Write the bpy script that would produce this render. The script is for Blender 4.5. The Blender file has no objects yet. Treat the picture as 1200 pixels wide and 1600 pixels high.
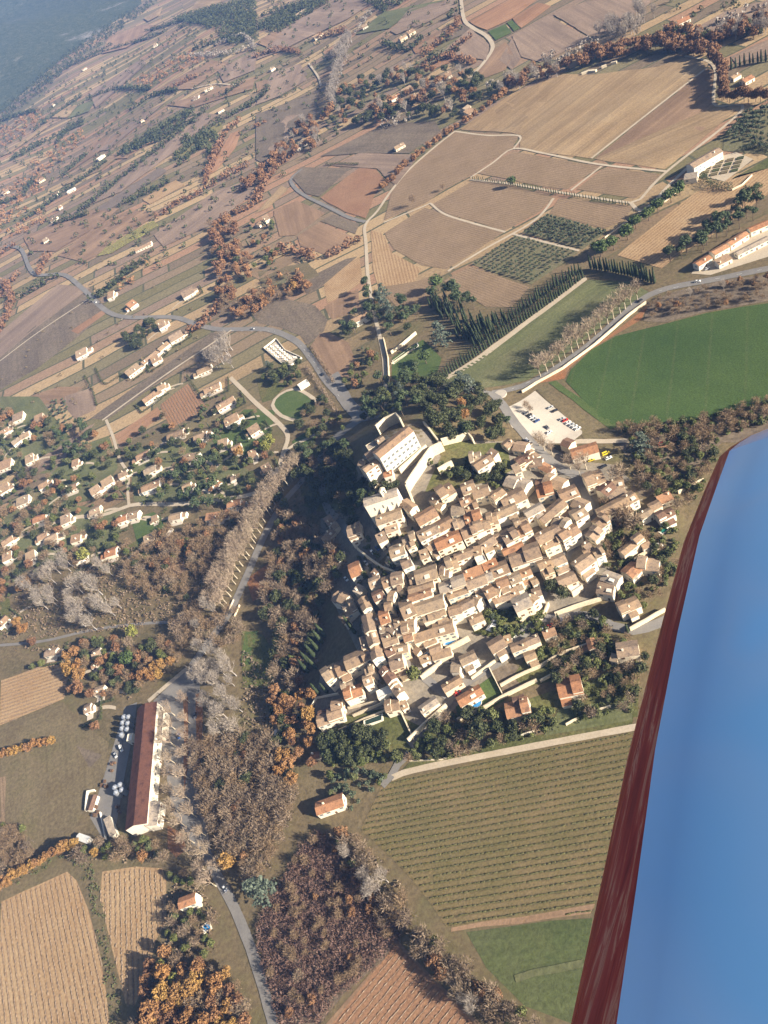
import bpy, bmesh, math, random, bisect
import numpy as np
from mathutils import Vector, Matrix, noise as mnoise
R = math.radians
rnd = random.Random(7)
HAZE, WINGC, SUN_EL, SUN_AZ, SUN_E, SKY, EXPO = 5.8e-5, (0.20, 0.53, 0.95), 24.0, 138.0, 5.0, 0.042, 1.46
HAZEC = (0.21, 0.42, 1.0, 1)
C = bpy.context.scene.collection
H = 350.0          # camera height above the plain
F = 1200.0         # focal length in photograph pixels
# ------------------------------------------------------------------ camera geometry
_d = Vector((1250 - 600, 1950 - 800, F)).normalized()
UP = -_d
FW = (Vector((0, 0, 1)) - UP * UP.z).normalized()
RT = FW.cross(UP)
def cam2world(v):
    v = Vector(v); return Vector((v.dot(RT), v.dot(FW), v.dot(UP) + H))
def ray(x, y):
    v = Vector((x - 600, y - 800, F)); return Vector((v.dot(RT), v.dot(FW), v.dot(UP)))
def at_z(x, y, z=0.0):
    w = ray(x, y); t = (z - H) / w.z
    return Vector((w.x * t, w.y * t, z))
# ------------------------------------------------------------------ terrain heights
HILL = """610 700 40;640 680 40;580 722 39;650 718 36;690 690 33;612 790 33;650 790 31;720 655 27;700 622 17;645 620 13;600 640 12;545 640 4;
540 700 12;505 720 4;520 780 10;560 760 27;470 760 1;490 850 3;530 830 14;560 880 17;530 930 12;500 980 3;470 1050 0;600 830 29;700 770 31;
760 730 27;820 720 19;860 700 12;850 650 8;800 620 6;920 700 10;980 700 8;680 850 26;750 800 26;830 770 20;900 770 14;960 770 11;1040 790 8;
620 920 24;700 900 22;780 870 20;860 830 16;920 850 12;1000 850 8;600 1000 17;680 970 18;760 930 17;830 900 14;900 920 9;970 930 6;1030 970 4;
530 1060 9;600 1060 12;660 1050 11;720 1000 12;800 980 11;880 970 7;560 1110 5;640 1110 6;720 1080 6;800 1060 6;880 1060 4;960 1060 2;
520 1180 0;640 1190 0;780 1160 0;900 1130 0;990 1110 0;1060 1000 1;400 700 0;440 640 0;420 900 -1;400 1050 -1;440 1180 -1;560 560 2;640 540 2;
700 560 3;760 570 3;900 560 3;1000 600 2;1100 650 2;950 680 6;1100 760 4;1100 900 2;1080 1080 0;300 900 0;300 700 0;350 1150 0;500 1300 0;700 1300 0;
900 1250 0;1050 1200 0;450 500 0;600 450 0;800 450 0;1000 450 0;1150 550 0;380 560 0;700 1450 0;1200 800 2;1200 1000 0"""
_pts = []
for s in HILL.replace('\n', '').split(';'):
    a, b, z = map(float, s.split()); p = at_z(a, b, z); _pts.append((p.x, p.y, z))
_pts = np.array(_pts); _S = 100.0
def _ker(a, b):
    d = np.sqrt(((a[:, None, :] - b[None, :, :]) ** 2).sum(-1)) / _S + 1e-9
    return d * d * np.log(d)
_XY = _pts[:, :2]; _n = len(_XY)
_K = _ker(_XY, _XY) + np.eye(_n) * 0.004
_Pm = np.hstack([np.ones((_n, 1)), _XY / _S])
_A = np.zeros((_n + 3, _n + 3)); _A[:_n, :_n] = _K; _A[:_n, _n:] = _Pm; _A[_n:, :_n] = _Pm.T
_sol = np.linalg.solve(_A, np.concatenate([_pts[:, 2], np.zeros(3)]))
def _axis(segs):
    out = []
    for a, b, st in segs:
        n = max(1, round((b - a) / st)); out += [a + (b - a) * i / n for i in range(n)]
    return out + [segs[-1][1]]
GX = _axis([(-7000, -2000, 500), (-2000, -600, 140), (-600, -160, 40), (-160, 330, 5), (330, 800, 40), (800, 2500, 140), (2500, 7000, 500)])
GY = _axis([(-1500, -100, 200), (-100, 130, 30), (130, 560, 5), (560, 1000, 40), (1000, 3200, 110), (3200, 8000, 600)])
_gx, _gy = np.meshgrid(GX, GY, indexing='ij')
_q = np.stack([_gx.ravel(), _gy.ravel()], 1)
_z = np.concatenate([_ker(_q[i:i + 4000], _XY) @ _sol[:_n] for i in range(0, len(_q), 4000)])
_z = _z + _sol[_n] + (_q / _S) @ _sol[_n + 1:]
_c = at_z(700, 860, 15)
_r = np.sqrt((_q[:, 0] - _c.x) ** 2 + (_q[:, 1] - _c.y) ** 2)
_m = np.clip((225 - _r) / 75, 0, 1); _m = _m * _m * (3 - 2 * _m)
_z = np.clip(_z, -1.5, 44) * _m
_z = np.sign(_z) * np.maximum(np.abs(_z) - 0.35, 0)
_far = np.clip((np.hypot(_q[:, 0], _q[:, 1]) - 800) / 900, 0, 1)
_z += _far * (7 * np.sin(_q[:, 0] / 170 + _q[:, 1] / 330) + 5 * np.sin(_q[:, 0] / 95 - _q[:, 1] / 260 + 1.3))
GZ = _z.reshape(len(GX), len(GY)).tolist()
def hgt(x, y):
    i = min(max(bisect.bisect_right(GX, x) - 1, 0), len(GX) - 2); j = min(max(bisect.bisect_right(GY, y) - 1, 0), len(GY) - 2)
    u = (x - GX[i]) / (GX[i + 1] - GX[i]); v = (y - GY[j]) / (GY[j + 1] - GY[j])
    u = min(max(u, 0), 1); v = min(max(v, 0), 1)
    return (GZ[i][j] * (1 - u) + GZ[i + 1][j] * u) * (1 - v) + (GZ[i][j + 1] * (1 - u) + GZ[i + 1][j + 1] * u) * v
def P(x, y, h=0.0):
    """the point of the ground (or h metres above it) that stands at this place of the photograph"""
    z = h + 8; p = at_z(x, y, z)
    for _ in range(14):
        z = z * 0.45 + (hgt(p.x, p.y) + h) * 0.55; p = at_z(x, y, z)
    return Vector((p.x, p.y, hgt(p.x, p.y)))
# ------------------------------------------------------------------ object helpers
def tag(o, label=None, cat=None, group=None, kind=None):
    if label: o['label'] = label
    if cat: o['category'] = cat
    if group: o['group'] = group
    if kind: o['kind'] = kind
    return o
class MB:
    def __init__(s): s.v = []; s.f = []; s.uv = None
    def add(s, vs, fs):
        n = len(s.v); s.v += [tuple(v) for v in vs]; s.f += [tuple(i + n for i in f) for f in fs]
    def box(s, x0, x1, y0, y1, z0, z1):
        s.add([(x0, y0, z0), (x1, y0, z0), (x1, y1, z0), (x0, y1, z0), (x0, y0, z1), (x1, y0, z1), (x1, y1, z1), (x0, y1, z1)],
              [(0, 3, 2, 1), (4, 5, 6, 7), (0, 1, 5, 4), (1, 2, 6, 5), (2, 3, 7, 6), (3, 0, 4, 7)])
    def tube(s, a, b, r0, r1, n=5, cap=False):
        a = Vector(a); b = Vector(b); d = (b - a)
        if d.length < 1e-6: return
        d.normalize(); u = d.orthogonal().normalized(); w = d.cross(u)
        vs = [a + (u * math.cos(6.2832 * i / n) + w * math.sin(6.2832 * i / n)) * r0 for i in range(n)]
        vs += [b + (u * math.cos(6.2832 * i / n) + w * math.sin(6.2832 * i / n)) * r1 for i in range(n)]
        fs = [(i, (i + 1) % n, n + (i + 1) % n, n + i) for i in range(n)]
        if cap: fs += [tuple(range(n, 2 * n)), tuple(range(n - 1, -1, -1))]
        s.add(vs, fs)
    def mesh(s, name, mats, idx=None, smooth=False):
        me = bpy.data.meshes.new(name); me.from_pydata(s.v, [], s.f)
        for m in (mats if isinstance(mats, (list, tuple)) else [mats]): me.materials.append(m)
        if idx: me.polygons.foreach_set('material_index', idx)
        if smooth: me.polygons.foreach_set('use_smooth', [True] * len(s.f))
        me.update(); return me
    def build(s, name, mats, parent=None, idx=None, smooth=False):
        return link(name, s.mesh(name, mats, idx, smooth), parent)
def link(name, me, parent=None):
    o = bpy.data.objects.new(name, me); C.objects.link(o)
    if parent: o.parent = parent
    return o
def empty(name, loc, rz=0.0):
    o = bpy.data.objects.new(name, None); C.objects.link(o); o.location = loc; o.rotation_euler.z = rz; o.empty_display_size = 0.5
    return o
# ------------------------------------------------------------------ materials
class NT:
    def __init__(s, name):
        s.m = bpy.data.materials.new(name); s.m.use_nodes = True; s.t = s.m.node_tree; s.b = s.t.nodes['Principled BSDF']
        s.b.inputs['Roughness'].default_value = 0.9; s.b.inputs['Specular IOR Level'].default_value = 0.15
    def n(s, typ, **kw):
        x = s.t.nodes.new(typ)
        for k, v in kw.items():
            if k.startswith('i_'):
                k2 = k[2:].replace('_', ' ')
                x.inputs[int(k2) if k2.isdigit() else k2].default_value = v
            else: setattr(x, k, v)
        return x
    def l(s, a, b): s.t.links.new(a, b)
    def ramp(s, fac, stops):
        r = s.n('ShaderNodeValToRGB'); e = r.color_ramp.elements
        while len(e) < len(stops): e.new(0.5)
        while len(e) > len(stops): e.remove(e[-1])
        for q, (p, c) in zip(e, stops): q.position = p; q.color = (*c, 1)
        s.l(fac, r.inputs[0]); return r.outputs[0]
    def noise(s, vec, scale, detail=4, rough=0.6, dist=0.0):
        x = s.n('ShaderNodeTexNoise', i_Scale=scale, i_Detail=detail, i_Roughness=rough, i_Distortion=dist)
        if vec: s.l(vec, x.inputs['Vector'])
        return x.outputs['Fac']
    def mix(s, a, b, fac, mode='MIX'):
        x = s.n('ShaderNodeMix', data_type='RGBA', blend_type=mode)
        for sock, v in ((x.inputs[0], fac), (x.inputs[6], a), (x.inputs[7], b)):
            if isinstance(v, (int, float)): sock.default_value = v
            elif isinstance(v, tuple): sock.default_value = (*v, 1)
            else: s.l(v, sock)
        return x.outputs[2]
    def math(s, op, a, b=0.0, c=0.0):
        x = s.n('ShaderNodeMath', operation=op)
        for i, v in enumerate((a, b, c)):
            if isinstance(v, (int, float)): x.inputs[i].default_value = v
            else: s.l(v, x.inputs[i])
        return x.outputs[0]
    def coord(s, which='Object'): return s.n('ShaderNodeTexCoord').outputs[which]
    def out(s, col, bump=None, dist=0.2, strength=0.6):
        s.l(col, s.b.inputs['Base Color'])
        if bump is not None:
            b = s.n('ShaderNodeBump', i_Distance=dist, i_Strength=strength); s.l(bump, b.inputs['Height']); s.l(b.outputs[0], s.b.inputs['Normal'])
        return s.m
def lerp(a, b, t): return tuple(x + (y - x) * t for x, y in zip(a, b))
def scl(a, k): return tuple(x * k for x in a)
def m_ground(name, c0, c1, c2, big=0.02, fine=0.7, rough=0.75, bump=0.5, speck=0.6, streak=0.0):
    """soil or grass: three colours mixed by broad patches, broken up by fine clods and tufts"""
    t = NT(name); v = t.coord()
    a = t.ramp(t.noise(v, big, 8, 0.68), [(0.3, c0), (0.5, c1), (0.7, c2)])
    f = t.noise(v, fine, 6, rough)
    k = t.ramp(f, [(0.3, (1 - speck,) * 3), (0.72, (1 + speck * 0.6,) * 3)])
    if streak:      # the drill and the plough leave long stripes; u is across them
        mp = t.n('ShaderNodeVectorMath', operation='MULTIPLY'); mp.inputs[1].default_value = (.30, .006, 1); t.l(t.coord('UV'), mp.inputs[0])
        a = t.mix(a, t.ramp(t.noise(mp.outputs[0], 1.0, 5, .7), [(.3, (1 - streak,) * 3), (.7, (1 + streak,) * 3)]), 1.0, 'MULTIPLY')
        mp = t.n('ShaderNodeVectorMath', operation='MULTIPLY'); mp.inputs[1].default_value = (.04, .003, 1); t.l(t.coord('UV'), mp.inputs[0])
        a = t.mix(a, t.ramp(t.noise(mp.outputs[0], 1.0, 3, .6), [(.35, (1 - streak, 1 - streak, 1 - streak * .9)), (.65, (1 + streak, 1 + streak * .95, 1 + streak * .8))]), 1.0, 'MULTIPLY')
    return t.out(t.mix(a, k, 1.0, 'MULTIPLY'), f, bump)
def m_rows(name, soil, soil2, row, spacing, width=0.35, streak=1.0, big=0.03, wob=0.4):
    """soil with planted rows; the UV runs in metres across (u) and along (v) the rows"""
    t = NT(name); uv = t.coord('UV'); v = t.coord()
    base = t.ramp(t.noise(v, big, 8, 0.65), [(0.32, soil), (0.68, soil2)])
    f = t.noise(v, 0.9, 5, 0.75)
    sx = t.n('ShaderNodeSeparateXYZ'); t.l(uv, sx.inputs[0])
    ph = t.math('ADD', t.math('DIVIDE', sx.outputs[0], spacing), t.math('MULTIPLY', t.math('SUBTRACT', t.noise(v, 0.25, 2), 0.5), wob))
    tri = t.math('PINGPONG', ph, 0.5)                        # 0 on the row, 0.5 between rows
    line = t.n('ShaderNodeMapRange', i_1=width * 0.35, i_2=width * 0.85, i_3=1.0, i_4=0.0); t.l(tri, line.inputs[0])
    brk = t.n('ShaderNodeMapRange', i_1=0.34, i_2=0.58, i_3=0.15, i_4=1.0); t.l(t.noise(v, 0.5, 4, 0.7), brk.inputs[0])
    pat = t.n('ShaderNodeMapRange', i_1=0.3, i_2=0.55, i_3=0.35, i_4=1.0); t.l(t.noise(v, 0.035, 5, 0.65), pat.inputs[0])
    fac = t.math('MULTIPLY', t.math('MULTIPLY', t.math('MULTIPLY', line.outputs[0], brk.outputs[0]), pat.outputs[0]), streak)
    k = t.ramp(f, [(0.3, (0.62,) * 3), (0.72, (1.3,) * 3)])
    return t.out(t.mix(t.mix(base, row, fac), k, 1.0, 'MULTIPLY'), f, 0.4)
def m_leaf(name, cols, var=0.35):
    t = NT(name); oi = t.n('ShaderNodeObjectInfo'); n = len(cols)
    c = t.ramp(oi.outputs['Random'], [(i / max(1, n - 1), q) for i, q in enumerate(cols)])
    f = t.noise(t.coord(), 0.9, 4, 0.7)
    k = t.ramp(f, [(0.3, (1 - var,) * 3), (0.7, (1 + var,) * 3)])
    t.b.inputs['Specular IOR Level'].default_value = 0.25; t.b.inputs['Roughness'].default_value = 0.65
    return t.out(t.mix(c, k, 1.0, 'MULTIPLY'))
def m_roof(name, cols, tile=0.9, dirt=0.35):
    """canal-tile roof: courses down the slope, lichen and mixed clay tones; tint differs from house to house"""
    t = NT(name); v = t.coord(); oi = t.n('ShaderNodeObjectInfo'); n = len(cols)
    c = t.ramp(oi.outputs['Random'], [(i / max(1, n - 1), q) for i, q in enumerate(cols)])
    off = t.n('ShaderNodeVectorMath', operation='ADD'); t.l(v, off.inputs[0])
    sc = t.math('MULTIPLY', oi.outputs['Random'], 97.0); cb = t.n('ShaderNodeCombineXYZ'); t.l(sc, cb.inputs[0]); t.l(sc, cb.inputs[1]); t.l(cb.outputs[0], off.inputs[1])
    vv = off.outputs[0]
    w = t.n('ShaderNodeTexWave', wave_type='BANDS', bands_direction='X', i_Scale=tile, i_Distortion=0.6, i_Detail=1.0); t.l(v, w.inputs['Vector'])
    f = t.noise(vv, 1.6, 6, 0.8); g = t.noise(vv, 0.34, 6, 0.75)
    k = t.ramp(f, [(0.28, (0.6, 0.6, 0.62)), (0.72, (1.28, 1.26, 1.22))])
    k2 = t.ramp(g, [(0.36, (1 - dirt * 1.3, 1 - dirt * 1.25, 1 - dirt)), (0.46, (0.95, 0.94, 0.94)), (0.6, (1.14, 1.1, 1.04))])
    k3 = t.ramp(w.outputs['Fac'], [(0.0, (0.8,) * 3), (1.0, (1.08,) * 3)])
    c = t.mix(t.mix(t.mix(c, k, 1.0, 'MULTIPLY'), k2, 1.0, 'MULTIPLY'), k3, 1.0, 'MULTIPLY')
    return t.out(c, w.outputs['Fac'], 0.08)
def m_wall(name, cols, dirt=0.25):
    t = NT(name); v = t.coord(); oi = t.n('ShaderNodeObjectInfo'); n = len(cols)
    c = t.ramp(oi.outputs['Random'], [(i / max(1, n - 1), q) for i, q in enumerate(cols)])
    f = t.noise(v, 1.2, 6, 0.75); k = t.ramp(f, [(0.3, (1 - dirt, 1 - dirt, 1 - dirt * 1.1)), (0.65, (1.05,) * 3)])
    return t.out(t.mix(c, k, 1.0, 'MULTIPLY'), f, 0.06)
def m_plain(name, col, rough=0.6, spec=0.3, var=0.15, scale=1.0):
    t = NT(name); t.b.inputs['Roughness'].default_value = rough; t.b.inputs['Specular IOR Level'].default_value = spec
    f = t.noise(t.coord(), scale, 4, 0.6); k = t.ramp(f, [(0.3, (1 - var,) * 3), (0.7, (1 + var * 0.5,) * 3)])
    return t.out(t.mix(col, k, 1.0, 'MULTIPLY'))
M = {}
M['scrub'] = m_ground('dry_scrub', (0.10, 0.082, 0.042), (0.15, 0.115, 0.065), (0.11, 0.10, 0.045), 0.025, 0.5)
M['grass'] = m_ground('winter_grass', (0.075, 0.09, 0.028), (0.115, 0.115, 0.042), (0.16, 0.125, 0.06), 0.03, 0.6)
M['sward'] = m_ground('coarse_sward', (0.06, 0.085, 0.03), (0.085, 0.10, 0.038), (0.10, 0.11, 0.05), 0.03, 0.5, speck=0.4, streak=.1)
M['lawn'] = m_ground('lawn', (0.055, 0.088, 0.026), (0.075, 0.108, 0.032), (0.105, 0.125, 0.045), 0.05, 0.8, speck=0.3)
M['crop'] = m_ground('green_crop', (0.038, 0.072, 0.020), (0.046, 0.085, 0.023), (0.058, 0.096, 0.028), 0.025, 0.45, speck=0.35, bump=0.35, streak=0.08)
M['meadow'] = m_ground('meadow', (0.09, 0.105, 0.045), (0.125, 0.13, 0.06), (0.15, 0.14, 0.075), 0.02, 0.5, speck=0.35, streak=0.16)
M['dull'] = m_ground('dull_grass', (0.125, 0.095, 0.052), (0.165, 0.13, 0.074), (0.12, 0.105, 0.05), 0.03, 0.5, speck=0.45, streak=0.1)
M['tan'] = m_ground('dry_tan_field', (0.23, 0.155, 0.085), (0.28, 0.197, 0.112), (0.32, 0.235, 0.14), 0.013, 0.5, speck=0.3, streak=0.2)
M['brown'] = m_ground('ploughed_soil', (0.198, 0.127, 0.078), (0.239, 0.156, 0.098), (0.281, 0.187, 0.12), 0.015, 0.55, speck=0.28, streak=0.18)
M['red'] = m_ground('reddish_soil', (0.242, 0.131, 0.074), (0.284, 0.163, 0.095), (0.315, 0.189, 0.116), 0.02, 0.6, speck=0.28, streak=0.16)
M['mauve'] = m_ground('bare_mauve_soil', (0.196, 0.143, 0.106), (0.235, 0.17, 0.125), (0.269, 0.199, 0.146), 0.016, 0.5, speck=0.35, streak=0.18)
M['dark'] = m_ground('dark_fallow', (0.124, 0.097, 0.07), (0.162, 0.127, 0.092), (0.184, 0.146, 0.103), 0.03, 0.4, speck=0.5, streak=0.12)
M['litter'] = m_ground('leaf_litter', (0.30, 0.125, 0.05), (0.26, 0.13, 0.065), (0.20, 0.12, 0.07), 0.08, 0.9, speck=0.4)
M['track'] = m_ground('gravel_track', (0.38, 0.31, 0.22), (0.43, 0.36, 0.27), (0.47, 0.40, 0.30), 0.06, 1.0, speck=0.22, bump=0.1)
M['asphalt'] = m_ground('grey_asphalt', (0.155, 0.145, 0.135), (0.19, 0.178, 0.165), (0.22, 0.205, 0.185), 0.06, 1.2, speck=0.18, bump=0.05)
M['gravel'] = m_ground('car_park_gravel', (0.40, 0.35, 0.29), (0.46, 0.41, 0.34), (0.50, 0.44, 0.37), 0.07, 1.0, speck=0.16, bump=0.05)
M['paving'] = m_ground('village_paving', (0.15, 0.135, 0.11), (0.21, 0.18, 0.14), (0.29, 0.245, 0.185), 0.09, 0.8, speck=0.35, bump=0.2)
M['mtn'] = None
M['crop'] = m_rows('green_crop_with_tramlines', (0.036, 0.068, 0.018), (0.062, 0.098, 0.027), (0.10, 0.11, 0.045), 22.0, 0.06, 0.35, 0.014, 0.05)
M['v_tan'] = m_rows('vines_in_straw', (0.31, 0.20, 0.105), (0.40, 0.285, 0.165), (0.20, 0.115, 0.06), 3.0, 0.4, 0.8)
M['v_brown'] = m_rows('vines_in_brown_soil', (0.215, 0.15, 0.09), (0.27, 0.19, 0.12), (0.12, 0.085, 0.055), 2.6, 0.34, 0.75)
M['v_green'] = m_rows('vines_in_grass', (0.13, 0.11, 0.045), (0.20, 0.145, 0.075), (0.06, 0.052, 0.028), 3.0, 0.36, 0.85)
M['v_red'] = m_rows('vines_in_red_soil', (0.26, 0.14, 0.08), (0.30, 0.175, 0.10), (0.13, 0.075, 0.05), 2.7, 0.36, 0.8)
M['v_yel'] = m_rows('yellow_orchard_rows', (0.20, 0.165, 0.075), (0.22, 0.175, 0.09), (0.13, 0.13, 0.03), 5.0, 0.5, 0.9)
M['v_mauve'] = m_rows('bare_rows', (0.17, 0.13, 0.10), (0.20, 0.155, 0.12), (0.09, 0.075, 0.06), 3.2, 0.36, 0.8)
M['olv'] = m_rows('orchard_ground', (0.14, 0.135, 0.07), (0.175, 0.15, 0.09), (0.10, 0.09, 0.05), 6.0, 0.4, 0.5)
# plants
M['bark'] = m_plain('brown_bark', (0.13, 0.095, 0.07), 0.9, 0.1)
M['bark_pale'] = m_plain('pale_plane_bark', (0.42, 0.36, 0.27), 0.9, 0.1)
M['bark_white'] = m_plain('whitish_poplar_bark', (0.32, 0.29, 0.27), 0.9, 0.1)
M['l_oak'] = m_leaf('russet_leaves', [(0.20, 0.105, 0.05), (0.16, 0.085, 0.045), (0.24, 0.13, 0.06)])
M['l_gold'] = m_leaf('orange_leaves', [(0.26, 0.135, 0.045), (0.21, 0.11, 0.045), (0.29, 0.175, 0.05), (0.23, 0.12, 0.055)])
M['l_brown'] = m_leaf('brown_twigs', [(0.185, 0.14, 0.095), (0.21, 0.155, 0.105), (0.155, 0.115, 0.08), (0.205, 0.14, 0.08)])
M['l_holm'] = m_leaf('evergreen_leaves', [(0.042, 0.05, 0.02), (0.058, 0.066, 0.026), (0.047, 0.057, 0.02)])
M['l_green'] = m_leaf('green_leaves', [(0.075, 0.09, 0.026), (0.105, 0.115, 0.034), (0.085, 0.095, 0.038)])
M['l_round'] = m_leaf('bright_pine_needles', [(0.06, 0.09, 0.025), (0.07, 0.10, 0.03)])
M['l_lime'] = m_leaf('yellow_green_leaves', [(0.17, 0.17, 0.04), (0.20, 0.20, 0.05)])
M['l_cyp'] = m_leaf('cypress_needles', [(0.032, 0.046, 0.02), (0.045, 0.06, 0.026)])
M['l_pine'] = m_leaf('pine_needles', [(0.05, 0.07, 0.03), (0.065, 0.085, 0.035)])
M['l_cedar'] = m_leaf('blue_cedar_needles', [(0.085, 0.105, 0.075), (0.10, 0.12, 0.09)])
M['l_olive'] = m_leaf('olive_leaves', [(0.085, 0.10, 0.06), (0.07, 0.09, 0.05)])
M['l_pop'] = m_leaf('pale_twigs', [(0.27, 0.235, 0.20), (0.235, 0.205, 0.175), (0.30, 0.255, 0.21)], 0.25)
M['l_plane'] = m_leaf('plane_twigs', [(0.30, 0.235, 0.165), (0.27, 0.205, 0.15)], 0.25)
M['l_vine'] = m_leaf('faded_vine_rows', [(0.085, 0.08, 0.03)], .45)
M['l_scrubby'] = m_leaf('olive_brown_scrub_leaves', [(0.10, 0.09, 0.045), (0.13, 0.10, 0.055)])
M['l_thick'] = m_leaf('thicket_twigs', [(0.145, 0.088, 0.068), (0.165, 0.10, 0.076)], 0.4)
# buildings
M['roof'] = m_roof('clay_tile_roof', [(0.26, 0.185, 0.125), (0.34, 0.25, 0.17), (0.29, 0.195, 0.125), (0.37, 0.28, 0.20), (0.25, 0.185, 0.135), (0.33, 0.235, 0.15), (0.30, 0.24, 0.175), (0.32, 0.195, 0.12)])
M['roof_o'] = m_roof('orange_tile_roof', [(0.36, 0.19, 0.105), (0.33, 0.165, 0.09), (0.38, 0.22, 0.13)])
M['roof_b'] = m_roof('dark_brown_tile_roof', [(0.20, 0.125, 0.09), (0.17, 0.105, 0.075)])
M['roof_g'] = m_roof('grey_lichened_roof', [(0.33, 0.28, 0.225), (0.36, 0.31, 0.255)])
M['roof_w'] = m_plain('pale_flat_roof', (0.62, 0.61, 0.58), 0.6, 0.3)
M['roof_red'] = m_roof('winery_red_roof', [(0.11, 0.052, 0.038)])
M['wall'] = m_wall('limestone_render', [(0.76, 0.66, 0.51), (0.80, 0.73, 0.60), (0.70, 0.59, 0.44), (0.82, 0.77, 0.67), (0.74, 0.65, 0.50), (0.66, 0.54, 0.39)])
M['wall_w'] = m_wall('cream_render', [(0.74, 0.68, 0.57), (0.72, 0.65, 0.52), (0.76, 0.71, 0.62)], 0.15)
M['stone'] = m_wall('rubble_stone', [(0.68, 0.59, 0.44), (0.62, 0.52, 0.38)], 0.35)
M['shutter'] = m_plain('shutter_paint', (0.16, 0.17, 0.17), 0.5)
M['shutter_b'] = m_plain('blue_grey_shutter_paint', (0.22, 0.28, 0.33), 0.5)
M['shutter_w'] = m_plain('brown_shutter_paint', (0.17, 0.10, 0.06), 0.5)
M['shutter_r'] = m_plain('red_shutter_paint', (0.36, 0.09, 0.04), 0.5)
M['wood'] = m_plain('brown_wood', (0.14, 0.085, 0.05), 0.6)
M['water'] = m_plain('pool_water', (0.03, 0.22, 0.50), 0.08, 0.5, 0.1)
M['water_g'] = m_plain('green_pool_water', (0.02, 0.20, 0.15), 0.08, 0.5, 0.1)
M['water_d'] = m_plain('pond_water', (0.03, 0.05, 0.035), 0.08, 0.5, 0.1)
M['steel'] = m_plain('brushed_steel', (0.55, 0.57, 0.60), 0.35, 0.5); M['steel'].node_tree.nodes['Principled BSDF'].inputs['Metallic'].default_value = 0.7
M['glass'] = m_plain('dark_car_glass', (0.02, 0.025, 0.03), 0.1, 0.5)
M['tyre'] = m_plain('tyre_rubber', (0.02, 0.02, 0.02), 0.8)
# ------------------------------------------------------------------ ground, fields, roads
def base_material():
    """the valley floor: scrub nearby; strip fields, long and narrow, out towards the mountains"""
    t = NT('valley_ground'); v = t.coord()
    a, b = at_z(150, 400), at_z(248, 348); ang = math.atan2(b.y - a.y, b.x - a.x)
    wob = t.n('ShaderNodeTexNoise', i_Scale=0.006, i_Detail=2.0); t.l(v, wob.inputs['Vector'])
    ws = t.n('ShaderNodeVectorMath', operation='SCALE', i_Scale=22.0); t.l(wob.outputs['Color'], ws.inputs[0])
    wa = t.n('ShaderNodeVectorMath', operation='ADD'); t.l(v, wa.inputs[0]); t.l(ws.outputs[0], wa.inputs[1])
    mp = t.n('ShaderNodeMapping'); mp.inputs['Rotation'].default_value = (0, 0, -ang); t.l(wa.outputs[0], mp.inputs[0])
    br = t.n('ShaderNodeTexBrick', offset=0.37, squash=0.6, squash_frequency=3)
    for k, q in (('Scale', 1.0), ('Mortar Size', 1.6), ('Mortar Smooth', 0.3), ('Bias', 0.0), ('Brick Width', 190.0), ('Row Height', 23.0)): br.inputs[k].default_value = q
    br.inputs['Color1'].default_value = (0, 0, 0, 1); br.inputs['Color2'].default_value = (1, 1, 1, 1); br.inputs['Mortar'].default_value = (0.5, 0.5, 0.5, 1)
    t.l(mp.outputs[0], br.inputs['Vector'])
    pal = [(0.255, 0.169, 0.108), (0.162, 0.122, 0.081), (0.313, 0.22, 0.124), (0.209, 0.153, 0.097), (0.29, 0.175, 0.108), (0.151, 0.13, 0.065), (0.348, 0.249, 0.14), (0.215, 0.153, 0.108), (0.174, 0.147, 0.081)]
    sep = t.n('ShaderNodeSeparateColor'); t.l(br.outputs['Color'], sep.inputs[0])
    r = t.n('ShaderNodeValToRGB'); r.color_ramp.interpolation = 'CONSTANT'; e = r.color_ramp.elements
    while len(e) < len(pal): e.new(0.5)
    for i, q in enumerate(pal): e[i].position = i / len(pal); e[i].color = (*q, 1)
    t.l(sep.outputs[0], r.inputs[0])
    strips = t.mix(r.outputs[0], (0.085, 0.085, 0.05), br.outputs['Fac'])
    scrub = t.ramp(t.noise(v, 0.025, 8, 0.68), [(0.3, (0.09, 0.078, 0.038)), (0.5, (0.145, 0.11, 0.062)), (0.7, (0.105, 0.098, 0.042))])
    ln = t.n('ShaderNodeVectorMath', operation='LENGTH'); t.l(v, ln.inputs[0])
    mr = t.n('ShaderNodeMapRange', i_1=560.0, i_2=680.0); t.l(ln.outputs['Value'], mr.inputs[0])
    f = t.noise(v, 0.4, 7, 0.75); k = t.ramp(f, [(0.3, (0.6,) * 3), (0.7, (1.35,) * 3)])
    return t.out(t.mix(t.mix(scrub, strips, mr.outputs[0]), k, 1.0, 'MULTIPLY'), f, 0.4)
def build_ground():
    nx, ny = len(GX), len(GY)
    vs = [(GX[i], GY[j], GZ[i][j]) for i in range(nx) for j in range(ny)]
    fs = [(i * ny + j, (i + 1) * ny + j, (i + 1) * ny + j + 1, i * ny + j + 1) for i in range(nx - 1) for j in range(ny - 1)]
    me = bpy.data.meshes.new('ground'); me.from_pydata(vs, [], fs); me.materials.append(base_material())
    me.polygons.foreach_set('use_smooth', [True] * len(fs)); me.update()
    tag(link('ground', me), 'wide valley floor with a village hill rising from it', 'ground', kind='structure')
_layer = [0]
def parse(s): 
    v = list(map(float, s.split())); return [(v[i], v[i + 1]) for i in range(0, len(v) - 1, 2)]
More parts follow.
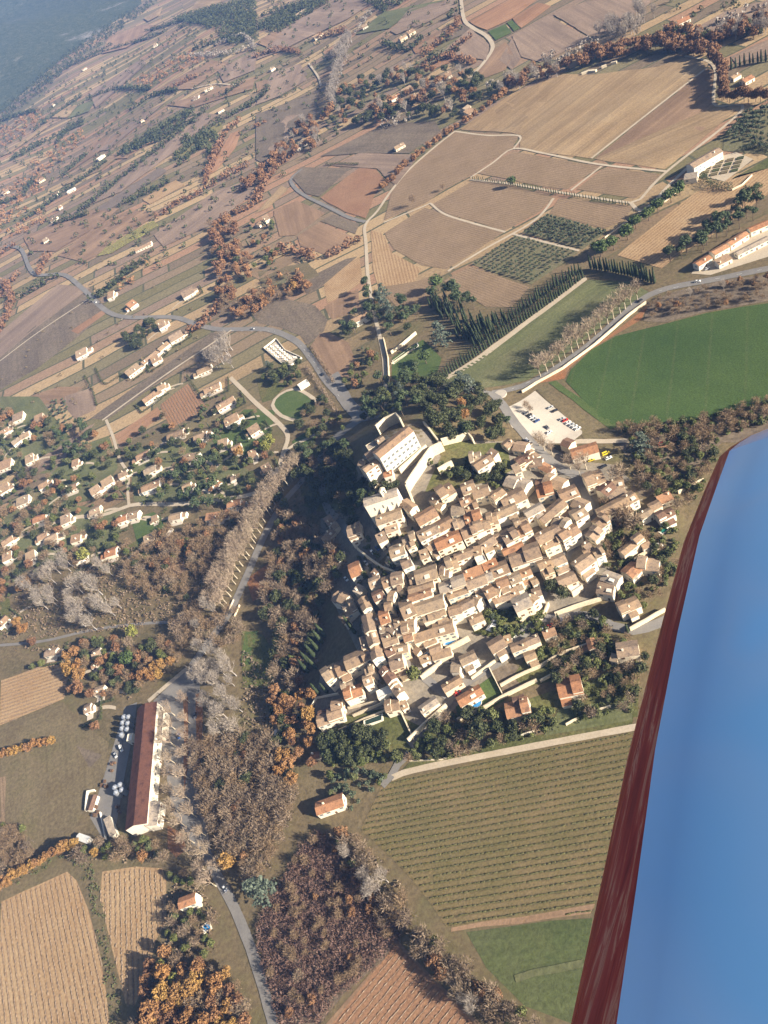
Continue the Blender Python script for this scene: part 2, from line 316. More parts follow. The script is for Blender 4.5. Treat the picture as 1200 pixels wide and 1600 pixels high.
def drape(bm, off, rowdir=None):
    """cut a flat sheet up and lay it on the terrain"""
    c = sum((v.co for v in bm.verts), Vector()) / len(bm.verts)
    for _ in range(7):
        es = []
        for e in bm.edges:
            m = (e.verts[0].co + e.verts[1].co) / 2
            near = -120 < m.x < 300 and 150 < m.y < 540 and any(abs(hgt(m.x + a, m.y + b)) > 0.001 for a in (-25, 0, 25) for b in (-25, 0, 25))
            lim = 7 if near else (400 if m.length < 780 else 60)
            if e.calc_length() > lim: es.append(e)
        if not es: break
        bmesh.ops.subdivide_edges(bm, edges=es, cuts=1); bmesh.ops.triangulate(bm, faces=[f for f in bm.faces if len(f.verts) > 3])
    for v in bm.verts: v.co.z = hgt(v.co.x, v.co.y) + off + 0.0012 * max(0, v.co.length - 700)
def field(poly, mat, label, rows=None, name='field', cat='field', off=None):
    pts = [P(*q) for q in parse(poly)]
    # soften the corners and let the edge waver as a ploughed edge does
    out = []
    n = len(pts)
    for i in range(n):
        a, b = pts[i], pts[(i + 1) % n]; L = (b - a).length; k = max(1, min(12, int(L / 14)))
        nn = Vector((-(b - a).y, (b - a).x, 0)).normalized() if L > 0 else Vector()
        for j in range(k):
            p = a.lerp(b, (j + (0.06 if k > 1 else 0)) / k) + nn * (rnd.uniform(-0.5, 0.5) if j else 0); out.append(p)
    bm = bmesh.new(); vs = [bm.verts.new((p.x, p.y, 0)) for p in out]
    try: f = bm.faces.new(vs)
    except ValueError: return None
    f.normal_update()
    if f.normal.z < 0: f.normal_flip()
    bmesh.ops.triangulate(bm, faces=[f])
    _layer[0] += 1
    k = _layer[0]; drape(bm, (0.05 + 0.016 * k if k < 15 else 0.06 + 0.0016 * k) if off is None else off)
    d = max(((pts[(i + 1) % n] - pts[i]) for i in range(n)), key=lambda q: q.length).normalized()
    if rows:
        q = parse(rows); a, b = P(*q[0]), P(*q[1]); d = (b - a); d.z = 0; d.normalize()
    nrm = Vector((-d.y, d.x, 0)); uvl = bm.loops.layers.uv.new('UVMap')
    for f in bm.faces:
        for l in f.loops: l[uvl].uv = (l.vert.co.dot(nrm), l.vert.co.dot(d))
    for f in bm.faces:
        f.normal_update()
        if f.normal.z < 0: f.normal_flip()
    me = bpy.data.meshes.new(name); bm.to_mesh(me); bm.free(); me.materials.append(M[mat])
    o = tag(link(name, me), label, cat, kind='structure')
    return o, out, d
def rows_geo(fld, spacing, mat, hh, ww, label, gap=0.12, name='vine_rows'):
    """real rows of plants on a field: low uneven ridges of twigs"""
    _, poly, d = fld; nrm = Vector((-d.y, d.x, 0)); us = [p.dot(nrm) for p in poly]; mb = MB()
    u = math.ceil(min(us) / spacing) * spacing
    while u < max(us):
        cr = []
        for i in range(len(poly)):
            a, b = poly[i], poly[(i + 1) % len(poly)]; ua, ub = a.dot(nrm) - u, b.dot(nrm) - u
            if (ua < 0) != (ub < 0): cr.append(a.lerp(b, ua / (ua - ub)).dot(d))
        cr.sort()
        for k in range(0, len(cr) - 1, 2):
            s, e = cr[k] + 1.2, cr[k + 1] - 1.2
            while s < e:
                if rnd.random() > gap:
                    p = nrm * (u + rnd.uniform(-.12, .12)) + d * s; L = rnd.uniform(1.9, 2.9); q = p + d * L
                    z0 = hgt(p.x, p.y) + 0.05; h1 = hh * rnd.uniform(.6, 1.2); h2 = hh * rnd.uniform(.5, 1.1); w = ww * rnd.uniform(.6, 1.2) / 2
                    m1 = p.lerp(q, rnd.uniform(.3, .7)) + nrm * rnd.uniform(-.15, .15)
                    mb.add([p - nrm * w + Vector((0, 0, z0)), p + nrm * w + Vector((0, 0, z0)), q + nrm * w + Vector((0, 0, z0)), q - nrm * w + Vector((0, 0, z0)),
                            m1 + Vector((0, 0, z0 + h1)), m1.lerp(q, .6) + Vector((0, 0, z0 + h2))],
                           [(0, 1, 4), (1, 2, 5, 4), (2, 3, 5), (3, 0, 4, 5)])
                s += 2.0 + rnd.random() * 0.4
        u += spacing
    return tag(mb.build(name, M[mat]), label, 'vines', kind='stuff')
def smooth_line(pts, step=6.0):
    """Catmull-Rom through ground points"""
    out = []; n = len(pts)
    for i in range(n - 1):
        p0, p1, p2, p3 = pts[max(i - 1, 0)], pts[i], pts[i + 1], pts[min(i + 2, n - 1)]
        k = max(1, min(40, int((p2 - p1).length / step)))
        for j in range(k):
            t = j / k
            out.append(0.5 * ((2 * p1) + (p2 - p0) * t + (2 * p0 - 5 * p1 + 4 * p2 - p3) * t * t + (3 * p1 - p0 - 3 * p2 + p3) * t ** 3))
    out.append(pts[-1]); return out
def line_pts(s, step=6.0):
    v = parse(s); q = [P(*p) for p in v]
    for p in q: p.z = 0
    return smooth_line(q, step)
def road(s, w, mat, name, label, off=0.30, verge=None):
    pts = line_pts(s); mb = MB(); n = len(pts); across = 5 if w > 3 else 3
    for i, p in enumerate(pts):
        d = (pts[min(i + 1, n - 1)] - pts[max(i - 1, 0)]); d.z = 0; d.normalize(); nn = Vector((-d.y, d.x, 0))
        ww = w / 2 * (1 + rnd.uniform(-.05, .05))
        for k in range(across):
            q = p + nn * ww * (2 * k / (across - 1) - 1); mb.v.append((q.x, q.y, hgt(q.x, q.y) + off + 0.0012 * max(0, q.length - 700)))
    for i in range(n - 1):
        for k in range(across - 1):
            a = i * across + k; mb.f.append((a, a + across, a + across + 1, a + 1))
    o = mb.build(name, M[mat]); return tag(o, label, name.split('_')[-1], kind='structure')
def wall_line(s, h, w, mat, name, label, cat='wall', group=None, below=2.5, rough=0.0, parts=None):
    """a wall or hedge along a line; follows the ground"""
    cs = [P(*p) for p in parse(s)]; pts = []
    for a, b in zip(cs, cs[1:]):
        k = max(1, int((b - a).length / 4)); pts += [a.lerp(b, i / k) for i in range(k)]
    pts.append(cs[-1]); pts = [Vector((p.x, p.y, 0)) for p in pts]; mb = MB(); n = len(pts); fr = []
    for i, p in enumerate(pts):
        d = (pts[min(i + 1, n - 1)] - pts[max(i - 1, 0)]); d.z = 0; d.normalize(); nn = Vector((-d.y, d.x, 0))
        z = hgt(p.x, p.y); r = lambda: rnd.uniform(-rough, rough)
        a = p + nn * (w / 2 + r()); b = p - nn * (w / 2 + r()); t = z + h + r()
        fr.append([(a.x, a.y, z - below), (a.x, a.y, t), (b.x, b.y, t + r()), (b.x, b.y, z - below)])
    for q in fr: mb.v += q
    for i in range(n - 1):
        k = i * 4; mb.f += [(k, k + 1, k + 5, k + 4), (k + 1, k + 2, k + 6, k + 5), (k + 2, k + 3, k + 7, k + 6)]
    mb.f += [(0, 3, 2, 1), (4 * n - 4, 4 * n - 3, 4 * n - 2, 4 * n - 1)]
    return tag(mb.build(name, M[mat]), label, cat, group)
# ------------------------------------------------------------------ trees
def rv(r=rnd):
    while True:
        v = Vector((r.uniform(-1, 1), r.uniform(-1, 1), r.uniform(-1, 1)))
        if 0.05 < v.length < 1: return v.normalized()
def card(mb, p, s, nrm=None, asp=1.0):
    n = (nrm if nrm is not None else rv()); n = (n + rv() * 0.7).normalized(); u = n.orthogonal().normalized(); w = n.cross(u); a = rnd.random() * 6.283
    u, w = u * math.cos(a) + w * math.sin(a), w * math.cos(a) - u * math.sin(a)
    u = u * s * rnd.uniform(.6, 1.25); w = w * s * asp * rnd.uniform(.5, 1.1)
    mb.add([p - u * .9 - w * .35, p + w * .15 - u * .2 - w, p + u - w * .2, p + u * .1 + w], [(0, 1, 2, 3)])
def lobes(n, r, zc, zr, lr):
    out = []
    for _ in range(n):
        v = rv() * rnd.uniform(.35, 1.0) ** 0.5; out.append((Vector((v.x * r, v.y * r, zc + v.z * zr)), lr * rnd.uniform(.65, 1.25)))
    return out
def crown_leaf(lb, n, s, fill=0.35):
    mb = MB(); tot = sum(l[1] ** 2 for l in lb)
    for c, r in lb:
        for _ in range(int(n * r * r / tot)):
            d = rv(); k = 1 - fill * rnd.random() ** 1.5; card(mb, c + Vector((d.x, d.y, d.z * .85)) * r * k, s, d)
    return mb
def trunk(h, r, n=6, lean=0.0):
    mb = MB(); a = Vector((0, 0, -0.6)); 
    for i in range(4):
        b = Vector((lean * (i + 1) / 4 * h + rnd.uniform(-.06, .06) * h * .3, rnd.uniform(-.06, .06) * h * .3, h * (i + 1) / 4))
        mb.tube(a, b, r * (1 - i * .2), r * (1 - (i + 1) * .2), n); a = b
    return mb, a
def bare_crown(base, H, spread, n1, up, r0, depth=3, twig=0.07, droop=0.0):
    """leafless boughs: each order forks into thinner ones; drawn-out tapering twigs at the end"""
    mb = MB()
    def grow(p, d, L, r, lev):
        q = p
        for k in range(2):
            d2 = (d + rv() * 0.16 + Vector((0, 0, up * .25))).normalized(); e = q + d2 * L / 2
            mb.tube(q, e, max(r * (1 - .3 * k), twig), max(r * (.72 - .3 * k), twig * .7), 3); q = e; d = d2
            if lev < depth:
                for _ in range(2 if lev == 1 else 3):
                    s = rv(); s.z = abs(s.z) * .4 - droop; nd = (d + s * spread).normalized()
                    grow(p.lerp(q, rnd.uniform(.55, 1)) if k == 0 else q, nd, L * rnd.uniform(.5, .72), r * .5, lev + 1)
    for i in range(n1):
        a = 6.283 * (i + rnd.uniform(-.3, .3)) / n1; d = Vector((math.cos(a) * spread, math.sin(a) * spread, 1)).normalized()
        grow(base - Vector((0, 0, rnd.random() * base.z * .35)), d, H * rnd.uniform(.38, .5), r0 * .6, 1)
    return mb
PROTO = {}
def proto(kind, mats, gen, n):
    """n shapes of a kind: (trunk mesh, crown mesh, joined mesh)"""
    L = []
    for i in range(n):
        t, c = gen()
        tm = t.mesh(kind + '_trunk', mats[0]); cm = c.mesh(kind + '_crown', mats[1])
        j = MB(); j.add(t.v, t.f); j.add(c.v, c.f)
        jm = j.mesh(kind, mats, [0] * len(t.f) + [1] * len(c.f)); L.append((tm, cm, jm))
    PROTO[kind] = L
def g_broad(h=9, r=3.6, n=620, s=.55, lr=1.9, nl=13, flat=.75, th=.3):
    def g():
        t, e = trunk(h * .5, .22); 
        for _ in range(4): v = rv(); t.tube(e * .7, e + Vector((v.x * r * .5, v.y * r * .5, h * .2)), .1, .04, 4)
        return t, crown_leaf(lobes(nl, r * .68, h * .6, h * .24 * flat / .75, lr), n, s)
    return g
def g_brown():   # small leafless oak or shrub tree: a haze of fine twigs
    t, e = trunk(3.0, .2); c = bare_crown(e, 7.0, .75, 6, .5, .16, 2, .05); mb = MB(); mb.add(c.v, c.f)
    for cc, r in lobes(11, 2.3, 5.2, 1.7, 1.5):
        for _ in range(26):
            d = rv(); p = cc + d * r * rnd.random() ** .5; q = p + (d + Vector((0, 0, .5)) + rv() * .5).normalized() * rnd.uniform(.9, 1.7); w = d.cross(rv()).normalized() * .14
            mb.add([p - w, p + w, q], [(0, 1, 2)])
    return t, mb
def hairs(mb, lb, n, L, w, up=.6):
    for c, r in lb:
        for _ in range(n):
            d = rv(); p = c + d * r * rnd.random() ** .45; q = p + (d * .8 + Vector((0, 0, up)) + rv() * .45).normalized() * L * rnd.uniform(.6, 1.3); x = (q - p).cross(rv()).normalized() * w
            mb.add([p - x, p + x, q], [(0, 1, 2)])
    return mb
def g_poplar():
    t, e = trunk(5.5, .34, 6); return t, hairs(bare_crown(e, 10.0, .66, 10, .5, .32, 2, .11), lobes(15, 2.8, 10.8, 3.6, 1.7), 40, 1.8, .07)
def g_round():
    t, e = trunk(3.2, .3); return t, crown_leaf(lobes(16, 2.5, 5.2, 1.35, 1.9), 760, .5)
def g_plane():
    t, e = trunk(5.5, .36, 6); return t, hairs(bare_crown(e, 9.0, .64, 7, .4, .34, 2, .12), lobes(13, 2.8, 9.8, 2.5, 1.6), 34, 1.7, .065)
def g_cyp():
    t, e = trunk(2.0, .2); mb = MB(); h = 11.0
    for _ in range(430):
        z = rnd.random() ** .9; r = 1.25 * (1 - z) ** .62 * min(1, .35 + z * 5) * rnd.uniform(.75, 1.05); a = rnd.random() * 6.283
        p = Vector((math.cos(a) * r, math.sin(a) * r, .3 + z * h)); n = Vector((math.cos(a), math.sin(a), .25)); u = Vector((-math.sin(a), math.cos(a), rnd.uniform(-.3, .3))) * .38; w = Vector((-math.cos(a) * .12, -math.sin(a) * .12, 1)) * .7
        o = n * rnd.uniform(-.1, .22); mb.add([p - u + o * .3, p - w * .6, p + u + o, p + w], [(0, 1, 2, 3)])
    return t, mb
def g_pine():
    t, e = trunk(7, .28, 6, rnd.uniform(-.08, .08)); 
    for _ in range(5): v = rv(); t.tube(e * .75, e + Vector((v.x * 2.6, v.y * 2.6, 1.2)), .12, .05, 4)
    return t, crown_leaf(lobes(12, 3.0, 9.0, 1.5, 1.7), 560, .5)
def g_cedar():
    t, e = trunk(10, .4); mb = MB()
    for lay in range(7):
        z = 3.0 + lay * 1.7; r = 5.2 * (1 - (lay / 7.6) ** 1.4)
        for k in range(8):
            a = rnd.random() * 6.283
            for _ in range(13): 
                q = rnd.random() ** .6; card(mb, Vector((math.cos(a) * r * q + rnd.uniform(-.6, .6), math.sin(a) * r * q + rnd.uniform(-.6, .6), z + rnd.uniform(-.25, .45) - q * .4)), .6, Vector((0, 0, 1)))
    return t, mb
def g_olive():
    t, e = trunk(1.4, .2); return t, crown_leaf(lobes(7, 1.15, 2.3, .6, .85), 130, .42)
def make_protos():
    proto('oak', [M['bark'], M['l_oak']], g_broad(9, 3.7, 760, .45, 1.3, 22), 4)
    proto('gold', [M['bark'], M['l_gold']], g_broad(10, 4.0, 900, .43, 1.3, 24, .85), 4)
    proto('lime', [M['bark'], M['l_lime']], g_broad(9, 3.2, 560, .5, 1.6, 12, 1.0), 2)
    proto('holm', [M['bark'], M['l_holm']], g_broad(9, 3.9, 840, .44, 1.5, 22), 4)
    proto('green', [M['bark'], M['l_green']], g_broad(7, 3.0, 620, .43, 1.2, 18), 4)
    proto('shrub', [M['bark'], M['l_green']], g_broad(3.0, 1.7, 150, .45, 1.0, 7, .9), 3)
    proto('brown', [M['bark'], M['l_brown']], g_brown, 5)
    proto('poplar', [M['bark_white'], M['l_pop']], g_poplar, 4)
    proto('plane', [M['bark_pale'], M['l_plane']], g_plane, 4)
    proto('cyp', [M['bark'], M['l_cyp']], g_cyp, 4)
    proto('pine', [M['bark'], M['l_pine']], g_pine, 4)
    proto('round', [M['bark'], M['l_round']], g_round, 3)
    proto('cedar', [M['bark'], M['l_cedar']], g_cedar, 2)
    proto('olive', [M['bark'], M['l_olive']], g_olive, 4)
NAMES = {'oak': ('oak_tree', 'oak tree'), 'gold': ('autumn_tree', 'autumn tree'), 'lime': ('lime_tree', 'tree'), 'holm': ('evergreen_oak', 'evergreen oak'), 'green': ('leafy_tree', 'tree'), 'shrub': ('shrub', 'shrub'),
         'brown': ('bare_tree', 'bare tree'), 'poplar': ('poplar_tree', 'poplar'), 'plane': ('plane_tree', 'plane tree'), 'cyp': ('cypress_tree', 'cypress'), 'pine': ('pine_tree', 'pine'), 'round': ('umbrella_pine', 'umbrella pine'), 'cedar': ('cedar_tree', 'cedar'), 'olive': ('olive_tree', 'olive tree')}
TCOUNT = {}
TREQ = []
def project(p):
    v = Vector((p.x, p.y, p.z - H)); c = RT * v.x + FW * v.y + UP * v.z
    return (600 + F * c.x / c.z, 800 + F * c.y / c.z, c.z) if c.z > 1 else (-9999, -9999, 1)
def tree(kind, p, s, label, group=None, parts=None, sz=None, crown=None):
    p = Vector((p.x, p.y, hgt(p.x, p.y))); x, y, z = project(p)
    if not (-30 < x < 1230 and -40 < y < 1660): return
    if kind not in ('cyp', 'olive', 'shrub'):
        k = 1.14 + min(.45, max(0, (p.length - 450) / 1100)); s *= k; sz = sz * k if sz else None
    TREQ.append((s / z, kind, p, s, label, group, parts, sz))
def flush_trees():
    by = {}
    for q in TREQ: by.setdefault(NAMES[q[1]][0], []).append(q)
    for nm, L in by.items():
        L.sort(key=lambda q: -q[0] * (1.3 if q[1] in ('cedar', 'gold') else 1))
        for q in L[:292]: put_tree(*q[1:])
        rest = {}
        for q in L[292:]: rest.setdefault(q[1], []).append(q)
        for kind, R_ in rest.items():
            V, FF, n = [], [], 0
            for _, _, p, s, *_x in R_:
                me = PROTO[kind][rnd.randrange(len(PROTO[kind]))][1]; a = np.empty(len(me.vertices) * 3, np.float32); me.vertices.foreach_get('co', a); a = a.reshape(-1, 3) * s
                r = rnd.random() * 6.283; c, w = math.cos(r), math.sin(r); a = a @ np.array([[c, w, 0], [-w, c, 0], [0, 0, 1]], np.float32) + np.array([p.x, p.y, p.z], np.float32)
                V.append(a); FF += [tuple(i + n for i in f.vertices) for f in me.polygons]; n += len(a)
            me = bpy.data.meshes.new('distant_trees'); me.from_pydata(np.concatenate(V).tolist(), [], FF); me.materials.append(PROTO[kind][0][1].materials[0]); me.update()
            tag(link('distant_' + NAMES[kind][0] + 's', me), 'mass of further ' + {'oak': 'russet oaks', 'gold': 'orange trees', 'holm': 'dark evergreens', 'green': 'green trees', 'brown': 'bare brown trees', 'shrub': 'green shrubs', 'olive': 'small olives'}.get(kind, NAMES[kind][1] + 's') + ' in the woods and groves', 'trees', kind='stuff')
def put_tree(kind, p, s, label, group=None, parts=None, sz=None, crown=None):
    nm, cat = NAMES[kind]; tm, cm, jm = PROTO[kind][rnd.randrange(len(PROTO[kind]))]
    TCOUNT[nm] = TCOUNT.get(nm, 0) + 1
    rz = rnd.random() * 6.283; sc = (s * rnd.uniform(.92, 1.08), s * rnd.uniform(.92, 1.08), (sz or s) * rnd.uniform(.93, 1.07))
    z = hgt(p.x, p.y) + .05
    if parts is None: parts = p.length < 600 and kind not in ('olive', 'shrub')
    if not parts:
        o = link(nm, jm); o.location = (p.x, p.y, z); o.rotation_euler.z = rz; o.scale = sc
        return tag(o, label, cat, group)
    o = empty(nm, (p.x, p.y, z), rz); o.scale = sc
    link('trunk', tm, o); link('crown', cm, o)
    return tag(o, label, cat, group)
def inside(x, y, poly):
    c = False; j = len(poly) - 1
    for i in range(len(poly)):
        xi, yi = poly[i]; xj, yj = poly[j]
        if (yi > y) != (yj > y) and x < (xj - xi) * (y - yi) / (yj - yi) + xi: c = not c
        j = i
    return c
TAKEN = []
MORE = {'brown': 1.9, 'holm': 1.35, 'oak': 1.3, 'green': 1.25}
def free(p, d):
    for q, r in TAKEN:
        if abs(q.x - p.x) < d + r and abs(q.y - p.y) < d + r and (q - p).length < (d + r): return False
    return True
def wood(poly, spec, label_of, gap=0.62):
    """scatter trees of several kinds over an area; spec: 'kind:count:scale ...'"""
    pg = [(p.x, p.y) for p in (P(*q) for q in parse(poly))]
    xs = [a for a, _ in pg]; ys = [b for _, b in pg]
    for part in spec.split():
        k, n, s = part.split(':'); n = int(int(n) * MORE.get(k, 1.0)); s = float(s); lab, grp = label_of[k]; rad = {'shrub': 1.5, 'cyp': 1.2, 'poplar': 3.5, 'plane': 3.2, 'olive': 1.6}.get(k, 3.2) * s * gap
        for _ in range(n):
            for _t in range(40):
                x, y = rnd.uniform(min(xs), max(xs)), rnd.uniform(min(ys), max(ys)); p = Vector((x, y, 0))
                if inside(x, y, pg) and free(p, rad): break
            else: continue
            TAKEN.append((p, rad * .8)); tree(k, p, s * rnd.uniform(.72, 1.25), lab, grp)
def tree_row(s, kind, gapm, scale, label, group, jit=0.6, sz=None, parts=None):
    pts = line_pts(s, 3.0); acc = 0.0; nxt = gapm * .4
    for a, b in zip(pts, pts[1:]):
        L = (b - a).length
        while acc + L >= nxt:
            p = a.lerp(b, (nxt - acc) / L) + Vector((rnd.uniform(-jit, jit), rnd.uniform(-jit, jit), 0)); k = rnd.uniform(.85, 1.15)
            tree(kind, p, scale * k, label, group, sz=sz * k if sz else None, parts=parts); TAKEN.append((p, 1.5)); nxt += gapm * rnd.uniform(.85, 1.15)
        acc += L
def spot(s, kind, scale, label, group=None, sz=None):
    for q in parse(s):
        p = P(*q, h=3 * scale); tree(kind, p, scale * rnd.uniform(.9, 1.1), label, group, sz=sz); TAKEN.append((p, 3 * scale))
def clumps(mb, p, r, h, n, s, twig=False):
    z = hgt(p.x, p.y)
    for _ in range(n):
        d = rv(); q = Vector((p.x + d.x * r, p.y + d.y * r, z + .15 + h * (.5 + .5 * d.z)))
        if twig:
            e = q + (Vector((d.x, d.y, .9)) + rv() * .6).normalized() * rnd.uniform(.8, 1.6); w = rv() * .2; mb.add([q - w, q + w, e], [(0, 1, 2)])
        else: card(mb, q, s, d)
def stuff_area(polys, spacing, r, h, n, s, mat, name, label, twig=False, dens=1.0, mindist=0.0):
    mb = MB()
    for poly in polys:
        pg = [(p.x, p.y) for p in (P(*q) for q in parse(poly))]; xs = [a for a, _ in pg]; ys = [b for _, b in pg]
        x = min(xs)
        while x < max(xs):
            y = min(ys)
            while y < max(ys):
                q = Vector((x + rnd.uniform(-.5, .5) * spacing, y + rnd.uniform(-.5, .5) * spacing, 0))
                if inside(q.x, q.y, pg) and rnd.random() < dens and free(q, mindist) :
                    k = rnd.uniform(.6, 1.3); clumps(mb, q, r * k, h * k, n, s, twig)
                y += spacing
            x += spacing
    return tag(mb.build(name, M[mat]), label, 'bushes', kind='stuff')
def stuff_lines(lines, gapm, r, h, n, s, mat, name, label, jit=1.0):
    mb = MB()
    for ln in lines:
        pts = line_pts(ln, 4.0); acc = 0; nxt = 0
        for a, b in zip(pts, pts[1:]):
            L = (b - a).length
            while L > 0 and acc + L >= nxt:
                p = a.lerp(b, (nxt - acc) / L) + Vector((rnd.uniform(-jit, jit), rnd.uniform(-jit, jit), 0)); k = rnd.uniform(.6, 1.35)
                clumps(mb, p, r * k, h * k, n, s); nxt += gapm * rnd.uniform(.6, 1.5)
            acc += L
    return tag(mb.build(name, M[mat]), label, 'trees', kind='stuff')
# ------------------------------------------------------------------ houses
_win = {}
def win_mesh(mat, kind='window'):
    if (mat, kind) not in _win:
        mb = MB()
        if kind == 'window': mb.box(-.42, .42, -.03, .06, 0, 1.35); mb.box(-.92, -.46, -.02, .10, -.04, 1.4); mb.box(.46, .92, -.02, .10, -.04, 1.4)
        elif kind == 'slit': mb.box(-.35, .35, -.03, .06, 0, 1.8)
        else: mb.box(-.55, .55, -.03, .09, 0, 2.15)
        _win[(mat, kind)] = mb.mesh(kind, M[mat])
    return _win[(mat, kind)]
_chim = None
HOUSES = []
def house(A, B, W, h, label, roof='roof', wall='wall', group=None, name='house', style='g', shutters='shutter', nwin=None, cat='house', pitch=0.30, chim=None, wid=None, door=True, villa=False, maxw=20):
    global _chim
    g = P((A[0] + B[0]) / 2, (A[1] + B[1]) / 2, h + .8); zr = g.z + h + .8
    a, b = at_z(*A, zr), at_z(*B, zr); mid = (a + b) / 2; d = b - a; L = max(3.5, d.length); ang = math.atan2(d.y, d.x); nn = Vector((-math.sin(ang), math.cos(ang), 0))
    px = (B[0] - A[0], B[1] - A[1]); pl = math.hypot(*px) or 1; qx = (-px[1] / pl * W / 2, px[0] / pl * W / 2); mp = ((A[0] + B[0]) / 2, (A[1] + B[1]) / 2)
    if wid is None:
        wid = abs((at_z(mp[0] + qx[0], mp[1] + qx[1], zr) - at_z(mp[0] - qx[0], mp[1] - qx[1], zr)).dot(nn))
    wid = min(max(wid, 3.2), maxw)
    h = h * rnd.uniform(.93, 1.07)
    root = empty(name, (mid.x, mid.y, g.z), ang); tag(root, label, cat, group)
    if nn.dot(Vector((0, 0, 0)) - mid) < 0: near = -1      # local -y faces the camera
    else: near = 1
    if shutters == 'shutter' and name != 'castle': shutters = rnd.choice(('shutter', 'shutter', 'shutter_b', 'shutter_w', 'wood'))
    x, y = L / 2, wid / 2; lo = -4.5
    mb = MB()
    if style == 'g': rise = y * pitch * 1.25; ze = {1: h, -1: h}
    elif style == 'm': rise = 0
    else: rise = 0
    if style == 'g':
        mb.add([(-x, -y, lo), (x, -y, lo), (x, y, lo), (-x, y, lo), (-x, -y, h), (x, -y, h), (x, y, h), (-x, y, h), (-x, 0, h + rise), (x, 0, h + rise)],
               [(0, 1, 5, 4), (2, 3, 7, 6), (1, 2, 6, 9, 5), (3, 0, 4, 8, 7)])
        o = .35; t = .18; k = rise / y
        rb = MB()
        for sg in (-1, 1):
            v = [(-x - .2, sg * (y + o), h - k * o + .04), (x + .2, sg * (y + o), h - k * o + .04), (x + .2, 0, h + rise + .04), (-x - .2, 0, h + rise + .04)]
            v += [(p[0], p[1], p[2] + t) for p in v]
            f = [(0, 1, 5, 4), (4, 5, 6, 7), (1, 2, 6, 5), (3, 0, 4, 7), (3, 2, 1, 0)]
            if sg > 0: f = [tuple(reversed(q)) for q in f]
            rb.add(v, f)
    elif style == 'm':   # one slope, down towards the camera side
        hi = wid * pitch * .8; za, zb = (h, h + hi) if near < 0 else (h + hi, h)     # z at -y, +y
        mb.add([(-x, -y, lo), (x, -y, lo), (x, y, lo), (-x, y, lo), (-x, -y, za), (x, -y, za), (x, y, zb), (-x, y, zb)], [(0, 1, 5, 4), (2, 3, 7, 6), (1, 2, 6, 5), (3, 0, 4, 7)])
        rb = MB(); o = .3; k = (zb - za) / wid
        v = [(-x - .2, -y - o, za - k * o + .04), (x + .2, -y - o, za - k * o + .04), (x + .2, y + o, zb + k * o + .04), (-x - .2, y + o, zb + k * o + .04)]; v += [(p[0], p[1], p[2] + .2) for p in v]
        rb.add(v, [(0, 1, 5, 4), (4, 5, 6, 7), (1, 2, 6, 5), (2, 3, 7, 6), (3, 0, 4, 7), (3, 2, 1, 0)]); rise = hi
    else:               # flat roof behind a low parapet
        mb.box(-x, x, -y, y, lo, h); mb.box(-x, x, -y, -y + .3, h, h + .6); mb.box(-x, x, y - .3, y, h, h + .6); mb.box(-x, -x + .3, -y + .3, y - .3, h, h + .6); mb.box(x - .3, x, -y + .3, y - .3, h, h + .6)
        rb = MB(); rb.box(-x + .32, x - .32, -y + .32, y - .32, h + .02, h + .12)
    if villa and style != 'f':
        # lower wing on one end and a paved terrace on the sunny side
        e = rnd.choice((-1, 1)); wl = min(L * .45, 6) * rnd.uniform(.6, 1.0); wy = y * rnd.uniform(.55, .8); wh = h * .72; sh = (y - wy) * rnd.choice((-.8, .8)); x0, x1 = sorted((e * (x + .003), e * (x + wl)))
        mb.box(x0, x1, sh - wy, sh + wy, lo, wh)
        o = .3; r2 = wy * .3; za = wh + .05
        for sg in (-1, 1):
            v = [(x0, sh + sg * (wy + o), za - .3 * o), (x1, sh + sg * (wy + o), za - .3 * o), (x1, sh, za + r2), (x0, sh, za + r2)]; v += [(q[0], q[1], q[2] + .16) for q in v]
            f = [(0, 1, 5, 4), (4, 5, 6, 7), (1, 2, 6, 5), (3, 0, 4, 7), (3, 2, 1, 0)]; rb.add(v, f if sg < 0 else [tuple(reversed(q)) for q in f])
        for s_ in (x0, x1): mb.add([(s_, sh - wy, wh), (s_, sh + wy, wh), (s_, sh, wh + r2)], [(0, 1, 2)])
        tb = MB(); ya, yb = sorted((near * (y + .003), near * (y + rnd.uniform(2.5, 4.5)))); tb.box(-x * rnd.uniform(.5, 1), x * rnd.uniform(.6, 1.2), ya, yb, -1.5, .42); tb.build('terrace', M['gravel'], root)
    if name == 'townhouse' and style == 'g' and L > 5:
        u = rnd.random()
        if u < .38:      # one end of the house stands higher
            e = rnd.choice((-1, 1)); xa, xb = sorted((e * (x + .004), e * x * rnd.uniform(-.1, .35))); up_ = rnd.uniform(1.0, 2.2); gable(mb, rb, xa, xb, -y * .98, y * .98, h - .6, h + up_, rise * .95)
        if .25 < u < .72:  # lean-to or lower range
            e = rnd.choice((-1, 1)); a0 = rnd.uniform(-1, .2) * x; a1 = min(x, a0 + rnd.uniform(.7, 1.5) * x); sd = rnd.choice((-1, 1, near)); dp = rnd.uniform(1.8, 3.6); hh = h * rnd.uniform(.5, .85)
            leanto(mb, rb, a0, a1, sd * (y + .003), sd * (y + dp), lo, hh - dp * .28, hh)
        if u > .8 and wid > 6:   # a roof terrace let into the slope
            e = rnd.uniform(-.5, .3) * x; z = h + rise * .52; sd = near
            tb = MB(); tb.box(e, e + min(2.8, x * .6), *sorted((sd * y * .78, sd * y * .25)), h - .2, z + .55); tb.build('dormer', M['wall_w'], root)
